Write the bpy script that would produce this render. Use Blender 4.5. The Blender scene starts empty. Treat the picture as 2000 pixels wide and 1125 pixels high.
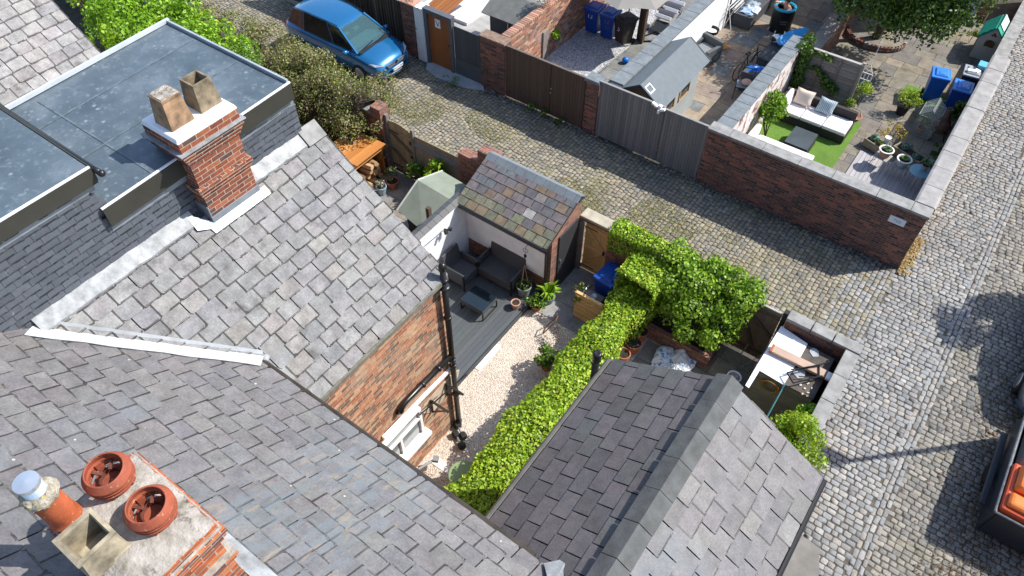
import bpy, bmesh, math, random
import numpy as np
from mathutils import Vector, Matrix
random.seed(7); RG = np.random.default_rng(11)
SC = bpy.context.scene; COL = SC.collection
PI = math.pi; R2 = math.radians

# ------------------------------------------------------------ camera geometry (solved from the vanishing points)
FPX = 1425.77; CAMH = 14.5
YAW, PITCH, ROLL = -0.624463543, 0.877391134, 0.00346429970
_F = Vector((math.sin(YAW)*math.cos(PITCH), math.cos(YAW)*math.cos(PITCH), -math.sin(PITCH)))
_r = Vector((math.cos(YAW), -math.sin(YAW), 0)); _u = _r.cross(_F)
_r2 = math.cos(ROLL)*_r + math.sin(ROLL)*_u; _u2 = -math.sin(ROLL)*_r + math.cos(ROLL)*_u
CAMP = Vector((0, 0, CAMH))
def _ray(x, y): return _r2*((x-1000)/FPX) + _u2*(-(y-562.5)/FPX) + _F
def PZ(x, y, z=0.0):
    d = _ray(x, y); return CAMP + d*((z-CAMH)/d.z)
def PX(x, y, X):
    d = _ray(x, y); return CAMP + d*(X/d.x)
def PY(x, y, Y):
    d = _ray(x, y); return CAMP + d*(Y/d.y)

# ------------------------------------------------------------ mesh builder
class MB:
    def __init__(s): s.v = []; s.f = []; s.c = []
    def add(s, vs, fs, col=(1,1,1)):
        n = len(s.v); s.v.extend([tuple(v) for v in vs])
        for f in fs: s.f.append(tuple(i+n for i in f)); s.c.append(col)
        return s
    def box(s, x0, x1, y0, y1, z0, z1, col=(1,1,1), M=None, taper=0):
        t = taper
        vs = [(x0,y0,z0),(x1,y0,z0),(x1,y1,z0),(x0,y1,z0),(x0+t,y0+t,z1),(x1-t,y0+t,z1),(x1-t,y1-t,z1),(x0+t,y1-t,z1)]
        if M is not None: vs = [M @ Vector(v) for v in vs]
        return s.add(vs, [(3,2,1,0),(4,5,6,7),(0,1,5,4),(1,2,6,5),(2,3,7,6),(3,0,4,7)], col)
    def ob(s, c, size, rz=0, rx=0, ry=0, col=(1,1,1)):
        M = Matrix.Translation(c) @ Matrix.Rotation(rz,4,'Z') @ Matrix.Rotation(ry,4,'Y') @ Matrix.Rotation(rx,4,'X')
        a, b, d = size[0]/2, size[1]/2, size[2]/2
        return s.box(-a,a,-b,b,-d,d,col,M)
    def bar(s, p, q, w, h=None, col=(1,1,1), up=(0,0,1)):
        p, q = Vector(p), Vector(q); d = (q-p); L = d.length; d.normalize(); h = h or w
        u = Vector(up)
        if abs(d.dot(u)) > .98: u = Vector((1,0,0))
        a = d.cross(u).normalized(); b = a.cross(d)
        M = Matrix((( a.x,d.x,b.x,p.x),(a.y,d.y,b.y,p.y),(a.z,d.z,b.z,p.z),(0,0,0,1)))
        return s.box(-w/2,w/2,0,L,-h/2,h/2,col,M)
    def tube(s, pts, r, n=8, col=(1,1,1), cap=True):
        pts = [Vector(p) for p in pts]; rs = r if isinstance(r,(list,tuple)) else [r]*len(pts)
        vs = []; prev = None
        for i, p in enumerate(pts):
            d = (pts[min(i+1,len(pts)-1)] - pts[max(i-1,0)]).normalized()
            if prev is None:
                u = Vector((0,0,1)) if abs(d.z) < .9 else Vector((1,0,0))
                a = d.cross(u).normalized()
            else: a = (prev - d*prev.dot(d)).normalized()
            prev = a; b = d.cross(a)
            for k in range(n):
                t = 2*PI*k/n; vs.append(p + (a*math.cos(t)+b*math.sin(t))*rs[i])
        fs = []
        for i in range(len(pts)-1):
            for k in range(n):
                fs.append((i*n+k, i*n+(k+1)%n, (i+1)*n+(k+1)%n, (i+1)*n+k))
        if cap: fs.append(tuple(range(n-1,-1,-1))); fs.append(tuple((len(pts)-1)*n+k for k in range(n)))
        return s.add(vs, fs, col)
    def lathe(s, c, prof, n=16, col=(1,1,1), M=None, sq=False):
        c = Vector(c); vs = []; fs = []
        for (r, z) in prof:
            for k in range(n):
                t = 2*PI*(k+.5)/n
                v = Vector((r*math.cos(t), r*math.sin(t), z))
                if M is not None: v = M @ v
                vs.append(c+v)
        m = len(prof)
        for i in range(m-1):
            for k in range(n): fs.append((i*n+k, i*n+(k+1)%n, (i+1)*n+(k+1)%n, (i+1)*n+k))
        loop = abs(prof[0][0]-prof[-1][0]) < 1e-6 and abs(prof[0][1]-prof[-1][1]) < 1e-6
        if not loop and prof[0][0] > 1e-4: fs.append(tuple(range(n-1,-1,-1)))
        if not loop and prof[-1][0] > 1e-4: fs.append(tuple((m-1)*n+k for k in range(n)))
        return s.add(vs, fs, col)
    def prism(s, poly, z0, z1, col=(1,1,1), fn=None):
        n = len(poly)
        vs = [(p[0],p[1],z0) for p in poly] + [(p[0],p[1],z1) for p in poly]
        if fn: vs = [fn(*v) for v in vs]
        fs = [tuple(range(n-1,-1,-1)), tuple(range(n,2*n))] + [(i,(i+1)%n,n+(i+1)%n,n+i) for i in range(n)]
        return s.add(vs, fs, col)
    def slab(s, pts, th, col=(1,1,1)):           # thick plate below a 3-D polygon
        pts = [Vector(p) for p in pts]; n = len(pts)
        nr = (pts[1]-pts[0]).cross(pts[2]-pts[0]).normalized()
        if nr.z < 0 and abs(nr.z) > .05: nr = -nr
        vs = pts + [p - nr*th for p in pts]
        return s.add(vs, [tuple(range(n)), tuple(range(2*n-1,n-1,-1))] + [(i,n+i,n+(i+1)%n,(i+1)%n) for i in range(n)], col)
    def sphere(s, c, r, n=12, m=8, col=(1,1,1), sc=(1,1,1)):
        c = Vector(c); vs = []; fs = []
        for i in range(m+1):
            p = PI*i/m
            for k in range(n):
                t = 2*PI*k/n
                vs.append(c + Vector((r*sc[0]*math.sin(p)*math.cos(t), r*sc[1]*math.sin(p)*math.sin(t), -r*sc[2]*math.cos(p))))
        for i in range(m):
            for k in range(n): fs.append((i*n+k, i*n+(k+1)%n, (i+1)*n+(k+1)%n, (i+1)*n+k))
        return s.add(vs, fs, col)
    def move(s, M):
        s.v = [tuple(M @ Vector(v)) for v in s.v]; return s
    def clip(s, co, no):                          # cut away the side the normal points to
        me = mesh_of(s, 'tmp', Vector((0,0,0)), uv=False); bm = bmesh.new(); bm.from_mesh(me)
        bmesh.ops.bisect_plane(bm, geom=bm.verts[:]+bm.edges[:]+bm.faces[:], plane_co=co, plane_no=no, clear_outer=True)
        lay = bm.faces.layers.float_color.get('Col')
        s.v = [tuple(v.co) for v in bm.verts]; bm.verts.index_update()
        s.f = [tuple(v.index for v in f.verts) for f in bm.faces]; s.c = [tuple(f[lay])[:3] for f in bm.faces]
        bm.free(); bpy.data.meshes.remove(me); return s

def mesh_of(mb, name, org, uv=True, smooth=False):
    me = bpy.data.meshes.new(name)
    V = np.array(mb.v, dtype=np.float64) if len(mb.v) else np.zeros((0,3))
    me.from_pydata((V-np.array(org)).tolist(), [], mb.f)
    finish(me, V, mb.c, uv, smooth); return me
def finish(me, V, cols, uv=True, smooth=False):
    n = len(me.polygons)
    a = me.attributes.new('Col', 'FLOAT_COLOR', 'FACE')
    C = np.ones((n,4), dtype=np.float32); C[:, :3] = np.array(cols, dtype=np.float32).reshape(-1,3)
    a.data.foreach_set('color', C.ravel())
    if smooth: me.polygons.foreach_set('use_smooth', [True]*n)
    if uv and n:
        L = me.uv_layers.new(name='UVMap')
        nl = len(me.loops); vi = np.zeros(nl, dtype=np.int32); me.loops.foreach_get('vertex_index', vi)
        tot = np.zeros(n, dtype=np.int32); me.polygons.foreach_get('loop_total', tot)
        nr = np.zeros(n*3); me.polygons.foreach_get('normal', nr); nr = np.abs(nr.reshape(-1,3))
        nn = np.repeat(nr, tot, axis=0); P = V[vi]
        flat = nn[:,2] > .8; xs = (~flat) & (nn[:,0] > nn[:,1])
        U = np.where(xs, P[:,1], P[:,0]); W = np.where(flat, P[:,1], P[:,2])
        L.data.foreach_set('uv', np.stack([U,W],1).astype(np.float32).ravel())
    me.update()

def thing(name, label, cat, loc=(0,0,0), rz=0, group=None, rx=0, ry=0):
    o = bpy.data.objects.new(name, None); COL.objects.link(o); o.empty_display_size = .1
    o.location = loc; o.rotation_euler = (rx,ry,rz); o['label'] = label; o['category'] = cat
    if group: o['group'] = group
    return o
def part(par, name, mb, mat, local=False, bevel=0, smooth=False, label=None, root=None):
    # world-space shapes are moved into the parent's frame; local shapes are used as they are
    org = Vector((0,0,0))
    if not local:
        p = par
        while p is not None: org = org + Vector(p.location); p = p.parent
    me = mesh_of(mb, name, org, smooth=smooth); me.materials.append(mat)
    o = bpy.data.objects.new(name, me); COL.objects.link(o); o.parent = par
    if bevel:
        m = o.modifiers.new('bevel','BEVEL'); m.width = bevel; m.segments = 2; m.limit_method = 'ANGLE'
    if label: o['label'] = label
    return o
def solo(name, label, cat, mb, mat, bevel=0, smooth=False, group=None, kind=None):
    V = np.array(mb.v); lo, hi = V.min(0), V.max(0)
    org = Vector(((lo[0]+hi[0])/2, (lo[1]+hi[1])/2, lo[2]))
    me = mesh_of(mb, name, org, smooth=smooth); me.materials.append(mat)
    o = bpy.data.objects.new(name, me); COL.objects.link(o); o.location = org
    if kind: o['kind'] = kind
    if label: o['label'] = label
    if cat: o['category'] = cat
    if group: o['group'] = group
    if bevel:
        m = o.modifiers.new('bevel','BEVEL'); m.width = bevel; m.segments = 2; m.limit_method = 'ANGLE'
    return o
def struct(name, mb, mat, label=None, kind='structure'):
    return solo(name, label, None, mb, mat, kind=kind)
def np_mesh(name, V, F, cols, org):               # V (n,3), F (m,4) or list
    me = bpy.data.meshes.new(name); V = np.asarray(V, dtype=np.float64); F = np.asarray(F, dtype=np.int32)
    me.vertices.add(len(V)); me.vertices.foreach_set('co', (V-np.array(org)).astype(np.float32).ravel())
    k = F.shape[1]; me.loops.add(F.size); me.loops.foreach_set('vertex_index', F.ravel())
    me.polygons.add(len(F)); me.polygons.foreach_set('loop_start', np.arange(0, F.size, k, dtype=np.int32))
    me.update(calc_edges=True); finish(me, V, cols, uv=False); return me

# ------------------------------------------------------------ materials
def sr(r, g, b, k=1.0):
    f = lambda v: (v/255/12.92 if v/255 <= .04045 else ((v/255+.055)/1.055)**2.4)
    return (f(r)*k, f(g)*k, f(b)*k)
class NT:
    def __init__(s, m): m.use_nodes = True; s.t = m.node_tree; s.t.nodes.clear()
    def n(s, typ, **kw):
        x = s.t.nodes.new(typ)
        for k, v in kw.items():
            if k in x.inputs.keys(): x.inputs[k].default_value = v
            else: setattr(x, k, v)
        return x
    def l(s, a, b): s.t.links.new(a, b)
    def math(s, op, a, b=None):
        x = s.t.nodes.new('ShaderNodeMath'); x.operation = op
        for i, q in enumerate((a, b)):
            if q is None: continue
            if isinstance(q, (int,float)): x.inputs[i].default_value = q
            else: s.l(q, x.inputs[i])
        return x.outputs[0]
    def mix(s, fac, a, b, mode='MIX'):
        x = s.t.nodes.new('ShaderNodeMix'); x.data_type = 'RGBA'; x.blend_type = mode
        for i, q in ((0,fac),(6,a),(7,b)):
            if isinstance(q, (int,float)): x.inputs[i].default_value = q
            elif isinstance(q, tuple): x.inputs[i].default_value = (*q[:3],1)
            else: s.l(q, x.inputs[i])
        return x.outputs[2]
    def noise(s, scale, detail=4, vec=None, rough=.55):
        x = s.n('ShaderNodeTexNoise'); x.inputs['Scale'].default_value = scale; x.inputs['Detail'].default_value = detail
        x.inputs['Roughness'].default_value = rough
        if vec is not None: s.l(vec, x.inputs['Vector'])
        return x.outputs['Fac']
    def ramp(s, fac, stops, interp='LINEAR'):
        x = s.t.nodes.new('ShaderNodeValToRGB'); x.color_ramp.interpolation = interp
        e = x.color_ramp.elements
        while len(e) < len(stops): e.new(.5)
        for q, (p, c) in zip(e, stops):
            q.position = p; q.color = (*c[:3],1) if isinstance(c, tuple) else (c,c,c,1)
        s.l(fac, x.inputs[0]); return x.outputs[0]
def out(nt, base, rough=.7, metal=0, spec=.4, bump=None, bstr=.3, bdist=.01, trans=0, coat=0, alpha=None):
    b = nt.n('ShaderNodeBsdfPrincipled'); o = nt.n('ShaderNodeOutputMaterial')
    if isinstance(base, tuple): b.inputs['Base Color'].default_value = (*base[:3],1)
    else: nt.l(base, b.inputs['Base Color'])
    if isinstance(rough, (int,float)): b.inputs['Roughness'].default_value = rough
    else: nt.l(rough, b.inputs['Roughness'])
    b.inputs['Metallic'].default_value = metal; b.inputs['Specular IOR Level'].default_value = spec
    if coat: b.inputs['Coat Weight'].default_value = coat; b.inputs['Coat Roughness'].default_value = .05
    if trans: b.inputs['Transmission Weight'].default_value = trans
    if bump is not None:
        q = nt.n('ShaderNodeBump'); q.inputs['Strength'].default_value = bstr; q.inputs['Distance'].default_value = bdist
        nt.l(bump, q.inputs['Height']); nt.l(q.outputs[0], b.inputs['Normal'])
    nt.l(b.outputs[0], o.inputs[0]); return b
def pos(nt): return nt.n('ShaderNodeNewGeometry').outputs['Position']
_mc = {}
def plain(name, col, rough=.7, amt=.25, scale=6, bump=0, bscale=40, metal=0, spec=.4, coat=0, trans=0):
    if name in _mc: return _mc[name]
    m = bpy.data.materials.new(name); nt = NT(m); p = pos(nt)
    f = nt.ramp(nt.noise(scale, 5, p), [(.25,1-amt),(.75,1+amt*.6)])
    base = nt.mix(1.0, tuple(col), f, 'MULTIPLY')
    out(nt, base, rough, metal, spec, nt.noise(bscale,3,p) if bump else None, bump, .01, trans, coat)
    _mc[name] = m; return m
def attr(name, rough=.75, amt=.3, scale=8, bump=.25, bscale=50, spec=.35, stain=None, sscale=1.2, slo=.5, shi=.65, samt=.6, streak=None, fine=0, band=None, speck=0):
    # colour from the per-piece attribute, weathered by noise; stain = (colour) patches with a shape of their own
    m = bpy.data.materials.new(name); nt = NT(m); p = pos(nt)
    a = nt.n('ShaderNodeAttribute', attribute_name='Col').outputs['Color']
    vec = p
    if streak:
        mp = nt.n('ShaderNodeMapping'); mp.inputs['Scale'].default_value = streak; nt.l(p, mp.inputs['Vector']); vec = mp.outputs[0]
    f = nt.ramp(nt.noise(scale, 6, vec, .62), [(.25,1-amt),(.75,1+amt*.55)])
    base = nt.mix(1.0, a, f, 'MULTIPLY')
    if fine:
        f2 = nt.ramp(nt.noise(scale*7, 3, p, .6), [(.3,1-fine),(.7,1+fine*.6)]); base = nt.mix(1.0, base, f2, 'MULTIPLY')
    if stain:
        k = nt.ramp(nt.noise(sscale, 7, p, .65), [(slo,0.0),(shi,samt)]); base = nt.mix(k, base, stain)
    if band:                                      # run-off from the stack above: streaks down the slope
        xc, hw, bc, ba = band; s_ = nt.n('ShaderNodeSeparateXYZ'); nt.l(p, s_.inputs[0])
        d_ = nt.math('ABSOLUTE', nt.math('SUBTRACT', nt.math('ADD', s_.outputs[0], nt.math('MULTIPLY', nt.noise(1.1,3,p), .9)), xc+.45))
        mk = nt.ramp(nt.math('DIVIDE', d_, hw), [(.45,1.0),(1.0,0.0)])
        mp = nt.n('ShaderNodeMapping'); mp.inputs['Scale'].default_value = (9,1.0,1.0); nt.l(p, mp.inputs['Vector'])
        st = nt.ramp(nt.noise(1.6,6,mp.outputs[0],.6), [(.42,0.0),(.6,1.0)])
        base = nt.mix(nt.math('MULTIPLY', nt.math('MULTIPLY', mk, st), ba), base, bc)
        mp2 = nt.n('ShaderNodeMapping'); mp2.inputs['Location'].default_value = (5,2,0); mp2.inputs['Scale'].default_value = (5,1.2,1); nt.l(p, mp2.inputs['Vector'])
        st2 = nt.ramp(nt.noise(2.2,5,mp2.outputs[0],.6), [(.56,0.0),(.68,.7)])
        base = nt.mix(nt.math('MULTIPLY', mk, st2), base, (.27,.225,.165))
    if speck:                                     # lichen and bird lime
        vo = nt.n('ShaderNodeTexVoronoi'); vo.inputs['Scale'].default_value = speck; nt.l(p, vo.inputs['Vector'])
        sv = nt.n('ShaderNodeSeparateColor'); nt.l(vo.outputs['Color'], sv.inputs[0])
        k_ = nt.math('MULTIPLY', nt.math('LESS_THAN', vo.outputs['Distance'], nt.math('MULTIPLY', sv.outputs[1], .13)), nt.math('GREATER_THAN', sv.outputs[0], .80))
        base = nt.mix(nt.math('MULTIPLY', k_, .8), base, (.50,.50,.47))
    out(nt, base, rough, 0, spec, nt.noise(bscale,4,p), bump, .01)
    return m
def brick(name, cols, mortar, dirt=None, dscale=.8, dlo=.5, dhi=.7, damt=.6, paint=None, plo=.3, phi=.4, pscale=1.5, rough=.85, bstr=.5, mfac=1.0, mw=.11):
    m = bpy.data.materials.new(name); nt = NT(m)
    uv = nt.n('ShaderNodeUVMap').outputs[0]
    p = pos(nt)
    s = nt.n('ShaderNodeSeparateXYZ'); nt.l(uv, s.inputs[0])
    wob = nt.math('MULTIPLY', nt.math('SUBTRACT', nt.noise(9,2,p), .5), .012)
    v = nt.math('DIVIDE', nt.math('ADD', s.outputs[1], wob), .075); row = nt.math('FLOOR', v)
    off = nt.math('MULTIPLY', nt.math('MODULO', nt.math('ABSOLUTE', row), 2.0), .5)
    u = nt.math('ADD', nt.math('DIVIDE', nt.math('ADD', s.outputs[0], wob), .225), off); cell = nt.math('FLOOR', u)
    fu = nt.math('FRACT', u); fv = nt.math('FRACT', v)
    c = nt.n('ShaderNodeCombineXYZ'); nt.l(cell, c.inputs[0]); nt.l(row, c.inputs[1])
    w = nt.n('ShaderNodeTexWhiteNoise'); w.noise_dimensions = '2D'; nt.l(c.outputs[0], w.inputs['Vector'])
    k = len(cols); base = nt.ramp(w.outputs['Value'], [(i/k, cols[i]) for i in range(k)], 'CONSTANT')
    f = nt.ramp(nt.noise(14,5,p,.6), [(.25,.62),(.75,1.25)]); base = nt.mix(1.0, base, f, 'MULTIPLY')
    mm = nt.math('MAXIMUM', nt.math('LESS_THAN', fu, .05), nt.math('LESS_THAN', fv, mw))
    mk = nt.math('MULTIPLY', mm, mfac)
    base = nt.mix(mk, base, nt.mix(nt.noise(20,3,p), mortar, tuple(x*.6 for x in mortar)))
    if dirt:
        kk = nt.ramp(nt.noise(dscale,6,p,.62), [(dlo,0.0),(dhi,damt)]); base = nt.mix(kk, base, dirt)
    hgt = nt.math('ADD', nt.math('MULTIPLY', mm, -1.0), nt.math('MULTIPLY', nt.noise(50,3,p), .4))
    if paint:
        kk = nt.ramp(nt.noise(pscale,8,p,.72), [(plo,0.0),(phi,1.0)])
        pf = nt.ramp(nt.noise(3,5,p), [(.3,.86),(.7,1.0)])
        base = nt.mix(kk, base, nt.mix(1.0, paint, pf, 'MULTIPLY'))
    out(nt, base, rough, 0, .25, hgt, bstr, .008)
    return m
def leaf_mat(name, rough=.45, tr=.35):
    m = bpy.data.materials.new(name); nt = NT(m); p = pos(nt)
    a = nt.n('ShaderNodeAttribute', attribute_name='Col').outputs['Color']
    f = nt.ramp(nt.noise(2.2,4,p), [(.3,.8),(.7,1.15)]); base = nt.mix(1.0, a, f, 'MULTIPLY')
    b = nt.n('ShaderNodeBsdfPrincipled'); nt.l(base, b.inputs['Base Color']); b.inputs['Roughness'].default_value = rough
    b.inputs['Specular IOR Level'].default_value = .45
    t = nt.n('ShaderNodeBsdfTranslucent'); nt.l(nt.mix(1.0, base, (1.1,1.15,.5), 'MULTIPLY'), t.inputs[0])
    x = nt.n('ShaderNodeMixShader'); x.inputs[0].default_value = tr
    nt.l(b.outputs[0], x.inputs[1]); nt.l(t.outputs[0], x.inputs[2])
    o = nt.n('ShaderNodeOutputMaterial'); nt.l(x.outputs[0], o.inputs[0]); return m

# ------------------------------------------------------------ palette
SLATE_A = [(.225,.223,.222),(.245,.243,.24),(.21,.207,.209),(.262,.26,.255),(.225,.219,.219),(.243,.237,.23),(.208,.208,.213),(.252,.24,.225),(.235,.233,.233),(.23,.228,.23)]
SLATE_M = [(.168,.160,.162),(.180,.172,.172),(.160,.153,.156),(.190,.182,.179),(.170,.167,.172),(.176,.166,.166),(.164,.160,.166),(.184,.178,.175)]
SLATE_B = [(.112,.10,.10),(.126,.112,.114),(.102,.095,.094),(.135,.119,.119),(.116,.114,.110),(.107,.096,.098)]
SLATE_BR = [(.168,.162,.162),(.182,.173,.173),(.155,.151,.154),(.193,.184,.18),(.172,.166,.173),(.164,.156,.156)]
SLATE_D = [(.30,.29,.285),(.335,.325,.315),(.27,.26,.26),(.36,.345,.335),(.31,.295,.285)]
SLATE_S = [(.14,.125,.13),(.17,.15,.155),(.12,.115,.125),(.155,.135,.14),(.15,.14,.15),(.17,.145,.125),(.13,.14,.15),(.16,.14,.145)]
SLATE_C = [(.088,.10,.118),(.096,.107,.126),(.082,.093,.109),(.10,.112,.132)]
m_slateA = attr('weathered_grey_slate', .72, .42, 5, .35, 45, .3, stain=(.055,.053,.05), sscale=3.2, slo=.56, shi=.74, samt=.75, fine=.22)
m_slateM = attr('purple_grey_slate', .62, .34, 5, .35, 40, .4, stain=(.15,.185,.215), sscale=.5, slo=.54, shi=.72, samt=.5, fine=.22, band=(-3.75,1.0,(.145,.178,.198),.6), speck=6)
m_slateB = attr('dark_purple_slate', .6, .3, 6, .3, 40, .4, stain=(.10,.115,.12), sscale=.9, slo=.55, shi=.75, samt=.5, fine=.2, speck=5)
m_slateS = attr('mixed_old_slate', .75, .4, 7, .35, 45, .3, fine=.25)
m_slateC = attr('new_blue_slate', .5, .16, 9, .2, 40, .5, stain=(.30,.33,.36), sscale=9, slo=.66, shi=.72, samt=.4, fine=.12)
m_under = plain('roof_felt_and_dirt', (.085,.083,.08), .95, .3)
m_under2 = plain('dark_roof_underlay', (.03,.03,.034), .95, .3)
BR_RED = [(.25,.075,.038),(.30,.09,.042),(.20,.062,.038),(.33,.12,.06),(.16,.066,.046),(.27,.085,.045),(.105,.065,.055),(.22,.08,.05)]
BR_MIX = [(.40,.165,.09),(.48,.23,.125),(.31,.12,.072),(.45,.29,.175),(.19,.11,.08),(.52,.31,.19),(.38,.18,.11),(.23,.15,.11),(.15,.10,.08)]
BR_DARK = [(.17,.082,.064),(.24,.105,.075),(.115,.066,.056),(.31,.12,.08),(.075,.052,.048),(.20,.092,.07),(.14,.075,.064)]
BR_OLD = [(.24,.10,.07),(.29,.13,.09),(.19,.085,.065),(.33,.15,.10),(.14,.08,.07),(.26,.12,.085)]
m_brW = brick('wing_brick', BR_MIX, (.52,.42,.30), (.50,.40,.29), 1.1, .52, .72, .45, bstr=.4, mw=.13)
m_brC = brick('chimney_brick', BR_RED, (.50,.42,.34), (.07,.055,.05), 1.6, .56, .78, .55, bstr=.6, mw=.14)
m_brD = brick('dark_yard_brick', BR_DARK, (.21,.17,.155), (.05,.045,.045), 1.0, .5, .75, .5, bstr=.4, mw=.14)
m_brO = brick('old_red_brick', BR_OLD, (.36,.30,.25), (.10,.085,.07), 1.3, .52, .75, .5, bstr=.5, mw=.13)
m_brP = brick('white_painted_brick', BR_OLD, (.36,.30,.25), None, paint=(.84,.89,.93), plo=.0, phi=.1, bstr=.35)
m_brWW = brick('flaking_whitewashed_brick', BR_OLD, (.40,.34,.29), None, paint=(.72,.68,.66), plo=.43, phi=.50, pscale=2.6, bstr=.5)
m_render = plain('white_render', (.80,.81,.82), .8, .07, 1.5, .15, 30)
m_lead = plain('grey_lead', (.30,.34,.37), .38, .35, 3, .25, 12, metal=.35)
m_leadw = plain('weathered_pale_lead', (.29,.305,.315), .5, .5, 7, .5, 14, metal=.0)
m_fascia = plain('dark_grey_fascia_board', (.045,.044,.036), .45, .15, 3)
m_stone = plain('grey_coping_stone', (.27,.268,.258), .9, .4, 5, .4, 35)
m_stoneB = plain('blue_grey_coping', (.17,.195,.21), .8, .3, 5, .3, 35)
m_conc = plain('pale_concrete', (.36,.355,.335), .9, .28, 3.5, .3, 40)
m_concB = plain('blue_grey_concrete', (.33,.35,.36), .85, .25, 3, .25, 40)
m_black = plain('black_plastic_pipe', (.012,.012,.013), .32, .2, 5, spec=.5)
m_blackm = plain('black_matt', (.015,.015,.016), .7, .3, 5)
m_dirt = plain('bare_soil', (.035,.028,.022), .95, .5, 9, .6, 30)
m_ground = plain('ground_soil', (.075,.068,.055), .95, .5, 3, .4, 30)
m_white = plain('white_paint', (.82,.82,.82), .4, .05)
m_whitep = plain('white_plastic', (.80,.81,.83), .35, .05)
m_metal = plain('galvanised_metal', (.45,.46,.47), .35, .2, 8, metal=.8)
m_dmetal = plain('dark_iron', (.03,.026,.024), .5, .3, 8, metal=.4)
m_terra = plain('terracotta', (.40,.145,.07), .75, .3, 6, .2, 40)
m_terra2 = plain('pale_terracotta', (.50,.27,.19), .8, .25, 6, .2, 40)
m_rattan = plain('grey_rattan', (.065,.07,.08), .6, .25, 60, .6, 140)
m_dkrattan = plain('charcoal_rattan', (.035,.033,.034), .6, .3, 70, .7, 160)
m_cush = plain('white_cushion', (.76,.72,.73), .9, .06, 4, .15, 20)
m_cream = plain('cream_cushion', (.70,.60,.50), .9, .06, 4, .15, 20)
m_blue = plain('blue_bin_plastic', (.008,.055,.30), .38, .12, 5)
m_blueL = plain('blue_bin_lid', (.012,.08,.38), .3, .12, 5)
m_brownbin = plain('faded_black_bin_plastic', (.045,.035,.03), .6, .35, 7)
m_greybin = plain('dark_grey_bin_plastic', (.035,.04,.045), .5, .2, 5)
m_greylid = plain('grey_bin_lid', (.30,.33,.36), .5, .15, 5)
m_bright = plain('bright_blue_plastic', (.01,.17,.62), .35, .12, 4)
m_sky = plain('pale_blue_plastic', (.10,.42,.62), .4, .1, 4)
m_teal = plain('teal_plastic', (.02,.30,.24), .45, .15, 5)
m_wood = attr('sawn_timber', .75, .35, 7, .4, 60, .25, streak=(12,12,.8))
m_woodh = attr('weathered_boards', .8, .4, 7, .4, 60, .2, streak=(.8,12,12))
m_col = attr('painted_pieces', .55, .15, 8, .1, 40, .35)
m_flag = attr('stone_flags', .85, .35, 3.5, .4, 30, .25, stain=(.05,.045,.038), sscale=2.0, slo=.55, shi=.75, samt=.55, fine=.2)
m_glass = plain('dark_glass', (.012,.02,.026), .06, .2, 2, spec=.8)
m_leaf = leaf_mat('leaf_surface'); m_leafd = leaf_mat('dry_leaf_surface', .6, .25)
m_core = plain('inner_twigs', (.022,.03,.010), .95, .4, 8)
m_coreb = plain('inner_brown_twigs', (.05,.036,.022), .95, .4, 8)
m_bark = plain('bark', (.09,.065,.045), .9, .4, 10, .6, 40)
m_skin = plain('skin', (.55,.29,.20), .55, .12, 6)

def felt_roof():
    m = bpy.data.materials.new('grey_blue_rubber_roof'); nt = NT(m); p = pos(nt)
    b = nt.ramp(nt.noise(1.1,7,p,.66), [(.3,(.055,.078,.098)),(.52,(.088,.118,.142)),(.74,(.165,.20,.228))])
    vo = nt.n('ShaderNodeTexVoronoi'); vo.inputs['Scale'].default_value = 7; nt.l(p, vo.inputs['Vector'])
    sp = nt.ramp(vo.outputs['Distance'], [(.10,1.0),(.24,0.0)])
    k = nt.math('MULTIPLY', sp, nt.ramp(nt.noise(1.6,5,p,.6), [(.45,0.0),(.62,.55)]))
    b = nt.mix(k, b, (.34,.39,.43))
    s2 = nt.ramp(nt.noise(8,7,p,.75), [(.54,0.0),(.72,.5)]); b = nt.mix(s2, b, (.30,.34,.37))
    out(nt, b, nt.ramp(nt.noise(2,4,p), [(.3,.34),(.7,.55)]), 0, .5, nt.noise(30,3,p), .12)
    return m
m_flat = felt_roof()
def gravel(name, stops, sc=34):
    m = bpy.data.materials.new(name); nt = NT(m); p = pos(nt)
    vo = nt.n('ShaderNodeTexVoronoi'); vo.inputs['Scale'].default_value = sc; nt.l(p, vo.inputs['Vector'])
    s = nt.n('ShaderNodeSeparateColor'); nt.l(vo.outputs['Color'], s.inputs[0])
    b = nt.ramp(s.outputs[0], stops)
    d = nt.ramp(vo.outputs['Distance'], [(.35,1.0),(.8,.72)]); b = nt.mix(1.0, b, d, 'MULTIPLY')
    f = nt.ramp(nt.noise(1.3,4,p), [(.3,.85),(.7,1.08)]); b = nt.mix(1.0, b, f, 'MULTIPLY')
    h = nt.math('MULTIPLY', vo.outputs['Distance'], -1.0)
    out(nt, b, .85, 0, .25, h, 1.0, .02); return m
m_gravel = gravel('golden_gravel', [(0,(.50,.39,.28)),(.3,(.70,.61,.49)),(.6,(.80,.74,.65)),(.85,(.68,.60,.52)),(1,(.40,.32,.26))], 46)
m_gravelg = gravel('grey_gravel', [(0,(.20,.21,.23)),(.35,(.42,.44,.47)),(.7,(.62,.62,.62)),(1,(.30,.31,.33))], 26)
def grass_mat():
    m = bpy.data.materials.new('artificial_turf'); nt = NT(m); p = pos(nt)
    b = nt.ramp(nt.noise(60,3,p), [(.3,(.075,.155,.022)),(.7,(.16,.28,.05))])
    b = nt.mix(1.0, b, nt.ramp(nt.noise(1.5,4,p), [(.3,.8),(.7,1.1)]), 'MULTIPLY')
    out(nt, b, .9, 0, .2, nt.noise(90,2,p), .8, .01); return m
m_turf = grass_mat()
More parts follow.
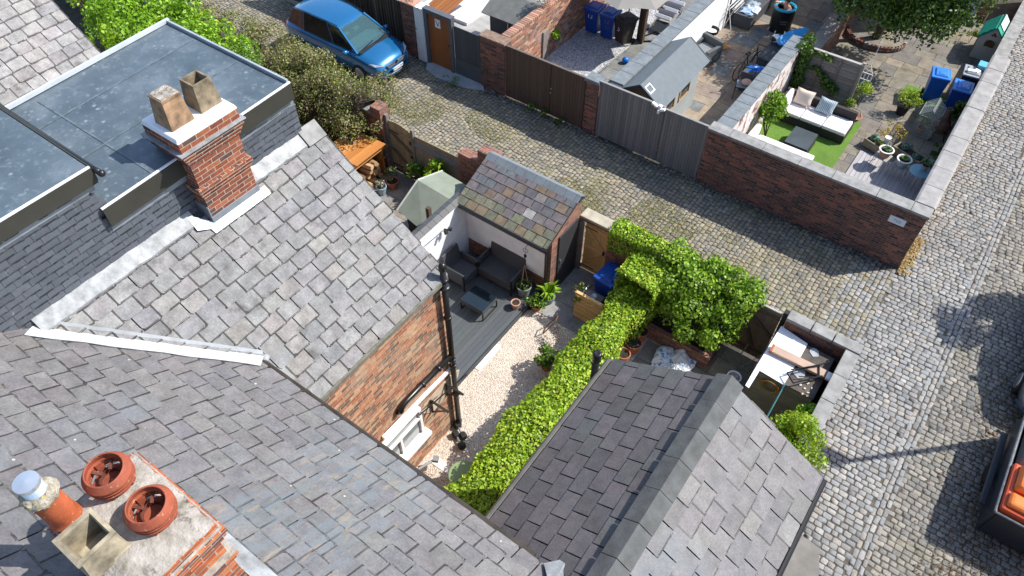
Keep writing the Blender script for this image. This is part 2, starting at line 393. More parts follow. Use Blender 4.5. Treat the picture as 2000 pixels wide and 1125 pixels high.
def joint_mat(name, moss):
    m = bpy.data.materials.new(name); nt = NT(m); p = pos(nt)
    b = nt.ramp(nt.noise(6,5,p), [(.3,(.075,.067,.056)),(.7,(.15,.134,.112))])
    if moss: b = nt.mix(nt.ramp(nt.noise(.7,6,p,.65), [(.5,0.0),(.64,.85)]), b, (.15,.155,.045))
    out(nt, b, .95, 0, .1, nt.noise(60,3,p), .5); return m
m_joint = joint_mat('sett_joints_mossy', True); m_joint2 = joint_mat('sett_joints', False)
m_sett = attr('granite_setts', .8, .25, 6, .18, 60, .3, stain=(.06,.055,.05), sscale=.45, slo=.57, shi=.72, samt=.5, fine=.25)
m_settm = attr('mossy_granite_setts', .85, .3, 6, .2, 60, .25, stain=(.13,.13,.045), sscale=.6, slo=.52, shi=.70, samt=.45, fine=.25)

# ------------------------------------------------------------ builders for the surfaces made of many pieces
def jc(c, a=.08):
    k = 1+random.uniform(-a,a); return tuple(max(0,x*k*(1+random.uniform(-a,a)*.25)) for x in c)
def slates(mb, O, U, V, W, L, w, e, th, cols, irr=.5, keep=None, gap=.018, chip=.05, dirt=None):
    O, U, V = Vector(O), Vector(U).normalized(), Vector(V).normalized(); N = U.cross(V)
    if N.z < 0: N = -N
    j = 0
    while j*e < L:
        u = -w*(.5 if j%2 else 0) - random.uniform(0,.03)
        while u < W:
            ww = w*random.uniform(1-.28*irr, 1+.28*irr)
            
            if u+ww < .09: ww = .09-u+w*.3
            if W-(u+ww) < .09: ww = W-u+.001
            u0, u1 = max(0,u)+gap/2, min(W,u+ww)-gap/2; u += ww
            if u1-u0 < .04: continue
            dv = random.uniform(-.02,.02)*irr; v0 = j*e+dv; v1 = min(L, v0+e*1.25)
            c = (O + U*((u0+u1)/2) + V*(v0+e/2))
            if keep and not keep(c): continue
            h0 = th*random.uniform(1.5,2.1); h1 = th*.4; sk = random.uniform(-.012,.012)*irr
            a, b = random.uniform(0,chip), random.uniform(0,chip)
            q = lambda uu,vv,h: O + U*uu + V*vv + N*h
            hr = lambda vv: h0 + (h1-h0)*(vv-v0)/(v1-v0)
            top = [(u0,v0+a),(u0+a*.8,v0-sk),(u1-b*.8,v0+sk),(u1,v0+b),(u1,v1),(u0,v1)]
            P = [q(x,y,hr(y)) for x,y in top] + [q(x,y,hr(y)-th) for x,y in top[:4]]
            P += [q(u1,v1,0), q(u0,v1,0)]
            fs = [(0,1,2,3,4,5),(0,6,7,1),(1,7,8,2),(2,8,9,3),(3,9,10,4),(5,11,6,0)]
            if N.cross(U).dot(V) < 0: fs = [tuple(reversed(f)) for f in fs]
            mb.add(P, fs, jc(random.choice(cols),.075))
            if dirt:                                  # roofs: moss and grit along lower edge and side joint; cheek: dark course lines
                dc, dw, dp = dirt[:3]; sp_ = dirt[3] if len(dirt) > 3 else dp*.8
                if random.random() < dp and j > 0:
                    n = 6; s0, s1 = (u0, u1) if random.random() < .7 else (u0+(u1-u0)*random.uniform(0,.4), u1-(u1-u0)*random.uniform(0,.4))
                    hb = th*.95+.004; vs = []
                    for k in range(n+1):
                        uu = s0+(s1-s0)*k/n; f_ = random.uniform(.25,1.15)
                        e_ = (a if k == 0 else b if k == n else 0)
                        vs += [q(uu, v0+.012+e_*.8, hr(v0)+.003 if 0 < k < n else hb), q(uu, v0-dw*f_, hb)]
                    fo = [(2*k,2*k+1,2*k+3,2*k+2) for k in range(n)]
                    if N.cross(U).dot(V) > 0: fo = [tuple(reversed(f)) for f in fo]
                    mb.add(vs, fo, jc(dc,.35))
                if random.random() < sp_:
                    n = 4; vs = []; hb = th*1.1+.004
                    for k in range(n+1):
                        vv = v0+(e)*k/n; f_ = random.uniform(.2,1.0)
                        vs += [q(u1-dw*.4*f_, vv, hr(vv)+.002), q(u1+gap+dw*.3*f_, vv, hr(vv)+.002)]
                    fo = [(2*k,2*k+1,2*k+3,2*k+2) for k in range(n)]
                    if N.cross(U).dot(V) < 0: fo = [tuple(reversed(f)) for f in fo]
                    mb.add(vs, fo, jc(dc,.35))
        j += 1
    return mb
def setts(name, x0, x1, y0, y1, along_x, rw, ln, cols, mat, z=.0, gap=.017, keep=None, jl=(.86,1.15)):
    # rows run across; each sett an octagonal block with a worn, slightly tilted top
    X = []; 
    if along_x: R0, R1, S0, S1 = y0, y1, x0, x1
    else: R0, R1, S0, S1 = x0, x1, y0, y1
    r = R0
    while r < R1:
        w = rw*random.uniform(.93,1.07); s = S0 - random.uniform(0,ln)
        while s < S1:
            l = ln*random.uniform(*jl)
            cx, cy = s+l/2, r+w/2
            X.append((cx,cy,l,w) if along_x else (cy,cx,w,l)); s += l
        r += w
    A = np.array(X); 
    A = A[(A[:,0] > x0-.02) & (A[:,0] < x1+.02) & (A[:,1] > y0-.02) & (A[:,1] < y1+.02)]
    if keep is not None: A = A[keep(A[:,0],A[:,1])]
    n = len(A); hx = (A[:,2]-gap)/2*RG.uniform(.93,1.0,n); hy = (A[:,3]-gap)/2*RG.uniform(.93,1.0,n)
    wob = .035*np.sin(A[:,1]*1.3+A[:,0]*.35)
    cx = A[:,0]+RG.normal(0,.004,n); cy = A[:,1]+RG.normal(0,.004,n)
    cut = .30
    tx = np.array([1,1-cut,-1+cut,-1,-1,-1+cut,1-cut,1]); ty = np.array([1-cut,1,1,1-cut,-1+cut,-1,-1,-1+cut])
    rot = RG.normal(0,.05,n); h = z+.028+RG.normal(0,.004,n); tl = RG.normal(0,.013,(n,2))
    V = np.zeros((n,16,3))
    for ring, (sc, dz) in enumerate(((1.0,-.0035),(.89,0.0))):
        jx = RG.normal(0,.06,(n,8)); jy = RG.normal(0,.06,(n,8))
        px = (tx[None]+jx)*hx[:,None]*sc; py = (ty[None]+jy)*hy[:,None]*sc
        qx = px*np.cos(rot)[:,None]-py*np.sin(rot)[:,None]; qy = px*np.sin(rot)[:,None]+py*np.cos(rot)[:,None]
        V[:,ring*8:ring*8+8,0] = cx[:,None]+qx; V[:,ring*8:ring*8+8,1] = cy[:,None]+qy
        V[:,ring*8:ring*8+8,2] = (h+dz)[:,None] + (tl[:,:1]*qx+tl[:,1:]*qy)*1.2
    base = (np.arange(n)*16)[:,None]
    side = np.concatenate([np.stack([base[:,0]+k, base[:,0]+(k+1)%8, base[:,0]+8+(k+1)%8, base[:,0]+8+k],1) for k in range(8)])
    t1 = base + np.array([[8,9,10,11]]); t2 = base + np.array([[8,11,12,15]]); t3 = base + np.array([[12,13,14,15]])
    F = np.concatenate([side,t1,t2,t3])
    cc = np.array(cols)[RG.integers(0,len(cols),n)]*RG.uniform(.88,1.12,(n,1))*(1+.10*np.sin(A[:,0]*1.7+2*np.sin(A[:,1]*.8))*np.sin(A[:,1]*1.1))[:,None]
    C = np.concatenate([np.tile(cc,(8,1)), cc, cc, cc])
    me = np_mesh(name, V.reshape(-1,3), F, C, (0,0,0)); me.materials.append(mat)
    o = bpy.data.objects.new(name, me); COL.objects.link(o); o['kind'] = 'structure'; return o
def flags(mb, x0, x1, y0, y1, z, cols, rows=(.45,.7), wid=(.45,.95), gap=.012, th=.04, keep=None, along='x', jit=.004):
    r = 0; A, B = (y1-y0, x1-x0) if along == 'x' else (x1-x0, y1-y0)
    while r < A-.02:
        d = min(random.uniform(*rows), A-r)
        if A-r-d < .15: d = A-r
        s = 0
        while s < B-.02:
            l = min(random.uniform(*wid), B-s)
            if B-s-l < .2: l = B-s
            g = gap/2; zz = z+random.uniform(-jit,jit)
            if along == 'x': q = (x0+s+g, x0+s+l-g, y0+r+g, y0+r+d-g)
            else: q = (x0+r+g, x0+r+d-g, y0+s+g, y0+s+l-g)
            s += l
            if keep and not keep((q[0]+q[1])/2,(q[2]+q[3])/2): continue
            mb.box(q[0],q[1],q[2],q[3],zz-th,zz,jc(random.choice(cols),.1))
        r += d
    return mb

# ------------------------------------------------------------ foliage
def leaf_arrays(P, N, size, cols, tilt=.5, aspect=.62):
    n = len(P); N = N + RG.normal(0,tilt,(n,3)); N /= np.linalg.norm(N,axis=1,keepdims=True)+1e-9
    T = np.cross(N, RG.normal(0,1,(n,3))); T /= np.linalg.norm(T,axis=1,keepdims=True)+1e-9
    B = np.cross(N,T); s = (size*RG.uniform(.6,1.35,n))[:,None]
    V = np.stack([P-T*s*.5, P+B*s*.5*aspect+N*s*.08, P+T*s*.5-N*s*.06, P-B*s*.5*aspect+N*s*.08],1)
    F = np.arange(n*4).reshape(n,4)
    C = np.array(cols)[RG.integers(0,len(cols),n)]*RG.uniform(.75,1.25,(n,1))
    return V.reshape(-1,3), F, C
def leaf_part(par, name, P, N, size, cols, mat, tilt=.5, aspect=.62, label=None):
    V, F, C = leaf_arrays(np.asarray(P), np.asarray(N), size, cols, tilt, aspect)
    org = Vector((0,0,0)); p = par
    while p is not None: org = org + Vector(p.location); p = p.parent
    me = np_mesh(name, V, F, C, org); me.materials.append(mat)
    o = bpy.data.objects.new(name, me); COL.objects.link(o); o.parent = par
    if label: o['label'] = label
    return o
def blob_pts(blobs, n):
    # points on and just inside the skins of many small clumps
    b = np.array(blobs); w = b[:,3]**2; k = RG.choice(len(b), n, p=w/w.sum())
    d = RG.normal(0,1,(n,3)); d /= np.linalg.norm(d,axis=1,keepdims=True)
    d[:,2] = np.where(RG.random(n) < .65, np.abs(d[:,2]), d[:,2])
    r = b[k,3]*RG.uniform(.55,1.08,n)
    return b[k,:3]+d*r[:,None], d
def crown_blobs(c, R, nb, rb, flat=.8, low=-.5):
    out_ = []
    while len(out_) < nb:
        d = np.array([random.gauss(0,1) for _ in range(3)]); d /= np.linalg.norm(d)
        if d[2] < low: continue
        k = random.uniform(.35,1)**.5
        out_.append((c[0]+d[0]*R[0]*k, c[1]+d[1]*R[1]*k, c[2]+d[2]*R[2]*k, random.uniform(*rb)))
    return out_
GREEN = [(.10,.20,.02),(.14,.26,.025),(.075,.155,.018),(.18,.32,.03),(.055,.12,.016),(.22,.36,.05)]
BRIGHT = [(.20,.38,.018),(.26,.45,.022),(.15,.31,.015),(.33,.52,.03),(.11,.24,.014)]
DARKG = [(.045,.10,.014),(.065,.135,.018),(.035,.075,.012),(.09,.165,.02),(.12,.20,.03)]
OLIVE = [(.12,.145,.038),(.155,.175,.045),(.09,.115,.03),(.19,.205,.055),(.135,.10,.07),(.165,.115,.085),(.09,.07,.05)]
LIME = [(.26,.38,.02),(.32,.44,.025),(.20,.31,.018),(.38,.48,.05)]
def bush(name, label, cat, base, R, h, n, size, cols, nb=14, rb=None, group=None, stem=.02, core=None, mat=None, tilt=.55, low=-.35, aspect=.62, stems=5):
    t = thing(name, label, cat, base, group=group)
    c = (base[0], base[1], base[2]+h*.58); rb = rb or (R*.28, R*.5)
    bl = crown_blobs(c, (R*.75, R*.75, h*.36), nb, rb, low=low)
    P, N = blob_pts(bl, n); P[:,2] = np.maximum(P[:,2], base[2]+.03)
    leaf_part(t, 'foliage', P, N, size, cols, mat or m_leaf, tilt, aspect)
    s = MB()
    for k in range(stems):
        q = random.choice(bl); s.tube([base, ((base[0]+q[0])/2+random.uniform(-.03,.03), (base[1]+q[1])/2, (base[2]+q[2])/2), q[:3]], [stem, stem*.7, stem*.35], 6)
    part(t, 'stem', s, m_bark)
    return t
def tree(name, label, base, trunk_h, c, R, nb, rb, n, size, cols, tr=.12, group=None, mat=None, skirt=None):
    t = thing(name, label, 'tree', base, group=group)
    bl = crown_blobs(c, R, nb, rb, low=-.75)
    if skirt: bl += crown_blobs(skirt[0], skirt[1], skirt[2], rb, low=-1)
    P, N = blob_pts(bl, n); leaf_part(t, 'crown', P, N, size, cols, mat or m_leaf, .55)
    s = MB(); top = (base[0]+.1, base[1]+.05, base[2]+trunk_h)
    s.tube([base, ((base[0]+top[0])/2+.04, base[1]-.03, base[2]+trunk_h/2), top], [tr, tr*.85, tr*.7], 8)
    for k in range(9):
        q = bl[k*len(bl)//9]; mid = ((top[0]+q[0])/2+random.uniform(-.2,.2), (top[1]+q[1])/2+random.uniform(-.2,.2), (top[2]+q[2])/2-.1)
        s.tube([top, mid, q[:3]], [tr*.5, tr*.3, tr*.1], 6)
    part(t, 'trunk', s, m_bark); return t
def pot(mb, c, r, h, n=16, rim=.012, wall=.014):
    mb.lathe(c, [(r*.70,0),(r*.72,.004),(r*.95,h*.82),(r*.95+rim,h*.82),(r+rim,h),(r+rim-.004,h+.006),(r-wall,h+.004),(r*.9-wall,h*.84),(.0,h*.84)], n)
def potted(name, label, base, r, h, mat, group=None, plant=None, soil=True, lab=None):
    t = thing(name, label, 'plant pot', base, group=group)
    b = MB(); pot(b, base, r, h); part(t, 'pot', b, mat, smooth=False)
    if soil:
        s = MB(); s.lathe((base[0],base[1],base[2]+h*.86), [(.0001,0.01),(r*.86,0.01),(r*.86,0)], 14); part(t, 'soil', s, m_dirt)
    if plant:
        R, ph, n, size, cols, kind = plant; z = base[2]+h*.86
        if kind == 'blade':
            mb = MB()
            for k in range(n):
                a = random.uniform(0,2*PI); L = ph*random.uniform(.7,1.1); d = Vector((math.cos(a),math.sin(a),0)); w = Vector((-d.y,d.x,0))*size*.5
                p0 = Vector((base[0],base[1],z))+d*.02; p1 = p0+d*R*.45+Vector((0,0,L*.75)); p2 = p0+d*R*random.uniform(.8,1.1)+Vector((0,0,L*random.uniform(.5,1)))
                mb.add([p0-w*.5,p0+w*.5,p1+w,p1-w,p2], [(0,1,2,3),(3,2,4)], jc(random.choice(cols),.2))
            part(t, 'leaves', mb, m_leaf)
        else:
            bl = crown_blobs((base[0],base[1],z+ph*.5), (R*.8,R*.8,ph*.42), 9, (R*.3,R*.5), low=-.4)
            P, N = blob_pts(bl, n); leaf_part(t, 'leaves', P, N, size, cols, m_leaf)
            s = MB()
            for k in range(4): s.tube([(base[0],base[1],z), bl[k][:3]], [.008,.004], 5)
            part(t, 'stem', s, m_bark)
    return t
# ============================================================ SETTING
g = MB().box(-150,150,-150,150,-.4,-.06); struct('ground', g, m_ground)
AL = [(.245,.226,.175),(.29,.265,.20),(.21,.20,.168),(.32,.288,.22),(.222,.216,.19),(.265,.235,.175),(.32,.27,.195)]
ST = [(.275,.278,.272),(.31,.31,.302),(.248,.254,.254),(.335,.33,.315),(.265,.28,.286),(.285,.28,.266),(.325,.302,.27),(.235,.243,.246)]
A0, A1 = 11.55, 16.28            # alley between the garden walls
sh = MB().add([(-34,A0,.013),(.9,A0,.013),(.9,A1,.013),(-34,A1,.013)],[(0,1,2,3)]); struct('alley', sh, m_joint)
sh = MB().add([(.78,3,.014),(7.4,3,.014),(7.4,36,.014),(.78,36,.014)],[(0,1,2,3)]); struct('street', sh, m_joint2)
setts('alley_setts', -30, -.2, A0+.03, A1-.02, False, .126, .145, AL, m_settm, jl=(.74,1.25))
setts('alley_mouth_setts', -.2, .82, A0+.03, A1-.02, False, .128, .150, AL+ST, m_sett)
setts('street_setts', .84, 2.44, 5.2, 33, True, .130, .168, ST, m_sett)
setts('wheel_track', 2.44, 2.76, 5.2, 33, False, .107, .21, ST, m_sett)
setts('street_edge_setts', 2.76, 6.4, 5.2, 26, True, .130, .168, [(.25,.24,.215),(.28,.265,.235),(.21,.21,.20),(.30,.28,.24)], m_settm)
m_pave = plain('grey_pavement_concrete',(.20,.195,.18),.9,.3,3,.3,40); cp = MB().prism([(.84,4.5),(2.1,4.5),(2.05,7.4),(1.86,7.9),(1.35,7.95),(.84,8.15)],.0,.052); struct('concrete_pavement', cp, m_pave)
ap = [PZ(*p) for p in ((835,125),(862,120),(905,140),(945,165),(945,178),(915,175),(880,165),(848,150),(832,137))]
struct('concrete_apron', MB().prism([(p.x,min(p.y,16.4)) for p in ap], .0, .055), m_concB)

# ============================================================ THE TERRACE (four houses)
EY, EZ, MS = 2.64, 5.68, .72      # main eaves line, height and pitch
RY = -2.6; RZ = EZ+MS*(EY-RY)
def main_roof(T, x0, x1, cols, mat, clipper=None, rest=True):
    body = MB(); body.add([(x0,EY,EZ-.03),(x1,EY,EZ-.03),(x1,RY,RZ-.03),(x0,RY,RZ-.03),(x0,-7.8,EZ-.03),(x1,-7.8,EZ-.03),
                           (x0,EY,EZ-.18),(x1,EY,EZ-.18),(x0,-7.8,EZ-.18),(x1,-7.8,EZ-.18)],
                          [(0,1,2,3),(3,2,5,4),(0,6,7,1),(6,8,9,7),(4,5,9,8),(0,3,4,8,6),(1,7,9,5,2)])
    roof = part(T, 'roof', body, m_under)
    s = MB(); slates(s, (x0,EY+.05,EZ-.035), (1,0,0), (0,-1,MS), x1-x0, 5.6, .345, .255, .012, cols, keep=clipper and clipper[0], dirt=((.05,.046,.044),.016,.85))
    if clipper: s.clip(clipper[1], clipper[2])
    part(roof, 'slates', s, mat, local=False)
    w = MB(); w.box(x0,x1,-7.5,EY-.15,0,EZ-.17); part(T, 'wall', w, m_brW); return roof
# ---- house A: pale wing, soil pipe, red stack with square pots
HA = thing('terraced_house', 'terraced house with the large pale slate rear wing and tall square-potted chimney', 'house', (-6,0,0))
vn = Vector((-1.85,1.78,0)).normalized()
main_roof(HA, -8.33, -3.3, SLATE_M, m_slateM, (None, Vector((-8.3,.97,0)), vn))
WX, WRX, WRZ, WS = -5.71, -8.3, 6.98, .75           # wing: eaves x, ridge x, ridge height, pitch
WY1 = 5.98
w = MB(); w.box(-8.3,-5.76,2.0,5.90,0,WRZ-WS*(8.3-5.76)-.02); part(HA, 'wall', w, m_brW)
body = MB(); ze = WRZ-WS*(WX-WRX)
gy = 5.90
body.add([(-8.3,2,4.9),(-5.76,2,4.9),(-5.76,2,5.03),(-8.3,2,WRZ-.05),(-8.3,gy,4.9),(-5.76,gy,4.9),(-5.76,gy,5.03),(-8.3,gy,WRZ-.05)],
         [(3,2,1,0),(4,5,6,7),(0,1,5,4),(1,2,6,5),(2,3,7,6)])
part(HA, 'gable', body, m_brW)
rb = MB(); rb.slab([(WX,.6,ze-.03),(WX,WY1,ze-.03),(WRX,WY1,WRZ-.03),(WRX,.6,WRZ-.03)], .09); roofA = part(HA, 'wing_roof', rb, m_under)
s = MB(); slates(s, (WX+.03,.9,ze-.03), (0,1,0), (-1,0,WS), WY1-.9+.02, math.hypot(2.60,1.95)-.12, .335, .235, .013, SLATE_A, dirt=((.055,.053,.048),.016,.85),
                 keep=lambda c: c.y > .97+1.04*(c.x+8.3)-.5 or c.y > 2.6)
part(roofA, 'slates', s, m_slateA)
def on_wing(x, y, h=.05): return Vector((x, y, WRZ-WS*(x-WRX)+h))
def on_main(x, y, h=.05): return Vector((x, y, EZ+MS*(EY-y)+h))
v0, v1 = Vector((-8.3,.97)), Vector((-6.50,2.80)); o = Vector((.707,-.707))
fl = MB(); n_ = 9; vs = []
for k in range(n_+1):
    a = v0.lerp(v1,k/n_); wa = .25+.012*math.sin(k*2.3)
    vs += [on_wing(a.x-o.x*.035,a.y-o.y*.035,.06), on_main(a.x,a.y,.06)+Vector((0,0,.004*math.sin(k*1.7))), on_main(a.x+o.x*wa,a.y+o.y*wa,.05)]
    vs += [v-Vector((0,0,.02)) for v in vs[-3:]]
fs = []
for k in range(n_):
    i = k*6; j = i+6
    fs += [(i,j,j+1,i+1),(i+1,j+1,j+2,i+2),(i,i+3,j+3,j),(i+2,j+2,j+5,i+5)]
m_leadv = plain('bright_new_lead', (.50,.52,.53), .45, .22, 5, .3, 14); fl.add(vs,[tuple(f) for f in fs]); part(HA, 'valley_flashing', fl, m_leadv)
fl = MB(); fl.sphere(on_main(-6.50,2.78,.02), .10, 10, 6, sc=(1,1,.4)); part(HA, 'valley_flashing', fl, m_leadw)
for (ya,yb) in ((.98,3.44),(4.52,5.60)):
    fl = MB(); n_ = 12; vs = []
    for k in range(n_+1):
        y = ya+(yb-ya)*k/n_; h = .055+.006*math.sin(k*2.1)
        vs += [on_wing(-8.295,y,h+.02), on_wing(-8.12+.004*math.sin(k*3.3),y,h), on_wing(-8.295,y,h-.01), on_wing(-8.12+.004*math.sin(k*3.3),y,h-.03)]
    fs = []
    for k in range(n_):
        i = k*4; j = i+4; fs += [(i,i+1,j+1,j),(i+1,i+3,j+3,j+1)]
    fl.add(vs,fs); part(HA, 'ridge_flashing', fl, m_leadw)
rt = MB(); rt.slab([on_wing(-8.32,5.62,.10), on_wing(-8.32,6.0,.10), on_wing(-8.08,6.0,.07), on_wing(-8.08,5.62,.07)], .03)
rt.slab([on_wing(-8.32,5.62,.10), on_wing(-8.32,6.0,.10), Vector((-8.55,6.0,6.9)), Vector((-8.55,5.62,6.9))], .03)
part(HA, 'ridge_tile', rt, m_stone)
eb = MB(); eb.box(WX-.05,WX+.07,2.9,WY1-.02,ze-.13,ze-.03); part(HA, 'eaves_board', eb, plain('lichen_grey_timber', (.17,.165,.135), .9, .4, 9, .4, 40), bevel=.01)
vb = MB(); vb.bar((WX+.02,WY1-.02,ze-.06),(WRX+.3,WY1-.02,WRZ-.3),.05,.09); part(HA, 'verge_board', vb, m_dmetal)
gt = MB(); gx0, gx1 = -6.5, -1.62
gt.tube([(gx0,EY+.085,EZ-.10),(gx1,EY+.085,EZ-.10)], .055, 10)
gt.bar((gx0,EY+.0,EZ-.06),(gx1,EY+.0,EZ-.06),.03,.10)
part(HA, 'gutter', gt, plain('dirty_brown_gutter', (.045,.036,.028), .55, .5, 5))
sp = MB(); sx, sy = -5.66, 5.86; ztop = 5.36
sp.tube([(sx,sy,.02),(sx,sy,ztop)], .056, 14)
for z in (.15, 1.3, 2.35, 2.55, 3.9, 4.95): sp.lathe((sx,sy,z), [(.056,0),(.072,.01),(.072,.07),(.056,.08)], 14)
sp.lathe((sx,sy,4.80), [(.06,0),(.105,.01),(.105,.03),(.06,.05)], 14)
sp.lathe((sx,sy,ztop), [(.07,-.08),(.074,-.02),(.06,.04),(.025,.07),(.0,.07)], 14)
e0 = PX(891,692,-5.60); e1 = PX(795,790,-5.60)
sp.tube([(sx,sy,e0.z+.04),(sx,e0.y-.05,e0.z),(sx,e1.y+.08,e1.z),(sx,e1.y-.02,e1.z-.01),(sx,e1.y-.09,e1.z-.05),(sx,e1.y-.12,e1.z-.13),(sx-.04,e1.y-.12,e1.z-.22),(sx-.12,e1.y-.12,e1.z-.26)], .056, 12)
for q in (.3,.62): 
    c = e0.lerp(e1,q); sp.lathe((sx,c.y-.04,c.z), [(.062,-.03),(.074,-.02),(.074,.02),(.062,.03)], 12, M=Matrix.Rotation(PI/2,4,'X'))
part(HA, 'soil_pipe', sp, m_black, smooth=True)
wt = MB(); a, b = PX(884,716,-5.72), PX(748,856,-5.72); wt.bar(a,b,.06,.09); part(HA, 'white_waste_pipe', wt, m_whitep, bevel=.01)
# window in the wing wall
fx = -5.74; p0, p1 = PX(758,858,fx), PX(816,790,fx); pb = PX(824,842,fx)
zt, zb = (p0.z+p1.z)/2, pb.z; y0, y1 = p1.y-1.25, p1.y
wf = MB()
for (ya,yb,za,zb_) in ((y0,y1,zt-.07,zt),(y0,y1,zb,zb+.07),(y0,y0+.07,zb+.07,zt-.07),(y1-.07,y1,zb+.07,zt-.07),(y0+.07,y1-.07,zb+(zt-zb)*.62,zb+(zt-zb)*.62+.06),((y0+y1)/2-.03,(y0+y1)/2+.03,zb+.07,zb+(zt-zb)*.62)):
    wf.box(fx-.05,fx+.07,ya,yb,za,zb_)
wn = part(HA, 'window', wf, m_white, bevel=.006)
part(wn, 'pane', MB().box(fx-.03,fx+.02,y0+.03,y1-.03,zb+.03,zt-.03), plain('reflecting_glass', (.25,.27,.28), .08, .3, 3, spec=.9))
part(wn, 'sill', MB().box(fx-.02,fx+.17,y0-.08,y1+.10,zb-.11,zb-.003), m_white, bevel=.01)
mp = MB(); c = PX(862,770,-5.752); mp.prism([(c.y+.55*math.cos(t)*(1+.2*math.sin(3*t)), c.z+.38*math.sin(t)*(1+.25*math.cos(2*t))) for t in [2*PI*i/18 for i in range(18)]], 0, .012, fn=lambda a,b,h: (-5.762+h,a,b))
part(HA, 'render_patch', mp, plain('old_cream_render', (.55,.44,.33), .9, .3, 5, .3, 40))
br = MB()
for (px,py) in ((872,750),(842,783)):
    c = PX(px,py,-5.72); br.bar(c,(c.x+.42,c.y+.02,c.z-.04),.035,.05); br.bar((c.x,c.y,c.z-.42),(c.x+.36,c.y+.02,c.z-.06),.02,.03); br.bar((c.x,c.y,c.z+.03),(c.x,c.y,c.z-.45),.03,.03,up=(1,0,0))
a = PX(842,783,-5.5); b = PX(905,738,-5.3); br.tube([(a.x,a.y-.35,a.z-.05),(b.x,b.y+.1,b.z)], .015, 6)
solo('wall_bracket', 'dark iron wall brackets fixed beside the white wing window', 'bracket', br, m_dmetal)

def stack(T, x0, x1, y0, y1, zb, zt, corb, mat, capmat):
    m = MB(); m.box(x0,x1,y0,y1,zb,zt-.06)
    st = part(T, 'chimney_stack', m, mat)
    k = MB()
    for (z, h, o) in corb: k.box(x0-o,x1+o,y0-o,y1+o,z,z+h)
    part(st, 'brick_corbel', k, mat, bevel=.008)
    return st
# chimney on the wing ridge
c0x, c1x, c0y, c1y = -8.66, -8.03, 3.62, 4.47
st1 = stack(HA, c0x,c1x,c0y,c1y, 5.2, 8.40, [(7.33,.075,.03),(7.405,.075,.055),(7.92,.075,.035),(7.997,.075,.065),(8.074,.075,.095)], m_brC, None)
k = MB(); k.box(c0x-.07,c1x+.07,c0y-.07,c1y+.07,8.151,8.33); part(st1, 'top_courses', k, m_brC, bevel=.006)
k = MB(); k.box(c0x-.125,c1x+.125,c0y-.125,c1y+.125,8.150,8.172); part(st1, 'lead_tray', k, m_leadw, bevel=.005)
k = MB(); k.box(c0x-.08,c1x+.08,c0y-.08,c1y+.08,8.332,8.40,taper=.03); part(st1, 'mortar_slab', k, m_white, bevel=.015)
m_buff = plain('sooty_buff_clay', (.25,.20,.13), .85, .75, 6, .3, 30)
m_buff2 = plain('orange_buff_clay', (.30,.19,.11), .85, .75, 6, .3, 30)
cx = (c0x+c1x)/2
for (yy, mm, filled) in ((c0y+.20, m_buff2, True), (c1y-.17, m_buff, False)):
    p = MB(); q = 1.414
    if filled: p.lathe((cx+.02,yy,8.36), [(.185*q,0),(.140*q,.43),(.148*q,.45),(.148*q,.475),(.0,.46)], 4)
    else:
        p.lathe((cx+.02,yy,8.36), [(.18*q,0),(.140*q,.44),(.115*q,.44),(.10*q,.05),(0,.05)], 4)
    o = part(st1, 'chimney_pot', p, mm)
    if filled:
        f = MB(); f.lathe((cx+.02,yy,8.825), [(.138*q,0),(.13*q,.022),(.0,.02)], 4); 
        part(st1, 'pot_cap', f, attr('lichen_crust', .95, .6, 25, .6, 60) if 0 else plain('lichen_crust', (.36,.32,.27), .95, .75, 22, .7, 60))
lf = MB()
lf.slab([on_wing(c1x+.003,c0y-.12,.06),on_wing(c1x+.003,c1y+.12,.06),on_wing(c1x+.12,c1y+.12,.045),on_wing(c1x+.12,c0y-.10,.045)], .012)
lf.box(c1x+.002,c1x+.02,c0y-.02,c1y+.02,6.7,6.93)
lf.slab([on_wing(-8.28,c0y-.26,.07),on_wing(c1x,c0y-.002,.06),on_wing(c1x+.06,c0y-.08,.05),on_wing(-8.05,c0y-.28,.06)], .012)
lf.box(c0x+.2,c1x+.012,c0y-.02,c0y-.002,6.7,7.12)
part(HA, 'chimney_flashing', lf, m_lead, bevel=.004)
# big stack beside the camera
X0, X1, Y0, Y1 = -4.36, -3.37, -.27, .42
ZS = 8.70
m_brC2 = brick('orange_chimney_brick', [(.40,.095,.035),(.46,.125,.045),(.32,.08,.035),(.50,.17,.065),(.26,.095,.055),(.42,.11,.04),(.15,.075,.06)], (.44,.385,.32), (.09,.08,.06), 2.2, .56, .72, .6, bstr=.7, mw=.14)
st2 = stack(HA, X0,X1,Y0,Y1, 5.8, ZS, [(7.95,.075,.035),(8.027,.06,.06),(8.36,.075,.04),(8.437,.075,.07),(8.514,.075,.09)], m_brC2, None)
k = MB(); k.box(X0-.055,X1+.055,Y0-.055,Y1+.055,8.591,ZS-.02); part(st2, 'top_courses', k, m_brC2, bevel=.008)
k = MB(); k.box(X0-.075,X1+.075,Y0-.075,Y1+.075,8.590,8.606); k.box(X0-.06,X1+.06,Y0-.06,Y1+.06,8.087,8.10); part(st2, 'mortar_ledge', k, plain('crumbling_mortar', (.36,.33,.29), .95, .5, 12, .7, 40))
def mortar_top():
    m = bpy.data.materials.new('lichened_mortar'); nt = NT(m); p = pos(nt)
    b = nt.ramp(nt.noise(7,7,p,.65), [(.3,(.19,.17,.14)),(.5,(.32,.295,.26)),(.7,(.43,.40,.365))])
    b = nt.mix(nt.ramp(nt.noise(5,6,p,.7), [(.56,0.0),(.66,.85)]), b, (.07,.06,.055))
    b = nt.mix(nt.ramp(nt.noise(3.1,6,p,.7), [(.60,0.0),(.70,.7)]), b, (.14,.145,.045))
    out(nt, b, .95, 0, .15, nt.noise(26,5,p), .8, .02); return m
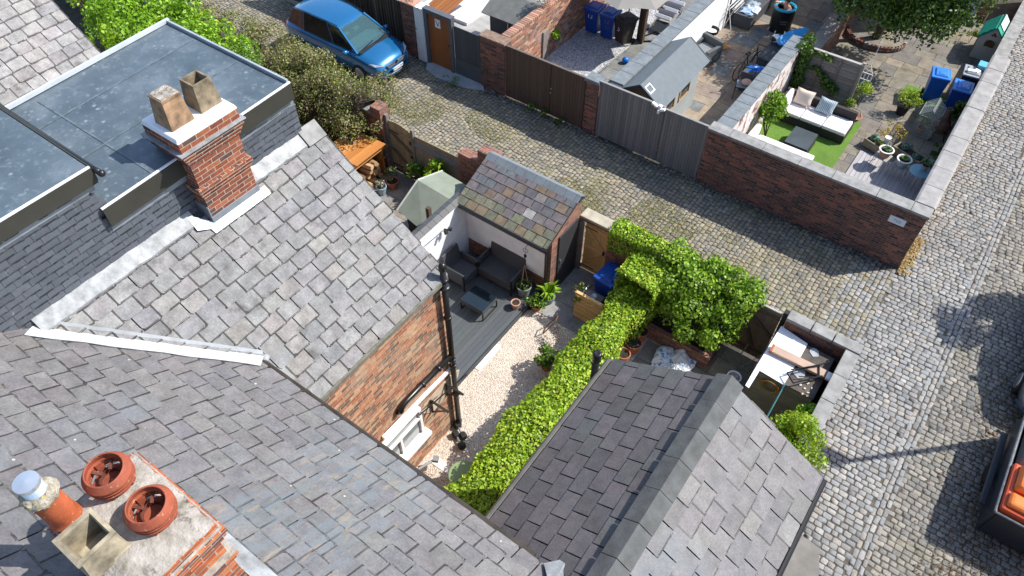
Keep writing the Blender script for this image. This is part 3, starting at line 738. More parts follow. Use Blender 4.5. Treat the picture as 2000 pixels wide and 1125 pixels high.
k = MB(); n = 14
gv = []; gf = []
for i in range(n+1):
    for j in range(n+1):
        x = X0-.05+(X1-X0+.10)*i/n; y = Y0-.05+(Y1-Y0+.10)*j/n; e = min(i,n-i,j,n-j)
        gv.append((x+random.uniform(-.01,.01), y+random.uniform(-.01,.01), ZS-.018+min(.07,e*.022)+random.uniform(-.008,.008)))
for i in range(n):
    for j in range(n): gf.append((i*(n+1)+j,(i+1)*(n+1)+j,(i+1)*(n+1)+j+1,i*(n+1)+j+1))
k.add(gv,gf); part(st2, 'mortar_slab', k, mortar_top(), smooth=True)
def clay(name, c, lich):
    m = bpy.data.materials.new(name); nt = NT(m); p = pos(nt)
    b = nt.mix(1.0, c, nt.ramp(nt.noise(6,6,p,.6), [(.25,.6),(.75,1.25)]), 'MULTIPLY')
    b = nt.mix(nt.ramp(nt.noise(24,5,p,.65), [(.62,0.0),(.68,lich)]), b, (.50,.42,.20))
    b = nt.mix(nt.ramp(nt.noise(4,5,p,.6), [(.56,0.0),(.72,.5)]), b, (.12,.055,.04))
    out(nt, b, .7, 0, .3, nt.noise(40,4,p), .25); return m
m_pot = clay('red_clay_pot', (.30,.078,.042), .5); m_pot2 = clay('lichened_clay_pot', (.40,.10,.04), 1.0)
for (px,py) in ((225,942),(306,1008)):
    c = PZ(px,py,ZS+.03)
    p = MB()
    p.lathe(c, [(.15,0),(.19,.015),(.20,.03),(.19,.045),(.145,.05)], 28)
    for z in (.085,.138): p.lathe(c, [(.190,z),(.222+z*.08,z),(.228+z*.08,z+.024),(.190,z+.028),(.190,z)], 48)
    p.lathe(c, [(.18,.185),(.240,.188),(.238,.21),(.212,.255),(.195,.282),(.187,.290),(.176,.285),(.182,.25),(.19,.21),(.18,.185)], 48)
    for k in range(5):
        a = 2*PI*k/5+.6; p.ob(c+Vector((.195*math.cos(a),.195*math.sin(a),.115)), (.05,.07,.15), rz=a)
    p.v = [tuple(c+(Vector(v)-c)*.83) for v in p.v]
    o = part(st2, 'louvred_chimney_pot', p, m_pot, bevel=.004)
    q = MB(); q.lathe(c, [(.115,.0),(.115,.11),(.105,.115),(.10,.02),(.0,.02)], 18)
    for a in (2.4,3.6): q.ob(c+Vector((.135*math.cos(a),.135*math.sin(a),.15)), (.13,.028,.02), rz=a)
    q.v = [tuple(c+(Vector(v)-c)*.83) for v in q.v]
    part(st2, 'inner_baffle', q, plain('sooty_clay',(.13,.045,.03),.85,.5,9))
c = PZ(128,1008,ZS+.03); p = MB()
p.lathe(c, [(.165,0),(.155,.03),(.148,.06),(.142,.50),(.15,.505),(.15,.54),(.0,.54)], 44); p.v = [tuple(c+(Vector(v)-c)*.8) for v in p.v]; part(st2, 'tall_clay_pot', p, m_pot2, smooth=False)
p = MB(); pr = [(.16,.52),(.185,.50),(.20,.535),(.185,.585),(.15,.615),(.10,.625)]
p.lathe(c, pr, 26); V = []
for v in p.v:
    d = Vector(v)-c; k = 1+random.uniform(-.09,.09); V.append((c.x+d.x*k, c.y+d.y*k, v[2]+random.uniform(-.012,.012)))
p.v = [tuple(c+Vector(((v[0]-c.x)*.70,(v[1]-c.y)*.70,(v[2]-c.z)*.8))) for v in V]
def lich():
    m = bpy.data.materials.new('yellow_lichen_mortar'); nt = NT(m); q = pos(nt)
    b = nt.ramp(nt.noise(16,6,q,.65), [(.3,(.16,.14,.11)),(.55,(.36,.33,.27)),(.7,(.45,.42,.35))])
    b = nt.mix(nt.ramp(nt.noise(19,4,q,.6), [(.57,0.0),(.64,.9)]), b, (.42,.33,.07))
    out(nt, b, .95, 0, .1, nt.noise(45,4,q), .9, .02); return m
part(st2, 'mortar_collar', p, lich())
p = MB(); pr = [(.10,.60)]
for i in range(6): pr += [(.100,.615+i*.022),(.108,.626+i*.022)]
pr += [(.104,.755),(.118,.76),(.118,.80),(.0,.822)]
p.lathe(c, pr, 24); p.v = [tuple(c+(Vector(v)-c)*.8) for v in p.v]; part(st2, 'metal_cowl', p, plain('bright_flue_metal', (.66,.72,.78), .28, .12, 6, metal=.7))
c = PZ(196,1075,ZS+.03); q = 1.414; p = MB()
p.lathe(c, [(.215*q,0),(.20*q,.03),(.165*q,.28),(.165*q,.30),(.198*q,.31),(.198*q,.345),(.16*q,.352),(.15*q,.33),(.135*q,.02),(0,.02)], 4); p.v = [tuple(c+(Vector(v)-c)*.84) for v in p.v]
part(st2, 'square_chimney_pot', p, plain('sooty_stone_pot', (.33,.285,.20), .9, .8, 6, .35, 30))
p = MB(); p.slab([on_main(X0-.1,Y1+.02,.07), on_main(X1+.22,Y1+.02,.07), on_main(X1+.24,Y1+.19,.05), on_main(X0-.1,Y1+.19,.05)], .012)
p.slab([on_main(X1+.002,Y0-.3,.06), on_main(X1+.16,Y0-.3,.05), on_main(X1+.16,Y1+.1,.05), on_main(X1+.002,Y1+.1,.06)], .012)
part(HA, 'stack_flashing', p, m_leadw, bevel=.005)

# ---- house B: end of the row
HB = thing('terraced_house', 'end terrace house with the dark ridged slate wing along the street', 'house', (-1,0,0))
main_roof(HB, -3.3, .95, SLATE_M, m_slateM)
BL, BRX, BR_, BZ = -2.43, -.745, .86, 6.05; bz0 = 5.08; BY1 = 6.13
w = MB(); w.box(-2.33,.77,2.0,6.03,0,5.05); part(HB, 'wall', w, m_brW)
gb = MB(); gb.prism([(-2.33,5.0),(.77,5.0),(BRX,BZ-.06)], 2.0, 6.03, fn=lambda a,b,h: (a,h,b)); part(HB, 'gable', gb, m_brW)
rf = MB(); rf.slab([(BL,1.6,bz0-.03),(BL,BY1,bz0-.03),(BRX,BY1,BZ-.03),(BRX,1.6,BZ-.03)], .08); rf.slab([(BR_,1.6,bz0-.03),(BR_,BY1,bz0-.03),(BRX,BY1,BZ-.03),(BRX,1.6,BZ-.03)], .08)
rB = part(HB, 'wing_roof', rf, m_under2)
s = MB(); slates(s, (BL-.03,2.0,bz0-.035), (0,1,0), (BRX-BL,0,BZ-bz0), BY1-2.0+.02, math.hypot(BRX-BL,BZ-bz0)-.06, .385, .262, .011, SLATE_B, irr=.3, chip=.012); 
for i in range(len(s.f)): pass
part(rB, 'slates', s, m_slateB, label='dark purple slates on the shaded slope')
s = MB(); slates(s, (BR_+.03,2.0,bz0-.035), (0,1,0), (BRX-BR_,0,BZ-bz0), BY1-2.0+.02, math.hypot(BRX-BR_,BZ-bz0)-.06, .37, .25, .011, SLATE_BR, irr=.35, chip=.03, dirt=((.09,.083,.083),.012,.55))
part(rB, 'slates', s, m_slateM, label='pale grey slates on the sunny slope')
rt = MB(); y = BY1+.02
while y > 2.2:
    h = random.uniform(0,.006)
    for sx_, zz in ((-1,0),(1,0)):
        dx = .20*sx_
        rt.slab([(BRX,y-.495,BZ+.070+h),(BRX,y,BZ+.088+h),(BRX+dx,y,BZ-.035+h),(BRX+dx,y-.495,BZ-.053+h)], .022)
    y -= .51
part(rB, 'ridge_tiles', rt, plain('grey_ridge_tile', (.098,.102,.10), .8, .4, 5, .4, 40), bevel=.004)
vb = MB()
vb.bar((BL,BY1-.02,bz0-.06),(BRX,BY1-.02,BZ-.05),.05,.07); vb.bar((BR_,BY1-.02,bz0-.06),(BRX,BY1-.02,BZ-.05),.05,.07); part(HB, 'verge_board', vb, m_blackm)
gt = MB(); gt.tube([(BL-.09,2.9,bz0-.09),(BL-.09,BY1-.02,bz0-.09)], .055, 10); gt.bar((BL-.02,2.9,bz0-.06),(BL-.02,BY1,bz0-.06),.03,.09)
part(HB, 'gutter', gt, plain('grey_old_gutter', (.10,.095,.085), .6, .35, 6))
gt = MB(); gt.tube([(BR_+.07,2.0,bz0-.09),(BR_+.07,BY1+.0,bz0-.09)], .045, 10); gt.bar((BR_+.02,2.0,bz0-.06),(BR_+.02,BY1,bz0-.06),.03,.09); part(HB, 'gutter', gt, m_black)
vp = MB(); c = Vector((-2.60,5.80,0)); vp.tube([c,(c.x,c.y,5.45)], .055, 12); vp.lathe((c.x,c.y,5.3), [(.06,0),(.07,.01),(.07,.18),(.055,.2),(.03,.19)], 12)
part(HB, 'soil_pipe', vp, m_black, smooth=True)
fl = MB(); a = PZ(1078,1100,5.75); b = PZ(1100,1140,5.9)
fl.slab([PZ(1062,1100,5.72),PZ(1108,1090,5.72),PZ(1100,1112,5.8),PZ(1102,1150,5.95),PZ(1075,1150,5.95)], .012); part(HB, 'valley_flashing', fl, m_leadw)

# ---- house C: dormers with dark slate cheeks and flat roofs
HC = thing('terraced_house', 'house with flat-roofed grey dormers and dark slate-hung side', 'house', (-11,0,0))
w = MB(); w.box(-13.5,-8.34,-7.5,2.65,0,5.45); w.box(-10.9,-8.32,2.65,5.60,0,6.9); part(HC, 'wall', w, m_brW)
bd = MB(); bd.prism([(5.60,6.90),(.80,6.90),(-1.2,8.20),(-4.0,8.20),(-4.0,5.0),(5.60,5.0)][::-1], -10.9, -8.315, fn=lambda a,b,h: (h,a,b))
bd.box(-10.9,-8.316,-3.5,2.42,6.9,8.36); bd.box(-10.9,-8.317,2.42,5.60,6.9,7.68)
part(HC, 'dormer_body', bd, m_under2)
ck = MB()
def ck_keep(c):
    y, z = c.y, c.z
    return (z > 6.93 or y < .9) and z > EZ+MS*(EY-y)-.1 and ((y < 2.46 and z < 8.28) or (y <= 5.66 and z < 7.60+.02*(y-2.4)))
slates(ck, (-8.309,-1.6,6.93), (0,1,0), (0,0,1), 7.3, 1.45, .225, .108, .011, SLATE_C, irr=.15, keep=ck_keep, gap=.005, chip=.003, dirt=((.022,.026,.034),.019,1.0,.0))  # here the dirt strips are plain dark blue lines along each course
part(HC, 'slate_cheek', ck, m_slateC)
# upper flat roof (left) and lower flat roof
def froof(T, x0, x1, y0, y1, zs, fas, name):
    z00, z01 = zs
    m = MB(); m.slab([(x0,y0,z00),(x1,y0,z00),(x1,y1,z01),(x0,y1,z01)], .05); r = part(T, name, m, m_flat)
    return r
fr1 = froof(HC, -11.16, -8.26, 2.405, 5.68, (7.90,7.99), 0, 'lower_flat_roof')
fr2 = froof(HC, -13.2, -8.25, -3.5, 2.52, (8.52,8.52), 0, 'upper_flat_roof')
f = MB(); f.slab([(-8.245,2.40,7.895),(-8.245,5.68,7.985),(-8.245,5.68,7.71),(-8.245,2.40,7.60)], .02); fa = part(HC, 'fascia_board', f, m_fascia)
sc = MB()
for (px,py) in ((538,183),(494,213),(231,410)):
    c = PX(px,py,-8.243); sc.lathe(c, [(.035,-.006),(.035,.004),(.0,.004)], 12, M=Matrix.Rotation(PI/2,4,'Y'))
part(fa, 'cap_screw', sc, m_black)
f = MB(); f.slab([(-8.245,-3.4,8.515),(-8.245,2.53,8.515),(-8.245,2.53,8.29),(-8.245,-3.4,8.29)], .02); f.slab([(-8.255,2.535,8.515),(-11.2,2.535,8.515),(-11.2,2.535,8.29),(-8.255,2.535,8.29)], .02); part(HC, 'fascia_board', f, m_fascia)
tr = MB()
tr.bar((-8.246,2.40,7.912),(-8.246,5.68,8.002),.03,.02); part(HC, 'roof_edge_trim', tr, m_whitep); tr = MB(); tr.bar((-8.246,-3.4,8.532),(-8.246,2.53,8.532),.03,.02); part(HC, 'roof_edge_trim', tr, m_whitep)
kb = MB(); kb.bar((-8.27,5.66,8.01),(-11.16,5.66,8.01),.035,.07); part(HC, 'roof_kerb', kb, plain('rubber_kerb', (.33,.37,.40), .4, .2, 4))
kb = MB(); kb.bar((-11.14,2.45,7.96),(-11.14,5.70,8.03),.05,.06); part(HC, 'roof_kerb', kb, plain('pale_metal_kerb', (.62,.66,.70), .35, .15, 4, metal=.2))
gp = MB(); gp.tube([(-11.4,2.57,8.49),(-8.28,2.57,8.46),(-8.14,2.59,8.44)], .04, 10); gp.sphere((-8.14,2.59,8.44),.048,10,6); part(HC, 'roof_gutter', gp, m_black, smooth=True)
ls = MB(); ls.slab([(-8.302,-3,8.30),(-8.302,2.48,8.30),(-8.298,2.48,8.17),(-8.298,-3,8.17)], .008)
ls.slab([(-8.302,2.42,7.61),(-8.302,5.66,7.72),(-8.298,5.68,7.57),(-8.298,2.40,7.47)], .008); part(HC, 'lead_strip', ls, m_lead)
sm = MB()
for (yy) in (3.1,3.9,4.75): sm.box(-11.1,-8.3,yy,yy+.02,7.93+.026*(yy-2.3),7.936+.026*(yy-2.3)) if yy < 3 else None
for xx in (-9.35,-10.4): sm.slab([(xx,2.5,7.912),(xx+.03,2.5,7.912),(xx+.03,5.6,7.996),(xx,5.6,7.996)], .004)
sm.slab([(-11,3.2,7.930),(-8.3,3.2,7.930),(-8.3,3.23,7.931),(-11,3.23,7.931)], .004)
part(fr1, 'roof_seam', sm, plain('pale_seam', (.125,.16,.185), .5, .5, 8))
rr = MB(); rr.slab([(-10.95,2.6,5.05),(-10.95,5.95,5.05),(-8.33,5.95,6.95),(-8.33,2.6,6.95)], .09); part(HC, 'wing_roof', rr, m_under)
mr = MB(); mr.slab([(-13.5,EY,EZ-.05),(-8.36,EY,EZ-.05),(-8.36,RY,RZ-.05),(-13.5,RY,RZ-.05)], .1); part(HC, 'roof', mr, m_under)

# ---- house D: only its wing roof shows
HD = thing('terraced_house', 'house whose bleached slate wing roof fills the top left corner', 'house', (-16,0,0))
w = MB(); w.box(-19.3,-14.32,-7.5,5.9,0,4.95); part(HD, 'wall', w, m_brW)
DX0, DXR, DZ0, DZR = -14.2, -16.85, 5.0, 6.98
rf = MB(); rf.slab([(DX0,1,DZ0-.03),(DX0,6.0,DZ0-.03),(DXR,6.0,DZR-.03),(DXR,1,DZR-.03)], .09); rf.slab([(DXR-2.6,1,DZ0-.03),(DXR-2.6,6.0,DZ0-.03),(DXR,6.0,DZR-.03),(DXR,1,DZR-.03)], .09); r = part(HD, 'wing_roof', rf, m_under)
s = MB(); slates(s, (DX0+.03,1.0,DZ0-.03), (0,1,0), (-2.65,0,1.98), 5.03, 3.28, .34, .24, .013, SLATE_D, dirt=((.10,.095,.09),.02,.85)); part(r, 'slates', s, m_slateA)
gb = MB(); gb.prism([(DX0-.1,4.9),(DXR,6.9),(DXR-2.4,4.9)], 5.6, 5.9, fn=lambda a,b,h: (a,h,b)); part(HD, 'gable', gb, m_brW)
# ============================================================ NEAR GARDENS
def wall(name, label, x0, x1, y0, y1, z1, mat, cop=None, copm=None, cat='wall', segs=0, ov=.04, coph=.075, flat=True, bevel=.012):
    t = thing(name, label, cat, ((x0+x1)/2,(y0+y1)/2,0))
    part(t, 'brickwork', MB().box(x0,x1,y0,y1,-.1,z1), mat)
    if copm:
        c = MB(); lx = x1-x0 > y1-y0; a, b = (x0,x1) if lx else (y0,y1); n = max(1,int((b-a)/(segs or .9)))
        for k in range(n):
            s0 = a+(b-a)*k/n+.004; s1 = a+(b-a)*(k+1)/n-.004; h = random.uniform(0,.008)
            if lx: c.box(s0,s1,y0-ov,y1+ov,z1+.001,z1+coph+h)
            else: c.box(x0-ov,x1+ov,s0,s1,z1+.001,z1+coph+h)
        part(t, 'coping', c, copm, bevel=bevel)
    return t
W_TAN = [(.62,.40,.165),(.67,.44,.19),(.57,.36,.145),(.70,.46,.20)]
W_GREY = [(.20,.185,.165),(.235,.215,.19),(.17,.16,.145)]
W_DARK = [(.20,.165,.125),(.23,.19,.145),(.175,.145,.11)]
def boards(mb, x0, x1, y, z0, z1, w, cols, th=.022, top=None, gap=.004):
    x = x0
    while x < x1-.01:
        b = min(x+w,x1); zt = z1 if top is None else top((x+b)/2)
        mb.box(x+gap/2,b-gap/2,y-th/2,y+th/2,z0+random.uniform(0,.01),zt,jc(random.choice(cols),.1)); x = b
    return mb
# --- gravel bed, paving, decking
gz = MB().prism([(-6.32,3.2),(-4.1,3.2),(-4.1,9.75),(-5.15,9.75),(-6.1,9.55),(-6.32,9.4)], -.05, .025)
struct('gravel', gz, m_gravel, kind='stuff')
pv = MB(); flags(pv, -6.1,-3.9,9.5,11.4,.045,[(.26,.27,.255),(.30,.305,.29),(.23,.24,.23)], rows=(.6,.8), wid=(.6,.9)); struct('paving', pv, m_flag)
pv = MB(); flags(pv, -3.5,.5,6.1,11.3,.04,[(.25,.24,.19),(.30,.285,.225),(.22,.21,.175),(.35,.315,.225)], rows=(.5,.6), wid=(.5,.62)); struct('paving', pv, m_flag)
pv = MB(); flags(pv, -13.6,-8.9,6.5,11.4,.04,[(.33,.28,.22),(.28,.25,.21),(.24,.23,.215)], rows=(.5,.7), wid=(.5,.9)); struct('paving', pv, m_flag)
dk = thing('decking', 'dark grey timber decking beside the brick wing and gravel', 'decking', (-7.5,8,0))
d = MB(); x = -8.6
while x < -6.36:
    d.box(x+.003,min(x+.122,-6.33),5.92,10.06,.115,.15,jc((.075,.085,.092),.12)); x += .125
part(dk, 'boards', d, attr('grey_decking', .6, .22, 8, .3, 60, .4, streak=(14,1,14)))
d = MB(); d.box(-6.328,-6.30,5.92,10.06,-.02,.152); d.box(-8.6,-6.34,5.93,10.05,-.02,.11); part(dk, 'fascia', d, plain('deck_fascia', (.05,.058,.064), .6, .2, 8))
e = MB(); a, b = PZ(932,722,.03), PZ(972,672,.03); e.box(-6.296,-6.16,a.y,b.y,-.02,.045); solo('edging_slab', 'long white edging slab lying between deck and gravel', 'slab', e, plain('white_slab',(.70,.68,.64),.85,.12,4), bevel=.008)
e = MB(); a, b = PZ(845,893,.03), PZ(885,913,.03); e.box(a.x,b.x+.08,a.y-.12,a.y+.06,-.02,.04); struct('path_slab', e, plain('white_slab',(.70,.68,.64)))
# --- outhouse
OH = thing('outhouse', 'small brick outhouse with multicoloured slate roof and white painted front', 'outhouse', (-7.35,10.7,0))
ox0, ox1, oy0, oy1 = -8.80, -6.12, 10.10, 11.36
o = MB(); o.box(ox0,ox1,oy0,oy1,-.05,2.12); part(OH, 'wall', o, m_brO)
o = MB(); o.prism([(oy0,2.121),(oy1,2.121),(oy1,2.50),(11.12,2.60)], ox0, ox1, fn=lambda a,b,h: (h,a,b)); part(OH, 'gable', o, m_brO)
o = MB(); o.box(ox0+.0,-6.30,oy0-.014,oy0+.01,.62,2.10); part(OH, 'painted_front', o, m_brP)
rf = MB(); E0, E1 = Vector((-8.78,9.80,2.08)), Vector((-6.06,9.80,2.08)); T0, T1 = Vector((-8.78,11.10,2.635)), Vector((-6.06,11.10,2.635))
rf.slab([E0,E1,T1,T0], .05); rf.slab([T0,T1,(-6.06,11.38,2.53),(-8.78,11.38,2.53)], .05)
r = part(OH, 'roof', rf, m_under2)
s = MB(); V = (T0-E0); n = 0
slates(s, E0+Vector((0,-.02,.0)), (1,0,0), V, 2.72, V.length-.05, .285, .235, .011, SLATE_S+[(.18,.165,.155),(.19,.145,.10),(.17,.13,.10)], irr=.25, chip=.012)
for i, v in enumerate(s.c):
    f = s.f[i]; y = s.v[f[0]][1]; x = s.v[f[0]][0]
    if y < 10.06 and random.random() < .75: s.c[i] = random.choice([(.165,.175,.115),(.185,.185,.13),(.19,.15,.10),(.145,.15,.11)])
    elif random.random() < .012: s.c[i] = (.33,.33,.31)
part(r, 'slates', s, m_slateS)
rt = MB(); x = -8.78
while x < -6.1:
    x1 = min(x+.29,-6.05)
    for (ya,za,yb,zb) in ((11.0,2.61,11.18,2.72),(11.36,2.60,11.18,2.72)):
        rt.slab([(x+.004,ya,za),(x1-.004,ya,za),(x1-.004,yb,zb),(x+.004,yb,zb)], .03)
    x = x1
part(r, 'ridge_tiles', rt, plain('blue_grey_ridge_tile', (.165,.195,.215), .7, .2, 4, .2, 40), bevel=.006)
gt = MB(); gt.tube([(-8.62,9.74,2.05),(-6.02,9.74,2.03)], .05, 10); gt.tube([(-6.2,9.76,2.0),(-6.2,9.95,1.92),(-6.2,10.03,1.8),(-6.2,10.03,.1)], .034, 8); part(OH, 'gutter', gt, m_black)
dr = MB(); dr.box(-6.116,-6.08,10.38,11.2,.05,1.95); dd = part(OH, 'door', dr, plain('dark_grey_door', (.035,.037,.04), .55, .2, 5), bevel=.005)
hh = MB(); hh.bar((-6.06,10.45,1.0),(-6.06,10.45,1.12),.02,.02,up=(1,0,0)); part(dd, 'handle', hh, m_metal)
st = MB(); st.box(-6.08,-6.0,10.05,10.2,1.0,1.001)
# --- white garden wall with slate capping
GW = thing('garden_wall', 'white painted wall topped by dark slates beside the decking', 'wall', (-8.75,8,0))
part(GW, 'brickwork', MB().box(-8.91,-8.69,5.92,10.095,-.05,2.06), m_brP)
c = MB(); y = 5.95
while y < 10.1:
    y1 = min(y+.23,10.3); c.slab([(-8.645,y+.004,2.075),(-8.645,y1-.004,2.075),(-8.785,y1-.004,2.145),(-8.785,y+.004,2.145)], .02, jc((.035,.04,.045),.4)); c.slab([(-8.96,y+.004,2.075),(-8.96,y1-.004,2.075),(-8.79,y1-.004,2.14),(-8.79,y+.004,2.14)], .02, jc((.085,.088,.09),.2)); y = y1
part(GW, 'slate_capping', c, m_slateC)
l = MB(); q = PX(868,448,-8.62); l.tube([(q.x,q.y,q.z),(q.x+.1,q.y,q.z+.03)], .03, 8); l.tube([(q.x+.08,q.y-.06,q.z+.06),(q.x+.15,q.y-.10,q.z)], .05, 10); l.tube([(q.x+.08,q.y+.05,q.z+.05),(q.x+.15,q.y+.09,q.z)], .05, 10); l.tube([q,(q.x+.01,q.y-.75,q.z+.06)], .008, 5)
solo('spotlight', 'black twin spotlight on the white painted garden wall', 'outdoor light', l, m_black)
# --- rattan seats and table on the deck
def rattan(name, label, cat, loc, rz, w, mat, top_cols=None):
    t = thing(name, label, cat, loc, rz)           # local: width x, faces -y
    part(t, 'seat', MB().box(-w/2+.05,w/2-.05,-.30,.24,.14,.40), mat, local=True, bevel=.012)
    b = MB(); b.prism([(-w/2+.03,.34),(w/2-.03,.34),(w/2-.03,.86),(-w/2+.03,.86)], 0, .05, fn=lambda a,z,h: (a,.22+h+(z-.34)*.22,z)); part(t, 'backrest', b, mat, local=True, bevel=.01)
    for s in (-1,1):
        a = MB(); x = s*(w/2-.02); a.bar((x,-.34,.60),(x,.26,.60),.05,.04); a.box(x-.018,x+.018,-.33,.26,.2,.58); part(t, 'armrest', a, mat, local=True, bevel=.006)
        for yy in (-.31,.25):
            l = MB(); l.box(x-.02,x+.02,yy-.02,yy+.02,0,.6); part(t, 'leg', l, m_blackm, local=True)
    return t
rattan('armchair', 'grey rattan armchair backed against the white garden wall', 'armchair', (-8.2,9.18,.15), PI/2, .66, m_rattan)
rattan('garden_sofa', 'charcoal rattan two seat sofa against the outhouse front', 'sofa', (-7.38,9.76,.15), 0, 1.14, m_rattan)
CT = thing('coffee_table', 'black glass topped coffee table on the grey decking', 'table', (-7.27,8.68,.15))
part(CT, 'frame', MB().box(-.35,.35,-.29,.29,.24,.355), m_rattan, local=True, bevel=.006)
part(CT, 'glass_top', MB().box(-.345,.345,-.285,.285,.357,.367), m_glass, local=True)
for sx_ in (-1,1):
    for sy_ in (-1,1): part(CT, 'leg', MB().box(sx_*.34-.014,sx_*.34+.014,sy_*.28-.014,sy_*.28+.014,0,.24), m_blackm, local=True)
    part(CT, 'foot_bar', MB().box(sx_*.34-.012,sx_*.34+.012,-.265,.265,0,.02), m_blackm, local=True)
# --- pots round the deck corner
t = potted('plant_pot', 'large sage green pot with cane wigwam on the decking', (-6.62,9.70,.15), .19, .34, plain('sage_pot',(.20,.25,.22),.6,.15,5), plant=(.2,.22,160,.07,DARKG,'leaf'))
cn = MB()
for k in range(3):
    a = 2*PI*k/3+.4; cn.tube([(-6.62+.13*math.cos(a),9.70+.13*math.sin(a),.42),(-6.62,9.70,1.25)], .007, 5, (.4,.26,.12))
part(t, 'cane_wigwam', cn, m_wood)
potted('plant_pot', 'small terracotta pot holding bare soil on the decking edge', (-6.53,9.22,.15), .115, .2, m_terra2)
potted('plant_pot', 'green tub of strap leaved fern at the outhouse corner', (-6.03,9.93,.03), .17, .24, plain('green_glazed',(.12,.19,.17),.3,.15,5), plant=(.30,.42,55,.06,BRIGHT,'blade'))
potted('plant_pot', 'terracotta pot of round leaved geranium beside the gravel', (-6.13,9.56,.03), .14, .2, m_terra, plant=(.25,.22,330,.07,DARKG+GREEN,'leaf'))
hk = MB(); q = PX(1030,488,-6.55); hk.tube([(-6.62,10.06,1.85),(-6.62,9.72,1.85),(-6.62,9.70,1.25)], .006, 5); hk.ob((-6.62,9.72,1.55),(.06,.06,.06),rz=.7); hk.lathe((-6.62,9.72,1.75), [(.07,-.006),(.075,0),(.07,.006),(.062,0),(.07,-.006)], 14, M=Matrix.Rotation(PI/2,4,'X'))
solo('hanging_ornament', 'dark wire hanging ornament above the cane wigwam pot', 'ornament', hk, m_dmetal)
# --- rear wall with timber gate, blue bin, slatted screen
RW = thing('garden_wall', 'brick wall round the timber gate with pale stone coping', 'wall', (-4.8,11.5,0))
b = MB(); b.box(-5.30,-3.3,11.36,11.62,-.05,1.86); b.box(-6.10,-5.301,11.36,11.62,1.76,1.86); b.box(-6.118,-6.10,11.36,11.62,-.05,1.86); part(RW, 'brickwork', b, m_brO)
c = MB()
for (a,b_) in ((-6.12,-5.2),(-5.19,-4.3),(-4.29,-3.3)): c.box(a,b_,11.32,11.66,1.861,1.94)
part(RW, 'coping', c, plain('lichened_sandstone',(.40,.365,.28),.9,.3,5,.35,35), bevel=.015)
part(RW, 'concrete_post', MB().box(-6.10,-5.98,11.28,11.358,-.05,1.75), plain('old_concrete_post',(.20,.185,.165),.9,.3,6,.3,40), bevel=.01)
GT = thing('timber_gate', 'honey brown timber gate in the brick garden wall', 'gate', (-5.64,11.38,0))
bm_ = MB(); boards(bm_, -5.97,-5.31,11.42,.06,1.74,.11,W_TAN); part(GT, 'boards', bm_, m_wood)
bm_ = MB()
for z in (.22,.92,1.60): bm_.box(-5.96,-5.32,11.38,11.408,z-.05,z+.05,jc(W_TAN[1]))
bm_.bar((-5.94,11.384,1.55),(-5.34,11.384,.98),.03,.085,W_TAN[0],up=(0,0,1)); bm_.bar((-5.94,11.384,.28),(-5.34,11.384,.86),.03,.085,W_TAN[2]); part(GT, 'ledge_and_brace', bm_, m_wood, bevel=.004)
bm_ = MB(); bm_.box(-5.975,-5.60,11.372,11.379,1.585,1.615); bm_.box(-5.975,-5.60,11.372,11.379,.205,.235); part(GT, 'hinge', bm_, m_black)
bm_ = MB(); bm_.box(-5.40,-5.34,11.366,11.379,.90,1.05); bm_.tube([(-5.37,11.36,.98),(-5.40,11.33,.98)], .014, 6); part(GT, 'latch', bm_, m_black)
def wheelie(label, base, rz, mat, lidmat, texts=(), group=None, lid_tilt=0, tall=.98):
    t = thing('wheelie_bin', label, 'wheelie bin', base, rz, group)      # local: front faces -y
    H = tall
    b = MB(); b.add([(-.215,-.22,.06),(.215,-.22,.06),(.215,.19,.06),(-.215,.19,.06),(-.275,-.32,H-.06),(.275,-.32,H-.06),(.275,.30,H-.06),(-.275,.30,H-.06)],
                    [(3,2,1,0),(4,5,6,7),(0,1,5,4),(1,2,6,5),(2,3,7,6),(3,0,4,7)])
    b.box(-.29,.29,-.335,.315,H-.10,H-.045); part(t, 'body', b, mat, local=True, bevel=.025)
    l = MB(); l.box(-.295,.295,-.345,.33,H-.043,H+.0,taper=.012); l.box(-.21,.21,-.25,.20,H+.001,H+.045,taper=.04); l.box(-.09,.09,-.20,-.02,H+.046,H+.062,taper=.012); part(t, 'lid', l, lidmat, local=True, bevel=.012)
    h = MB(); h.tube([(-.24,.38,H-.06),(.24,.38,H-.06)], .018, 8); h.bar((-.24,.30,H-.07),(-.24,.39,H-.06),.03); h.bar((.24,.30,H-.07),(.24,.39,H-.06),.03); part(t, 'handle', h, mat, local=True)
    for s in (-1,1):
        w = MB(); w.lathe((s*.235,.23,.10), [(.10,-.03),(.10,.03),(.04,.035),(.0,.035)], 14, M=Matrix.Rotation(PI/2,4,'Y')); part(t, 'wheel', w, m_blackm, local=True)
    for (s, sz, x, z, mm) in texts: text_part(t, 'number', s, sz, mm, (x,-.222-.098*(z-.06)/.86-.012,z), (PI/2-.11,0,0))
    return t
def text_part(par, name, s, size, mat, loc, rot, ext=.001):
    cu = bpy.data.curves.new('txt','FONT'); cu.body = s; cu.size = size; cu.align_x = 'CENTER'; cu.align_y = 'CENTER'; cu.extrude = ext
    tmp = bpy.data.objects.new('txt', cu); me = bpy.data.meshes.new_from_object(tmp); bpy.data.objects.remove(tmp)
    me.materials.clear(); me.materials.append(mat); me.name = name
    o = bpy.data.objects.new(name, me); COL.objects.link(o); o.parent = par; o.location = loc; o.rotation_euler = rot; return o
wheelie('blue wheelie bin tucked between timber gate and ivy hedge', (-4.86,10.86,.05), -.12, m_blue, m_blueL)
SCR = thing('slatted_screen', 'low slatted wooden screen below the ivy hedge', 'screen', (-4.95,9.93,0))
s = MB()
for k in range(12): s.box(-5.26,-4.5,9.90,9.92,.08+k*.075,.08+k*.075+.05,jc(W_TAN[k%4],.1))
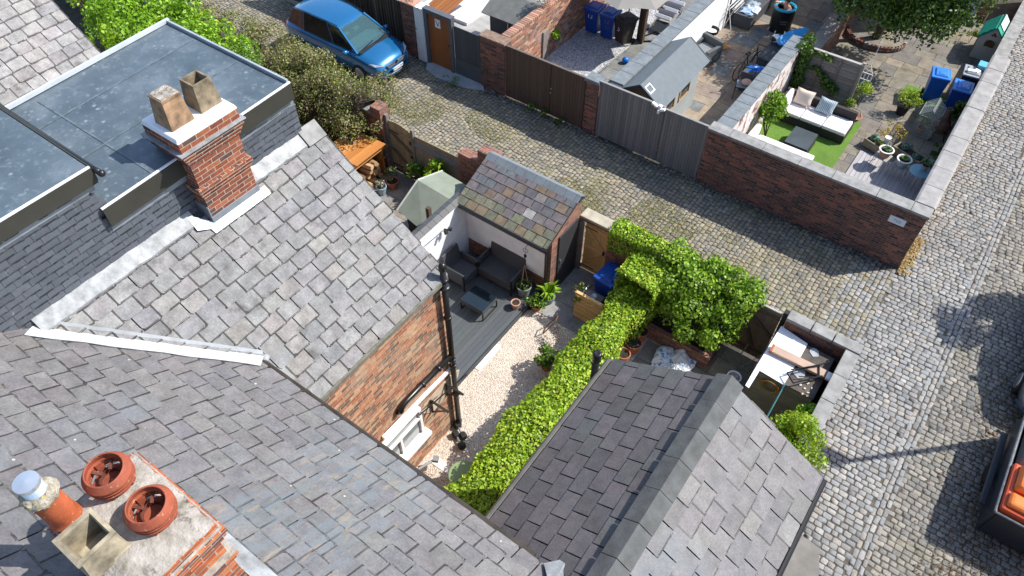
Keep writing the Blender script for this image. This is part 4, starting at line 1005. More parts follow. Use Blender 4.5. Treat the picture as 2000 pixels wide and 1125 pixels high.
part(SCR, 'slat', s, m_woodh); s = MB()
for x in (-5.24,-4.9,-4.55): s.box(x-.025,x+.025,9.922,9.96,0,.98,W_TAN[0])
s.box(-5.27,-4.5,9.89,9.965,.981,1.01,W_TAN[3]); part(SCR, 'frame', s, m_wood)
BQ = thing('storage_tub', 'grey tub with pale rail behind the slatted screen', 'tub', (-4.95,10.25,.04))
part(BQ, 'box', MB().box(-.24,.24,-.2,.2,0,.62), plain('mauve_grey_plastic',(.20,.17,.165),.5,.15,5), local=True, bevel=.03)
b = MB(); b.tube([(-.26,-.2,.66),(-.26,.22,.70)], .014, 8); b.tube([(-.26,-.2,.66),(-.22,-.2,.55)], .012, 6); part(BQ, 'rail_handle', b, m_metal, local=True)
b = MB(); b.sphere((0,0,0),.085,14,10); b.move(Matrix.Translation((-4.90,10.22,.75))); solo('ball', 'pale blue and white ball on the grey tub', 'ball', b, plain('pale_ball',(.45,.58,.68),.4,.4,14), smooth=True)
bush('climbing_plant', 'thin straggly climber with yellow leaves on the slatted screen', 'plant', (-5.2,10.0,.05), .22, 1.25, 230, .06, LIME+OLIVE, nb=9, stem=.006)
fr = MB(); a = PZ(1063,640,.03); b2 = PZ(1092,608,.5)
fr.tube([(-5.62,9.25,.03),(-5.38,9.36,.55)], .013, 6); fr.tube([(-5.56,9.05,.03),(-5.32,9.16,.55)], .013, 6); fr.tube([(-5.38,9.36,.55),(-5.32,9.16,.55)], .013, 6); fr.tube([(-5.62,9.25,.05),(-5.56,9.05,.05)], .013, 6)
solo('wire_frame', 'small rusty brown wire frame leaning on the gravel', 'frame', fr, plain('rusty_wire',(.16,.08,.04),.7,.3,9))
t = bush('lavender', 'small grey lavender with mauve flowers beside the wire frame', 'plant', (-5.18,9.10,.03), .2, .5, 240, .04, [(.12,.16,.09),(.16,.19,.12),(.25,.16,.30)], nb=8, stem=.004)
potted('plant_pot', 'leafy green shrub in terracotta pot against the ivy hedge', (-4.95,8.25,.03), .15, .24, m_terra, plant=(.33,.62,520,.085,GREEN,'leaf'))
# --- ivy hedges
def ivy_path(pts, hw, zt, n, z0=.05, basew=1.35):
    P = []; N = []; pts = [Vector(p) for p in pts]; L = [(pts[i+1]-pts[i]).length for i in range(len(pts)-1)]; tot = sum(L)
    for k in range(n):
        s = random.uniform(0,tot); i = 0
        while i < len(L)-1 and s > L[i]: s -= L[i]; i += 1
        p = pts[i].lerp(pts[i+1], s/L[i]); d = (pts[i+1]-pts[i]).normalized(); nn = Vector((-d.y,d.x,0))
        ww = hw*(1+.16*math.sin(p.x*2.1+p.y*2.7)+.10*math.sin(p.y*6.3+1)); zz = zt*(1+.035*math.sin(p.y*1.9+p.x)+.02*math.sin(p.y*5.1))
        if random.random() < .58:
            o = random.uniform(-1,1); q = p+nn*o*ww; z = zz-.10*abs(o)**3+random.uniform(-.12,.06); nr = (nn.x*o*.5,nn.y*o*.5,1)
        else:
            sd = random.choice((-1,1)); f = random.uniform(0,1); z = z0+(zz-z0)*f; q = p+nn*sd*ww*(1+(basew-1)*(1-f))*random.uniform(.86,1.04); nr = (nn.x*sd,nn.y*sd,.45)
        P.append((q.x,q.y,z)); N.append(nr)
    return np.array(P), np.array(N,dtype=float)
IV = thing('ivy_hedge', 'long bright ivy hedge dividing the gravel garden from next door', 'hedge', (-3.9,7.5,0))
ivy = [(0.26, 0.413, 0.024), (0.33, 0.507, 0.029), (0.195, 0.33, 0.021), (0.401, 0.59, 0.047), (0.118, 0.212, 0.017), (0.496, 0.62, 0.083), (0.295, 0.46, 0.021), (0.425, 0.472, 0.047)]
P, N = ivy_path([(-4.10,4.1,0),(-4.06,6.5,0),(-4.03,9.0,0),(-4.02,11.2,0)], .43, 1.24, 25000, basew=1.12)
P3, N3 = ivy_path([(-4.0,10.35,0),(-3.95,11.0,0),(-3.9,11.6,0)], .50, 1.86, 6500, z0=.8, basew=1.0)
P = np.concatenate([P,P3]); N = np.concatenate([N,N3])
P2, N2 = ivy_path([(-5.25,11.52,0),(-3.4,11.52,0)], .26, 2.06, 5200, z0=1.35, basew=1.0)
k = np.ones(len(P2), bool)
leaf_part(IV, 'leaves', np.concatenate([P,P2]), np.concatenate([N,N2]), .066, ivy, m_leaf, .55, .8)
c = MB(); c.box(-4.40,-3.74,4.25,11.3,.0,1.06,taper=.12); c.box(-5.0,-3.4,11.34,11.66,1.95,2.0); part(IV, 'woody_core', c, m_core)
BS = thing('broadleaf_shrub', 'large glossy broad leaved shrub filling the raised brick bed', 'shrub', (-2.6,10.9,.4))
bl = []
for k in range(46): bl.append((random.uniform(-3.45,-1.75), random.uniform(10.55,11.75), random.uniform(.9,1.75), random.uniform(.26,.42)))
for k in range(26): bl.append((random.uniform(-3.75,-1.65), random.uniform(11.1,11.75), random.uniform(1.6,1.95), random.uniform(.2,.32)))
bl += [(-1.75,11.2,1.75,.32),(-1.6,11.5,1.7,.28),(-3.3,11.6,1.85,.3),(-2.7,11.85,1.8,.3),(-2.2,11.8,1.8,.3),(-2.0,10.35,1.2,.28),(-2.6,10.35,1.0,.3)]
P, N = blob_pts(bl, 23000); leaf_part(BS, 'leaves', P, N, .078, [(.16,.28,.022),(.21,.36,.028),(.10,.19,.018),(.26,.42,.035),(.31,.46,.05)], m_leaf, .5, .85)
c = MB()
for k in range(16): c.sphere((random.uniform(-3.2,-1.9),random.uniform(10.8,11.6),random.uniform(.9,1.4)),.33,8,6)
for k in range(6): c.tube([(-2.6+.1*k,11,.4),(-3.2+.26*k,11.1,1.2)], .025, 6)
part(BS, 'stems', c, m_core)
RB = thing('raised_bed', 'raised brick planting bed with dark soil in shade', 'planter', (-2.9,10.9,0))
b = MB(); b.box(-3.5,-1.86,10.42,10.55,-.02,.46); b.box(-1.99,-1.86,10.551,11.36,-.02,.46); part(RB, 'brickwork', b, m_brO)
part(RB, 'soil', MB().box(-3.5,-1.992,10.552,11.36,0,.36), m_dirt)
for i, (px,py) in enumerate(((1252,645),(1238,668),(1218,690))):
    q = PZ(px,py,.42); lb = ['terracotta pot nearest the raised bed under the ivy hedge','widest terracotta pot, between two others along the ivy','terracotta pot closest to the soil pipe and slate roof'][i]
    potted('plant_pot', lb, (q.x,q.y,.10), (.19,.2,.16)[i], .32, m_terra, group='terracotta pots under the hedge')
b = MB(); b.box(-3.62,-3.38,9.0,10.4,.0,.10); solo('stone_ledge', 'narrow pale stone ledge under the three terracotta pots', 'ledge', b, m_conc, bevel=.01)
# brown gate, corner walls, store with boards on its roof
G2 = thing('timber_gate', 'dark brown braced gate beside the white board and store', 'gate', (-1.35,11.4,0))
m_dkw = attr('dark_stained_boards', .8, .35, 7, .3, 60, .2, streak=(12,12,.8))
b = MB(); boards(b, -1.82,-.92,11.46,.05,1.78,.10,W_DARK,gap=.001); part(G2, 'boards', b, m_dkw)
b = MB()
for z in (.25,1.62): b.box(-1.81,-.93,11.42,11.448,z-.045,z+.045,(.12,.10,.07))
b.bar((-1.79,11.42,1.55),(-1.25,11.42,.35),.03,.08,(.11,.09,.065)); b.bar((-1.6,11.418,1.45),(-.95,11.418,.95),.03,.08,(.12,.10,.075)); part(G2, 'ledge_and_brace', b, m_dkw)
b = MB(); b.box(-1.83,-.91,11.44,11.49,1.781,1.81); part(G2, 'capping', b, m_conc)
part(G2, 'gate_post', MB().box(-.90,-.80,11.38,11.50,0,1.95), m_blackm)
CW = thing('garden_wall', 'low brick corner wall with grey concrete coping by the setts', 'wall', (.2,10.5,0))
b = MB(); b.box(-.78,.79,11.30,11.53,-.05,1.86); b.box(.56,.79,6.15,11.298,-.05,1.86); part(CW, 'brickwork', b, m_brD)
c = MB()
for (a,b_) in ((-.80,-.26),(-.25,.22),(.23,.87)): c.box(a+.006,min(b_,.82)-.006,11.27,11.555,1.861,1.945+random.uniform(0,.01))
for k in range(7): c.box(.53,.82,6.2+k*.72,6.2+(k+1)*.72-.01,1.861,1.945+random.uniform(0,.01))
part(CW, 'coping', c, m_stone, bevel=.012)
SH = thing('garden_store', 'flat felt roofed garden store in the corner of the brick walls', 'shed', (-.15,10.5,0))
sw = MB()
for k in range(10): sw.box(-.86,.42,9.93,9.96,.04+k*.155,.04+k*.155+.15,jc((.21,.225,.165),.12))
part(SH, 'front_panel', sw, m_woodh)
part(SH, 'body', MB().box(-.84,.40,9.962,11.14,0,1.56), m_blackm)
part(SH, 'felt_roof', MB().box(-.86,.44,9.92,11.16,1.561,1.60), plain('brown_roof_felt',(.10,.085,.075),.9,.45,6,.4,30), bevel=.006)
wb = [PZ(*p,1.64) for p in ((1526,636),(1578,671),(1562,700),(1540,736),(1531,751),(1484,723),(1463,757),(1456,752),(1478,714))]
solo('white_board', 'big broken white board lying on the store roof', 'board', MB().prism([(p.x,p.y) for p in wb], 1.612, 1.632), m_white)
pl = MB(); a, b = PZ(1508,681,1.70), PZ(1612,732,1.70); pl.bar(a,b,.20,.07); plb = thing('boxed_plank', 'long brown boxed plank lying across the white board', 'plank', (0,0,1.6)); part(plb, 'casing', pl, plain('pinkish_brown_board',(.42,.30,.23),.7,.15,4), bevel=.006)
d_ = (b-a).normalized(); e = MB(); e.bar(a-d_*.03,a+d_*.02,.205,.08); part(plb, 'end_cap', e, plain('rust_end',(.34,.09,.03),.6)); e = MB(); e.bar(b+d_*.02,b+d_*.22,.19,.06); part(plb, 'white_end', e, m_white)
mf = MB(); q = [PZ(x,y,1.76) for x,y in ((1537,728),(1549,748),(1606,734),(1620,707),(1548,720))]
for (i,j) in ((0,1),(1,2),(0,3),(1,0)): mf.tube([q[i],q[j]], .017, 6)
mf.tube([PZ(1545,722,1.78),PZ(1605,712,1.8)], .015, 6); mf.tube([PZ(1600,712,1.76),PZ(1600,735,1.76)], .014, 6); mf.tube([PZ(1560,735,1.7),PZ(1612,738,1.7)], .012, 6)
solo('folding_frame', 'black metal frame lying on top of the store roof', 'frame', mf, m_black)
for i, (px,py,s) in enumerate(((1590,688,.13),(1562,728,.16))):
    q = PZ(px,py,1.62); m = MB(); n = 9; poly = [(q.x+s*random.uniform(.6,1.2)*math.cos(2*PI*k/n), q.y+s*random.uniform(.5,1.0)*math.sin(2*PI*k/n)) for k in range(n)]
    m.prism(poly, 1.603, 1.615); solo('polythene_sheet', ['torn grey polythene beside the white board and corner wall','torn grey polythene under the black metal frame'][i], 'plastic sheet', m, plain('grey_polythene',(.36,.39,.41),.3,.3,9))
for k in range(9):
    q = PZ(1570+random.uniform(-14,22),755+random.uniform(-14,18),1.61); m = MB(); m.ob(q,(random.uniform(.03,.07),random.uniform(.02,.05),.025),rz=random.uniform(0,3)); solo('debris_scrap', 'pale crumbs of debris scattered on the store roof', 'debris', m, plain('cream_debris',(.55,.52,.42),.9), group='debris on the store roof')
bp = MB(); q = PZ(1505,805,.25); bp.box(-.75,.48,8.0,9.85,.02,.30,taper=.05); solo('paddling_pool', 'blue plastic tray on the ground before the store', 'tray', bp, plain('mid_blue_plastic',(.05,.22,.42),.4,.3,4), bevel=.03)
hs = MB(); q = PX(1502,755,-.1); c0 = PY(1502,757,9.80)
for k in range(6): hs.lathe((c0.x,9.86,c0.z-.05), [(.15+.012*k,-.010),(.158+.012*k,0),(.15+.012*k,.010),(.142+.012*k,0),(.15+.012*k,-.010)], 24, M=Matrix.Rotation(PI/2,4,'X')@Matrix.Rotation(.05*k-.1,4,'X'))
solo('garden_hose', 'coiled yellow hose hanging on the store front', 'hose', hs, plain('ochre_hose',(.36,.20,.03),.5))
tp = MB(); tp.tube([PZ(1533,750,1.66),PZ(1496,818,1.0)], .016, 8); solo('pole', 'thin teal pole leaning against the store roof', 'pole', tp, plain('teal_pole',(.16,.45,.48),.4))
tp = MB(); tp.tube([PZ(1460,788,.6),PZ(1498,820,.75)], .022, 8); solo('pole', 'short red pole beside the blue tray', 'pole', tp, plain('red_pole',(.50,.04,.06),.4))
tp = MB(); tp.tube([PZ(1497,820,.76),PZ(1522,842,.85)], .024, 8); solo('pole', 'short white pole continuing from the red pole', 'pole', tp, m_white)
t = bush('round_shrub', 'clipped yellow green ball shrub by the street wall', 'shrub', (.53,8.55,0), .70, 2.75, 8500, .062, LIME+BRIGHT[:1], nb=80, rb=(.16,.24), stem=.03, low=-.8)
t = bush('leafy_sprig', 'loose leafy shoot rising beside the street wall coping', 'plant', (.5,9.55,.9), .22, 1.1, 260, .085, BRIGHT, nb=7, stem=.012, rb=(.09,.14))
# odds and ends on the dark paving
sh_ = MB(); gx = 15; vs = []; fs = []
c0 = PZ(1318,703,.04)
for i in range(gx+1):
    for j in range(gx+1):
        u, v = i/gx*2-1, j/gx*2-1; r = 1-.25*abs(math.sin(3*u+1.3*v))
        x = c0.x+u*.47*r+.1*v; y = c0.y+v*.5*r+.06*math.sin(4*u)
        z = .05+.26*max(0,1-(u*u+v*v)*.8)*(.6+.4*math.sin(5*u+2*v))+random.uniform(0,.09)
        vs.append((x,y,z))
for i in range(gx):
    for j in range(gx):
        if (i-7)**2+(j-7)**2 < 62: fs.append((i*(gx+1)+j,(i+1)*(gx+1)+j,(i+1)*(gx+1)+j+1,i*(gx+1)+j+1))
sh_.add(vs,fs)
def splash():
    m = bpy.data.materials.new('paint_splashed_dust_sheet'); nt = NT(m); p = pos(nt)
    b = nt.ramp(nt.noise(3,4,p), [(.35,(.56,.61,.65)),(.6,(.82,.84,.86))])
    b = nt.mix(nt.ramp(nt.noise(7,3,p), [(.60,0.0),(.64,.9)]), b, (.03,.25,.60))
    q = nt.n('ShaderNodeMapping'); q.inputs['Location'].default_value = (7,3,1); nt.l(p, q.inputs['Vector'])
    b = nt.mix(nt.ramp(nt.noise(8,3,q.outputs[0]), [(.63,0.0),(.66,.8)]), b, (.25,.16,.06)); out(nt, b, .45, 0, .4); return m
solo('dust_sheet', 'crumpled paint splashed plastic sheet on the dark paving', 'plastic sheet', sh_, splash(), smooth=False)
r_ = MB(); c0 = PZ(1300,722,.04); vs = []; fs = []
for i in range(10):
    for j in range(7): vs.append((c0.x-.32+i*.075+random.uniform(-.02,.02), c0.y-.2+j*.055+random.uniform(-.02,.02), .05+random.uniform(0,.09)))
for i in range(9):
    for j in range(6): fs.append((i*7+j,(i+1)*7+j,(i+1)*7+j+1,i*7+j+1))
r_.add(vs,fs); solo('white_rag', 'crumpled white rag beside the plastic sheet', 'cloth', r_, m_white)
q = PZ(1433,738,.72); bk = thing('bucket', 'white bucket of rags near the brown gate', 'bucket', (q.x,q.y,.04))
b = MB(); b.lathe((0,0,.42), [(.11,0),(.15,.30),(.16,.30),(.16,.315),(.14,.31),(.10,.03),(0,.03)], 18); part(bk, 'pail', b, m_whitep, local=True); b = MB(); b.lathe((0,0,0), [(.12,0),(.15,.40),(.16,.41),(0,.415)], 18); part(bk, 'lower_pail', b, m_sky, local=True)
b = MB()
for k in range(7): b.sphere((random.uniform(-.07,.07),random.uniform(-.07,.07),.69),.05,8,6,jc(random.choice([(.5,.4,.2),(.3,.3,.35),(.6,.6,.6),(.35,.2,.12)])),)
part(bk, 'rags', b, m_col, local=True)
tl = MB(); tl.tube([PZ(1447,712,.05),PZ(1448,690,.35),PZ(1462,672,.6)], .014, 6); tl.tube([PZ(1440,722,.3),PZ(1492,690,1.2)], .008, 6); solo('garden_tools', 'long handled tools leaning behind the white bucket', 'tools', tl, plain('grey_tool',(.20,.22,.24),.5))
# dumbbells and round table in the gravel
DB = [(-5.52,5.72),(-5.40,5.52)]
for i, (x,y) in enumerate(DB):
    t = thing('dumbbell', ['black hexagonal dumbbell nearer the soil pipe foot','black hexagonal dumbbell farther from the soil pipe foot'][i], 'dumbbell', (x,y,.025), rz=-.45, group='dumbbells on the gravel')
    for s in (-1,1):
        b = MB(); b.lathe((s*.15,0,.09), [(.075,-.075),(.09,-.05),(.09,.05),(.075,.075)], 6, M=Matrix.Rotation(PI/2,4,'Y')); part(t, 'weight', b, m_blackm, local=True, bevel=.008)
    part(t, 'grip', MB().tube([(-.1,0,.09),(.1,0,.09)], .022, 8), m_metal, local=True)
q = PZ(905,928,.62); rt = thing('round_table', 'pale green round garden table half under the ivy', 'table', (q.x,q.y,.02))
part(rt, 'table_top', MB().lathe((0,0,.62), [(.30,0),(.31,.01),(.30,.02),(0,.022)], 30), plain('pale_green_metal',(.21,.29,.14),.5,.1,4), local=True)
for k in range(3):
    a = 2*PI*k/3; part(rt, 'leg', MB().tube([(.05*math.cos(a),.05*math.sin(a),.61),(.24*math.cos(a),.24*math.sin(a),0)], .012, 6), m_dmetal, local=True)
q = PZ(985,985,.3); t = potted('plant_pot', 'pale stone pot at the shaded end of the ivy', (-3.55,4.55,.0), .22, .4, m_conc, plant=(.1,.25,60,.05,DARKG,'leaf'))
cl = MB(); q = PX(838,893,-5.5); cl.tube([(-5.6,q.y-.45,.4),(-5.45,q.y+.05,.35)], .03, 8); cl.ob((-5.42,q.y+.1,.36),(.12,.12,.09),rz=.5); cl.tube([(-5.42,q.y,.3),(-5.3,q.y-.05,.12),(-5.4,q.y-.3,.1)], .007, 5)
solo('security_camera', 'grey wall camera on an arm under the wing window', 'camera', cl, plain('grey_camera',(.22,.24,.26),.5))
# --- left: shed, log store, arched gate, fence, piers
GS = thing('garden_shed', 'pale green felt roofed shed behind the white garden wall', 'shed', (-9.6,9.6,0))
Ra, Rb = PZ(816,352,2.0), PZ(884,392,2.0); Fa, Fb = PZ(776,410,1.5), PZ(826,452,1.5); Ba, Bb = PZ(864,334,1.62), PZ(918,366,1.62)
m_gf = plain('pale_green_felt',(.215,.245,.195),.9,.18,3,.3,60)
rf = MB(); rf.slab([Ra,Rb,Fb,Fa], .03); rf.slab([Ra,Rb,Bb,Ba], .03); part(GS, 'roof', rf, m_gf)
e = MB(); e.bar(Ra,Fa,.03,.05); e.bar(Ra,Ba,.03,.05); part(GS, 'verge_trim', e, plain('pale_verge',(.50,.53,.48),.8))
part(GS, 'body', MB().box(max(Fa.x,Ra.x)+.1,min(Rb.x,Fb.x)-.02,Fa.y+.12,Ba.y-.1,0,1.45), m_blackm)
ps = MB(); q = PZ(838,420,1.9); ps.box(q.x-.05,q.x+.05,q.y-.05,q.y+.05,0,2.15); solo('wooden_post', 'dark wooden post standing against the green shed', 'post', ps, plain('dark_post',(.09,.06,.04),.85,.3,7))
LS = thing('log_store', 'orange timber log store under the overgrown hedge', 'log store', (-13,10.5,0))
LO = [(.52,.22,.06),(.58,.26,.08),(.47,.19,.05),(.62,.30,.10)]
lx0, lx1, ly0, ly1 = -13.75, -12.55, 9.95, 11.12
s = MB(); x = lx0
while x < lx1: s.add([(x+.003,ly0,1.18+(x-lx0)*.05),(x+.117,ly0,1.18+(x-lx0)*.05+.006),(x+.117,ly1,1.18+(x-lx0)*.05+.006),(x+.003,ly1,1.18+(x-lx0)*.05),(x+.003,ly0,1.16+(x-lx0)*.05),(x+.117,ly0,1.16+(x-lx0)*.05),(x+.117,ly1,1.16+(x-lx0)*.05),(x+.003,ly1,1.16+(x-lx0)*.05)],[(0,1,2,3),(7,6,5,4),(0,4,5,1),(1,5,6,2),(2,6,7,3),(3,7,4,0)], jc(random.choice(LO),.1)); x += .12
part(LS, 'roof', s, m_wood)
s = MB(); s.box(lx0,lx1-.02,ly0+.02,ly0+.05,0,1.12,LO[2]); s.box(lx0,lx1-.02,ly1-.06,ly1-.03,0,1.12,LO[2]); s.box(lx0,lx0+.03,ly0+.05,ly1-.06,0,1.1,LO[2]); s.box(lx1-.05,lx1+.01,ly0+.0,ly1-.02,1.02,1.15,LO[1]); part(LS, 'panels', s, m_woodh)
for k in range(22):
    yy = random.uniform(10.1,10.95); zz = .1+random.random()*.65; xx = -12.75+random.uniform(-.15,.12); rr = random.uniform(.06,.09)
    l = MB(); l.tube([(xx-.2,yy,zz),(xx+.15,yy+random.uniform(-.06,.06),zz+random.uniform(-.03,.03))], rr, 7, jc(random.choice([(.45,.29,.15),(.30,.18,.09),(.55,.38,.22)]))); solo('log', 'split firewood log stacked inside the orange log store', 'log', l, m_wood, group='logs in the log store')
potted('plant_pot', 'blue glazed pot with small pale flowers by the log store', (-12.13,10.42,.04), .15, .28, plain('pale_blue_glaze',(.28,.40,.50),.3,.15,5), plant=(.16,.26,150,.045,[(.10,.17,.03),(.60,.50,.50),(.07,.12,.02)],'leaf'))
potted('plant_pot', 'terracotta pot with leafy stems beside the arched gate', (-12.05,10.80,.04), .18, .26, m_terra, plant=(.2,.5,240,.06,OLIVE+DARKG,'leaf'))
AG = thing('arched_gate', 'pale olive arched timber gate onto the cobbled alley', 'gate', (-12.15,11.5,0))
W_OL = [(.36,.305,.18),(.40,.34,.20),(.33,.28,.165)]
b = MB(); boards(b, -12.58,-11.74,11.50,.07,1.7,.105,W_OL, top=lambda x: 1.56+.24*math.cos((x+12.3)*1.9)); part(AG, 'boards', b, m_wood)
b = MB()
for z in (.25,.92,1.48): b.box(-12.57,-11.75,11.455,11.488,z-.045,z+.045,W_OL[2])
b.bar((-12.55,11.46,1.44),(-11.78,11.46,.97),.03,.075,(.15,.12,.07)); b.bar((-12.55,11.46,.88),(-11.78,11.46,.30),.03,.075,(.15,.12,.07)); part(AG, 'ledge_and_brace', b, m_wood)
b = MB(); b.box(-12.58,-12.2,11.447,11.454,1.46,1.5); b.box(-12.58,-12.2,11.447,11.454,.23,.27); b.box(-11.83,-11.75,11.44,11.454,.80,.9); b.box(-11.83,-11.75,11.44,11.454,1.3,1.38); part(AG, 'hinge', b, m_black)
b = MB(); b.box(-12.68,-12.59,11.44,11.54,0,1.95); b.box(-11.73,-11.64,11.44,11.54,0,1.85); part(AG, 'gate_post', b, plain('grey_post',(.20,.185,.16),.85,.2,6))
FP = thing('fence_panel', 'weathered close boarded fence panel right of the arched gate', 'fence', (-10.9,11.5,0))
b = MB(); boards(b, -11.63,-9.95,11.50,.05,1.66,.115,[(.32,.28,.20),(.36,.31,.225),(.29,.255,.185)]); part(FP, 'boards', b, m_wood)
b = MB()
for z in (.4,1.38): part(FP, 'rail', MB().box(-11.63,-9.95,11.44,11.488,z-.05,z+.05,(.23,.25,.26)), m_woodh)
b = MB(); b.box(-9.96,-9.30,11.36,11.66,0,1.98); solo('brick_pier', 'crumbling brick pier at the end of the fence panel', 'pier', b, m_brO)
b = MB(); b.box(-9.28,-8.67,11.34,11.66,0,2.40); solo('brick_pier', 'taller brick pier against the outhouse roof end', 'pier', b, m_brO)
b = MB(); b.box(-13.05,-12.69,11.32,11.68,0,2.15); solo('brick_pier', 'red brick gate pier half covered by the hedge', 'pier', b, m_brO)
bush('shrub', 'small glossy green shrub behind the pale arched gate', 'shrub', (-11.5,11.15,.04), .33, .95, 420, .085, GREEN, nb=12)
bush('shrub', 'bright lime leaved shrub behind the green shed', 'shrub', (-10.7,11.15,.04), .42, 1.35, 520, .11, LIME+BRIGHT, nb=12)
bush('shrub', 'bright yellow green seedling below the slate verge', 'shrub', (-12.9,9.6,.04), .32, 1.2, 320, .07, LIME, nb=8)
wall('garden_wall','long brick alley wall under the brown hedge',-30,-13.06,11.34,11.62,1.86,m_brO,copm=m_stone)
HG = thing('hedge', 'long brown and olive hedge overhanging the alley wall', 'hedge', (-17,11,0))
bl = []
def hp(x): return 11.28+.14*math.sin(x*1.7)
for k in range(230):
    x = random.uniform(-21.6,-13.0); w = .62+.42*(x+21.6)/8.6; o_ = random.uniform(-1,1)
    bl.append((x, hp(x)+o_*w, random.uniform(1.5,2.72)-.45*abs(o_)**2-.3*max(0,-o_), random.uniform(.22,.40)))
for k in range(30): bl.append((random.uniform(-16.9,-14.5), random.uniform(10.9,11.7), random.uniform(2.0,2.5), random.uniform(.25,.36)))
for k in range(26): bl.append((random.uniform(-19.5,-14.5), random.uniform(11.9,12.25), random.uniform(1.7,2.35), random.uniform(.2,.32)))
for k in range(18): bl.append((random.uniform(-16.5,-14.1), random.uniform(9.9,10.6), random.uniform(.5,1.5), random.uniform(.22,.34)))
for k in range(7): bl.append((-12.75+random.uniform(-.15,.15), 11.0+random.uniform(-.2,.3), .75+.17*k, random.uniform(.14,.22)))
P, N = blob_pts(bl, 44000); leaf_part(HG, 'leaves', P, N, .07, [tuple(1.6*q for q in c_) for c_ in OLIVE]+[(.21,.235,.06),(.15,.18,.05)], m_leafd, .7, .55)
c = MB()
for k in range(30):
    x = random.uniform(-21,-13.2); c.tube([(x,hp(x),0),(x+random.uniform(-.2,.2),hp(x)+random.uniform(-.3,.3),1.4)], .03, 5)
for k in range(60):
    x = random.uniform(-21,-13); y = hp(x)+random.uniform(-.4,.7); c.tube([(x,y,1.9),(x+random.uniform(-.15,.15),y+random.uniform(-.1,.15),2.5)], [.006,.003], 4)
vs = []; fs = []; nx = 40; na = 9
for i in range(nx+1):
    x = -21.4+8.2*i/nx; w = .50+.36*(x+21.6)/8.6
    for k in range(na):
        a = PI*k/(na-1); vs.append((x, hp(x)+math.cos(a)*w*random.uniform(.85,1.0), .7+1.6*math.sin(a)*random.uniform(.9,1.0)))
for i in range(nx):
    for k in range(na-1): fs.append((i*na+k,(i+1)*na+k,(i+1)*na+k+1,i*na+k+1))
c.add(vs,fs); part(HG, 'woody_core', c, m_coreb)
tree('tree', 'bright green bushy tree behind the flat dormer roof', (-18.3,8.9,0), 1.6, (-18.1,9.0,2.9), (2.7,1.6,1.6), 60, (.32,.6), 19000, .105, BRIGHT+[(.25,.43,.03)], .12)
tree('tree', 'bright green tree at the top edge left of the hedge', (-22.3,9.6,0), 1.6, (-22.0,10.0,3.0), (2.1,1.3,1.4), 36, (.32,.55), 9000, .105, BRIGHT, .12)
bush('feathery_shrub', 'pale feathery green shrub between dormer roof and hedge', 'shrub', (-16.9,9.95,0), 1.0, 3.3, 4200, .085, [(.13,.25,.05),(.18,.32,.07),(.10,.19,.035),(.22,.36,.09)], nb=26, rb=(.25,.42), aspect=.35)
bush('feathery_shrub', 'second pale green shrub lower down beside the hedge', 'shrub', (-15.4,9.75,0), .75, 2.7, 2600, .08, [(.11,.20,.04),(.15,.26,.05),(.08,.15,.03)], nb=18, rb=(.22,.36), aspect=.35)
# ============================================================ FAR YARDS (across the alley)
FY0, FY1 = 16.28, 16.55
m_brF = brick('front_wall_brick', BR_DARK, (.27,.215,.19), (.045,.04,.04), .8, .52, .8, .3, bstr=.5, mw=.15)
W_BRN = [(.098,.066,.05),(.108,.073,.056),(.09,.061,.047)]
W_GRY = [(.185,.188,.19),(.21,.21,.21),(.17,.173,.178)]
m_gate = attr('painted_gate_boards', .6, .2, 6, .2, 60, .35, streak=(10,10,.6))
def gate_leaf(T, x0, x1, y, z1, w, cols, name='boards', mat=None):
    b = MB(); boards(b, x0, x1, y, .04, z1, w, cols, th=.03, gap=.007); part(T, name, b, mat or m_gate, bevel=.003)
t = thing('bamboo_fence', 'dark bamboo screen fence beside the parked blue car', 'fence', (-19,16.4,0))
b = MB(); x = -22.5
while x < -16.36: b.box(x,x+.022,16.33+random.uniform(-.01,.01),16.36,.1,1.9+random.uniform(-.03,.03),jc(random.choice([(.06,.047,.034),(.085,.065,.045),(.045,.036,.028),(.17,.14,.10)]),.2)); x += .026
part(t, 'bamboo_canes', b, m_wood); b = MB(); b.box(-22.5,-16.36,16.37,16.42,0,1.8); part(t, 'backing_rail', b, m_blackm)
b = MB(); b.box(-22.5,-16.36,16.26,16.43,-.05,.14); part(t, 'concrete_base', b, m_conc)
b = MB(); b.box(-16.34,-15.74,FY0,16.62,-.05,1.95); t = thing('brick_pier', 'dark old brick pier between bamboo fence and white pier', 'pier', (-16,16.4,0)); part(t, 'brickwork', b, m_brD)
b = MB(); b.box(-16.36,-15.72,16.25,16.65,1.951,2.0); part(t, 'pier_cap', b, m_terra2)
m_flk = brick('peeling_white_pier', BR_OLD, (.36,.30,.25), None, paint=(.74,.76,.78), plo=.36, phi=.42, pscale=3, bstr=.6)
b = MB(); b.box(-15.735,-15.36,16.24,16.62,-.05,2.0); t = solo('brick_pier', 'peeling white painted pier beside the orange brown door', 'pier', b, m_flk)
t = thing('yard_door', 'orange brown yard door with small white sign', 'door', (-14.7,16.4,0))
b = MB(); boards(b, -15.22,-14.30,16.36,.05,1.92,.115,[(.30,.105,.03),(.27,.09,.028)], th=.035, gap=.003); part(t, 'leaf', b, m_gate)
b = MB(); b.box(-15.35,-15.225,16.27,16.42,0,2.05); b.box(-14.295,-14.17,16.27,16.42,0,2.05); b.box(-15.22,-14.30,16.27,16.42,1.93,2.05); b.box(-15.36,-14.16,16.24,16.46,2.051,2.08); part(t, 'door_frame', b, plain('slate_grey_paint',(.10,.105,.115),.5,.15,5))
b = MB(); b.box(-14.92,-14.70,16.328,16.338,1.50,1.80); sg = part(t, 'sign', b, m_white)
b = MB()
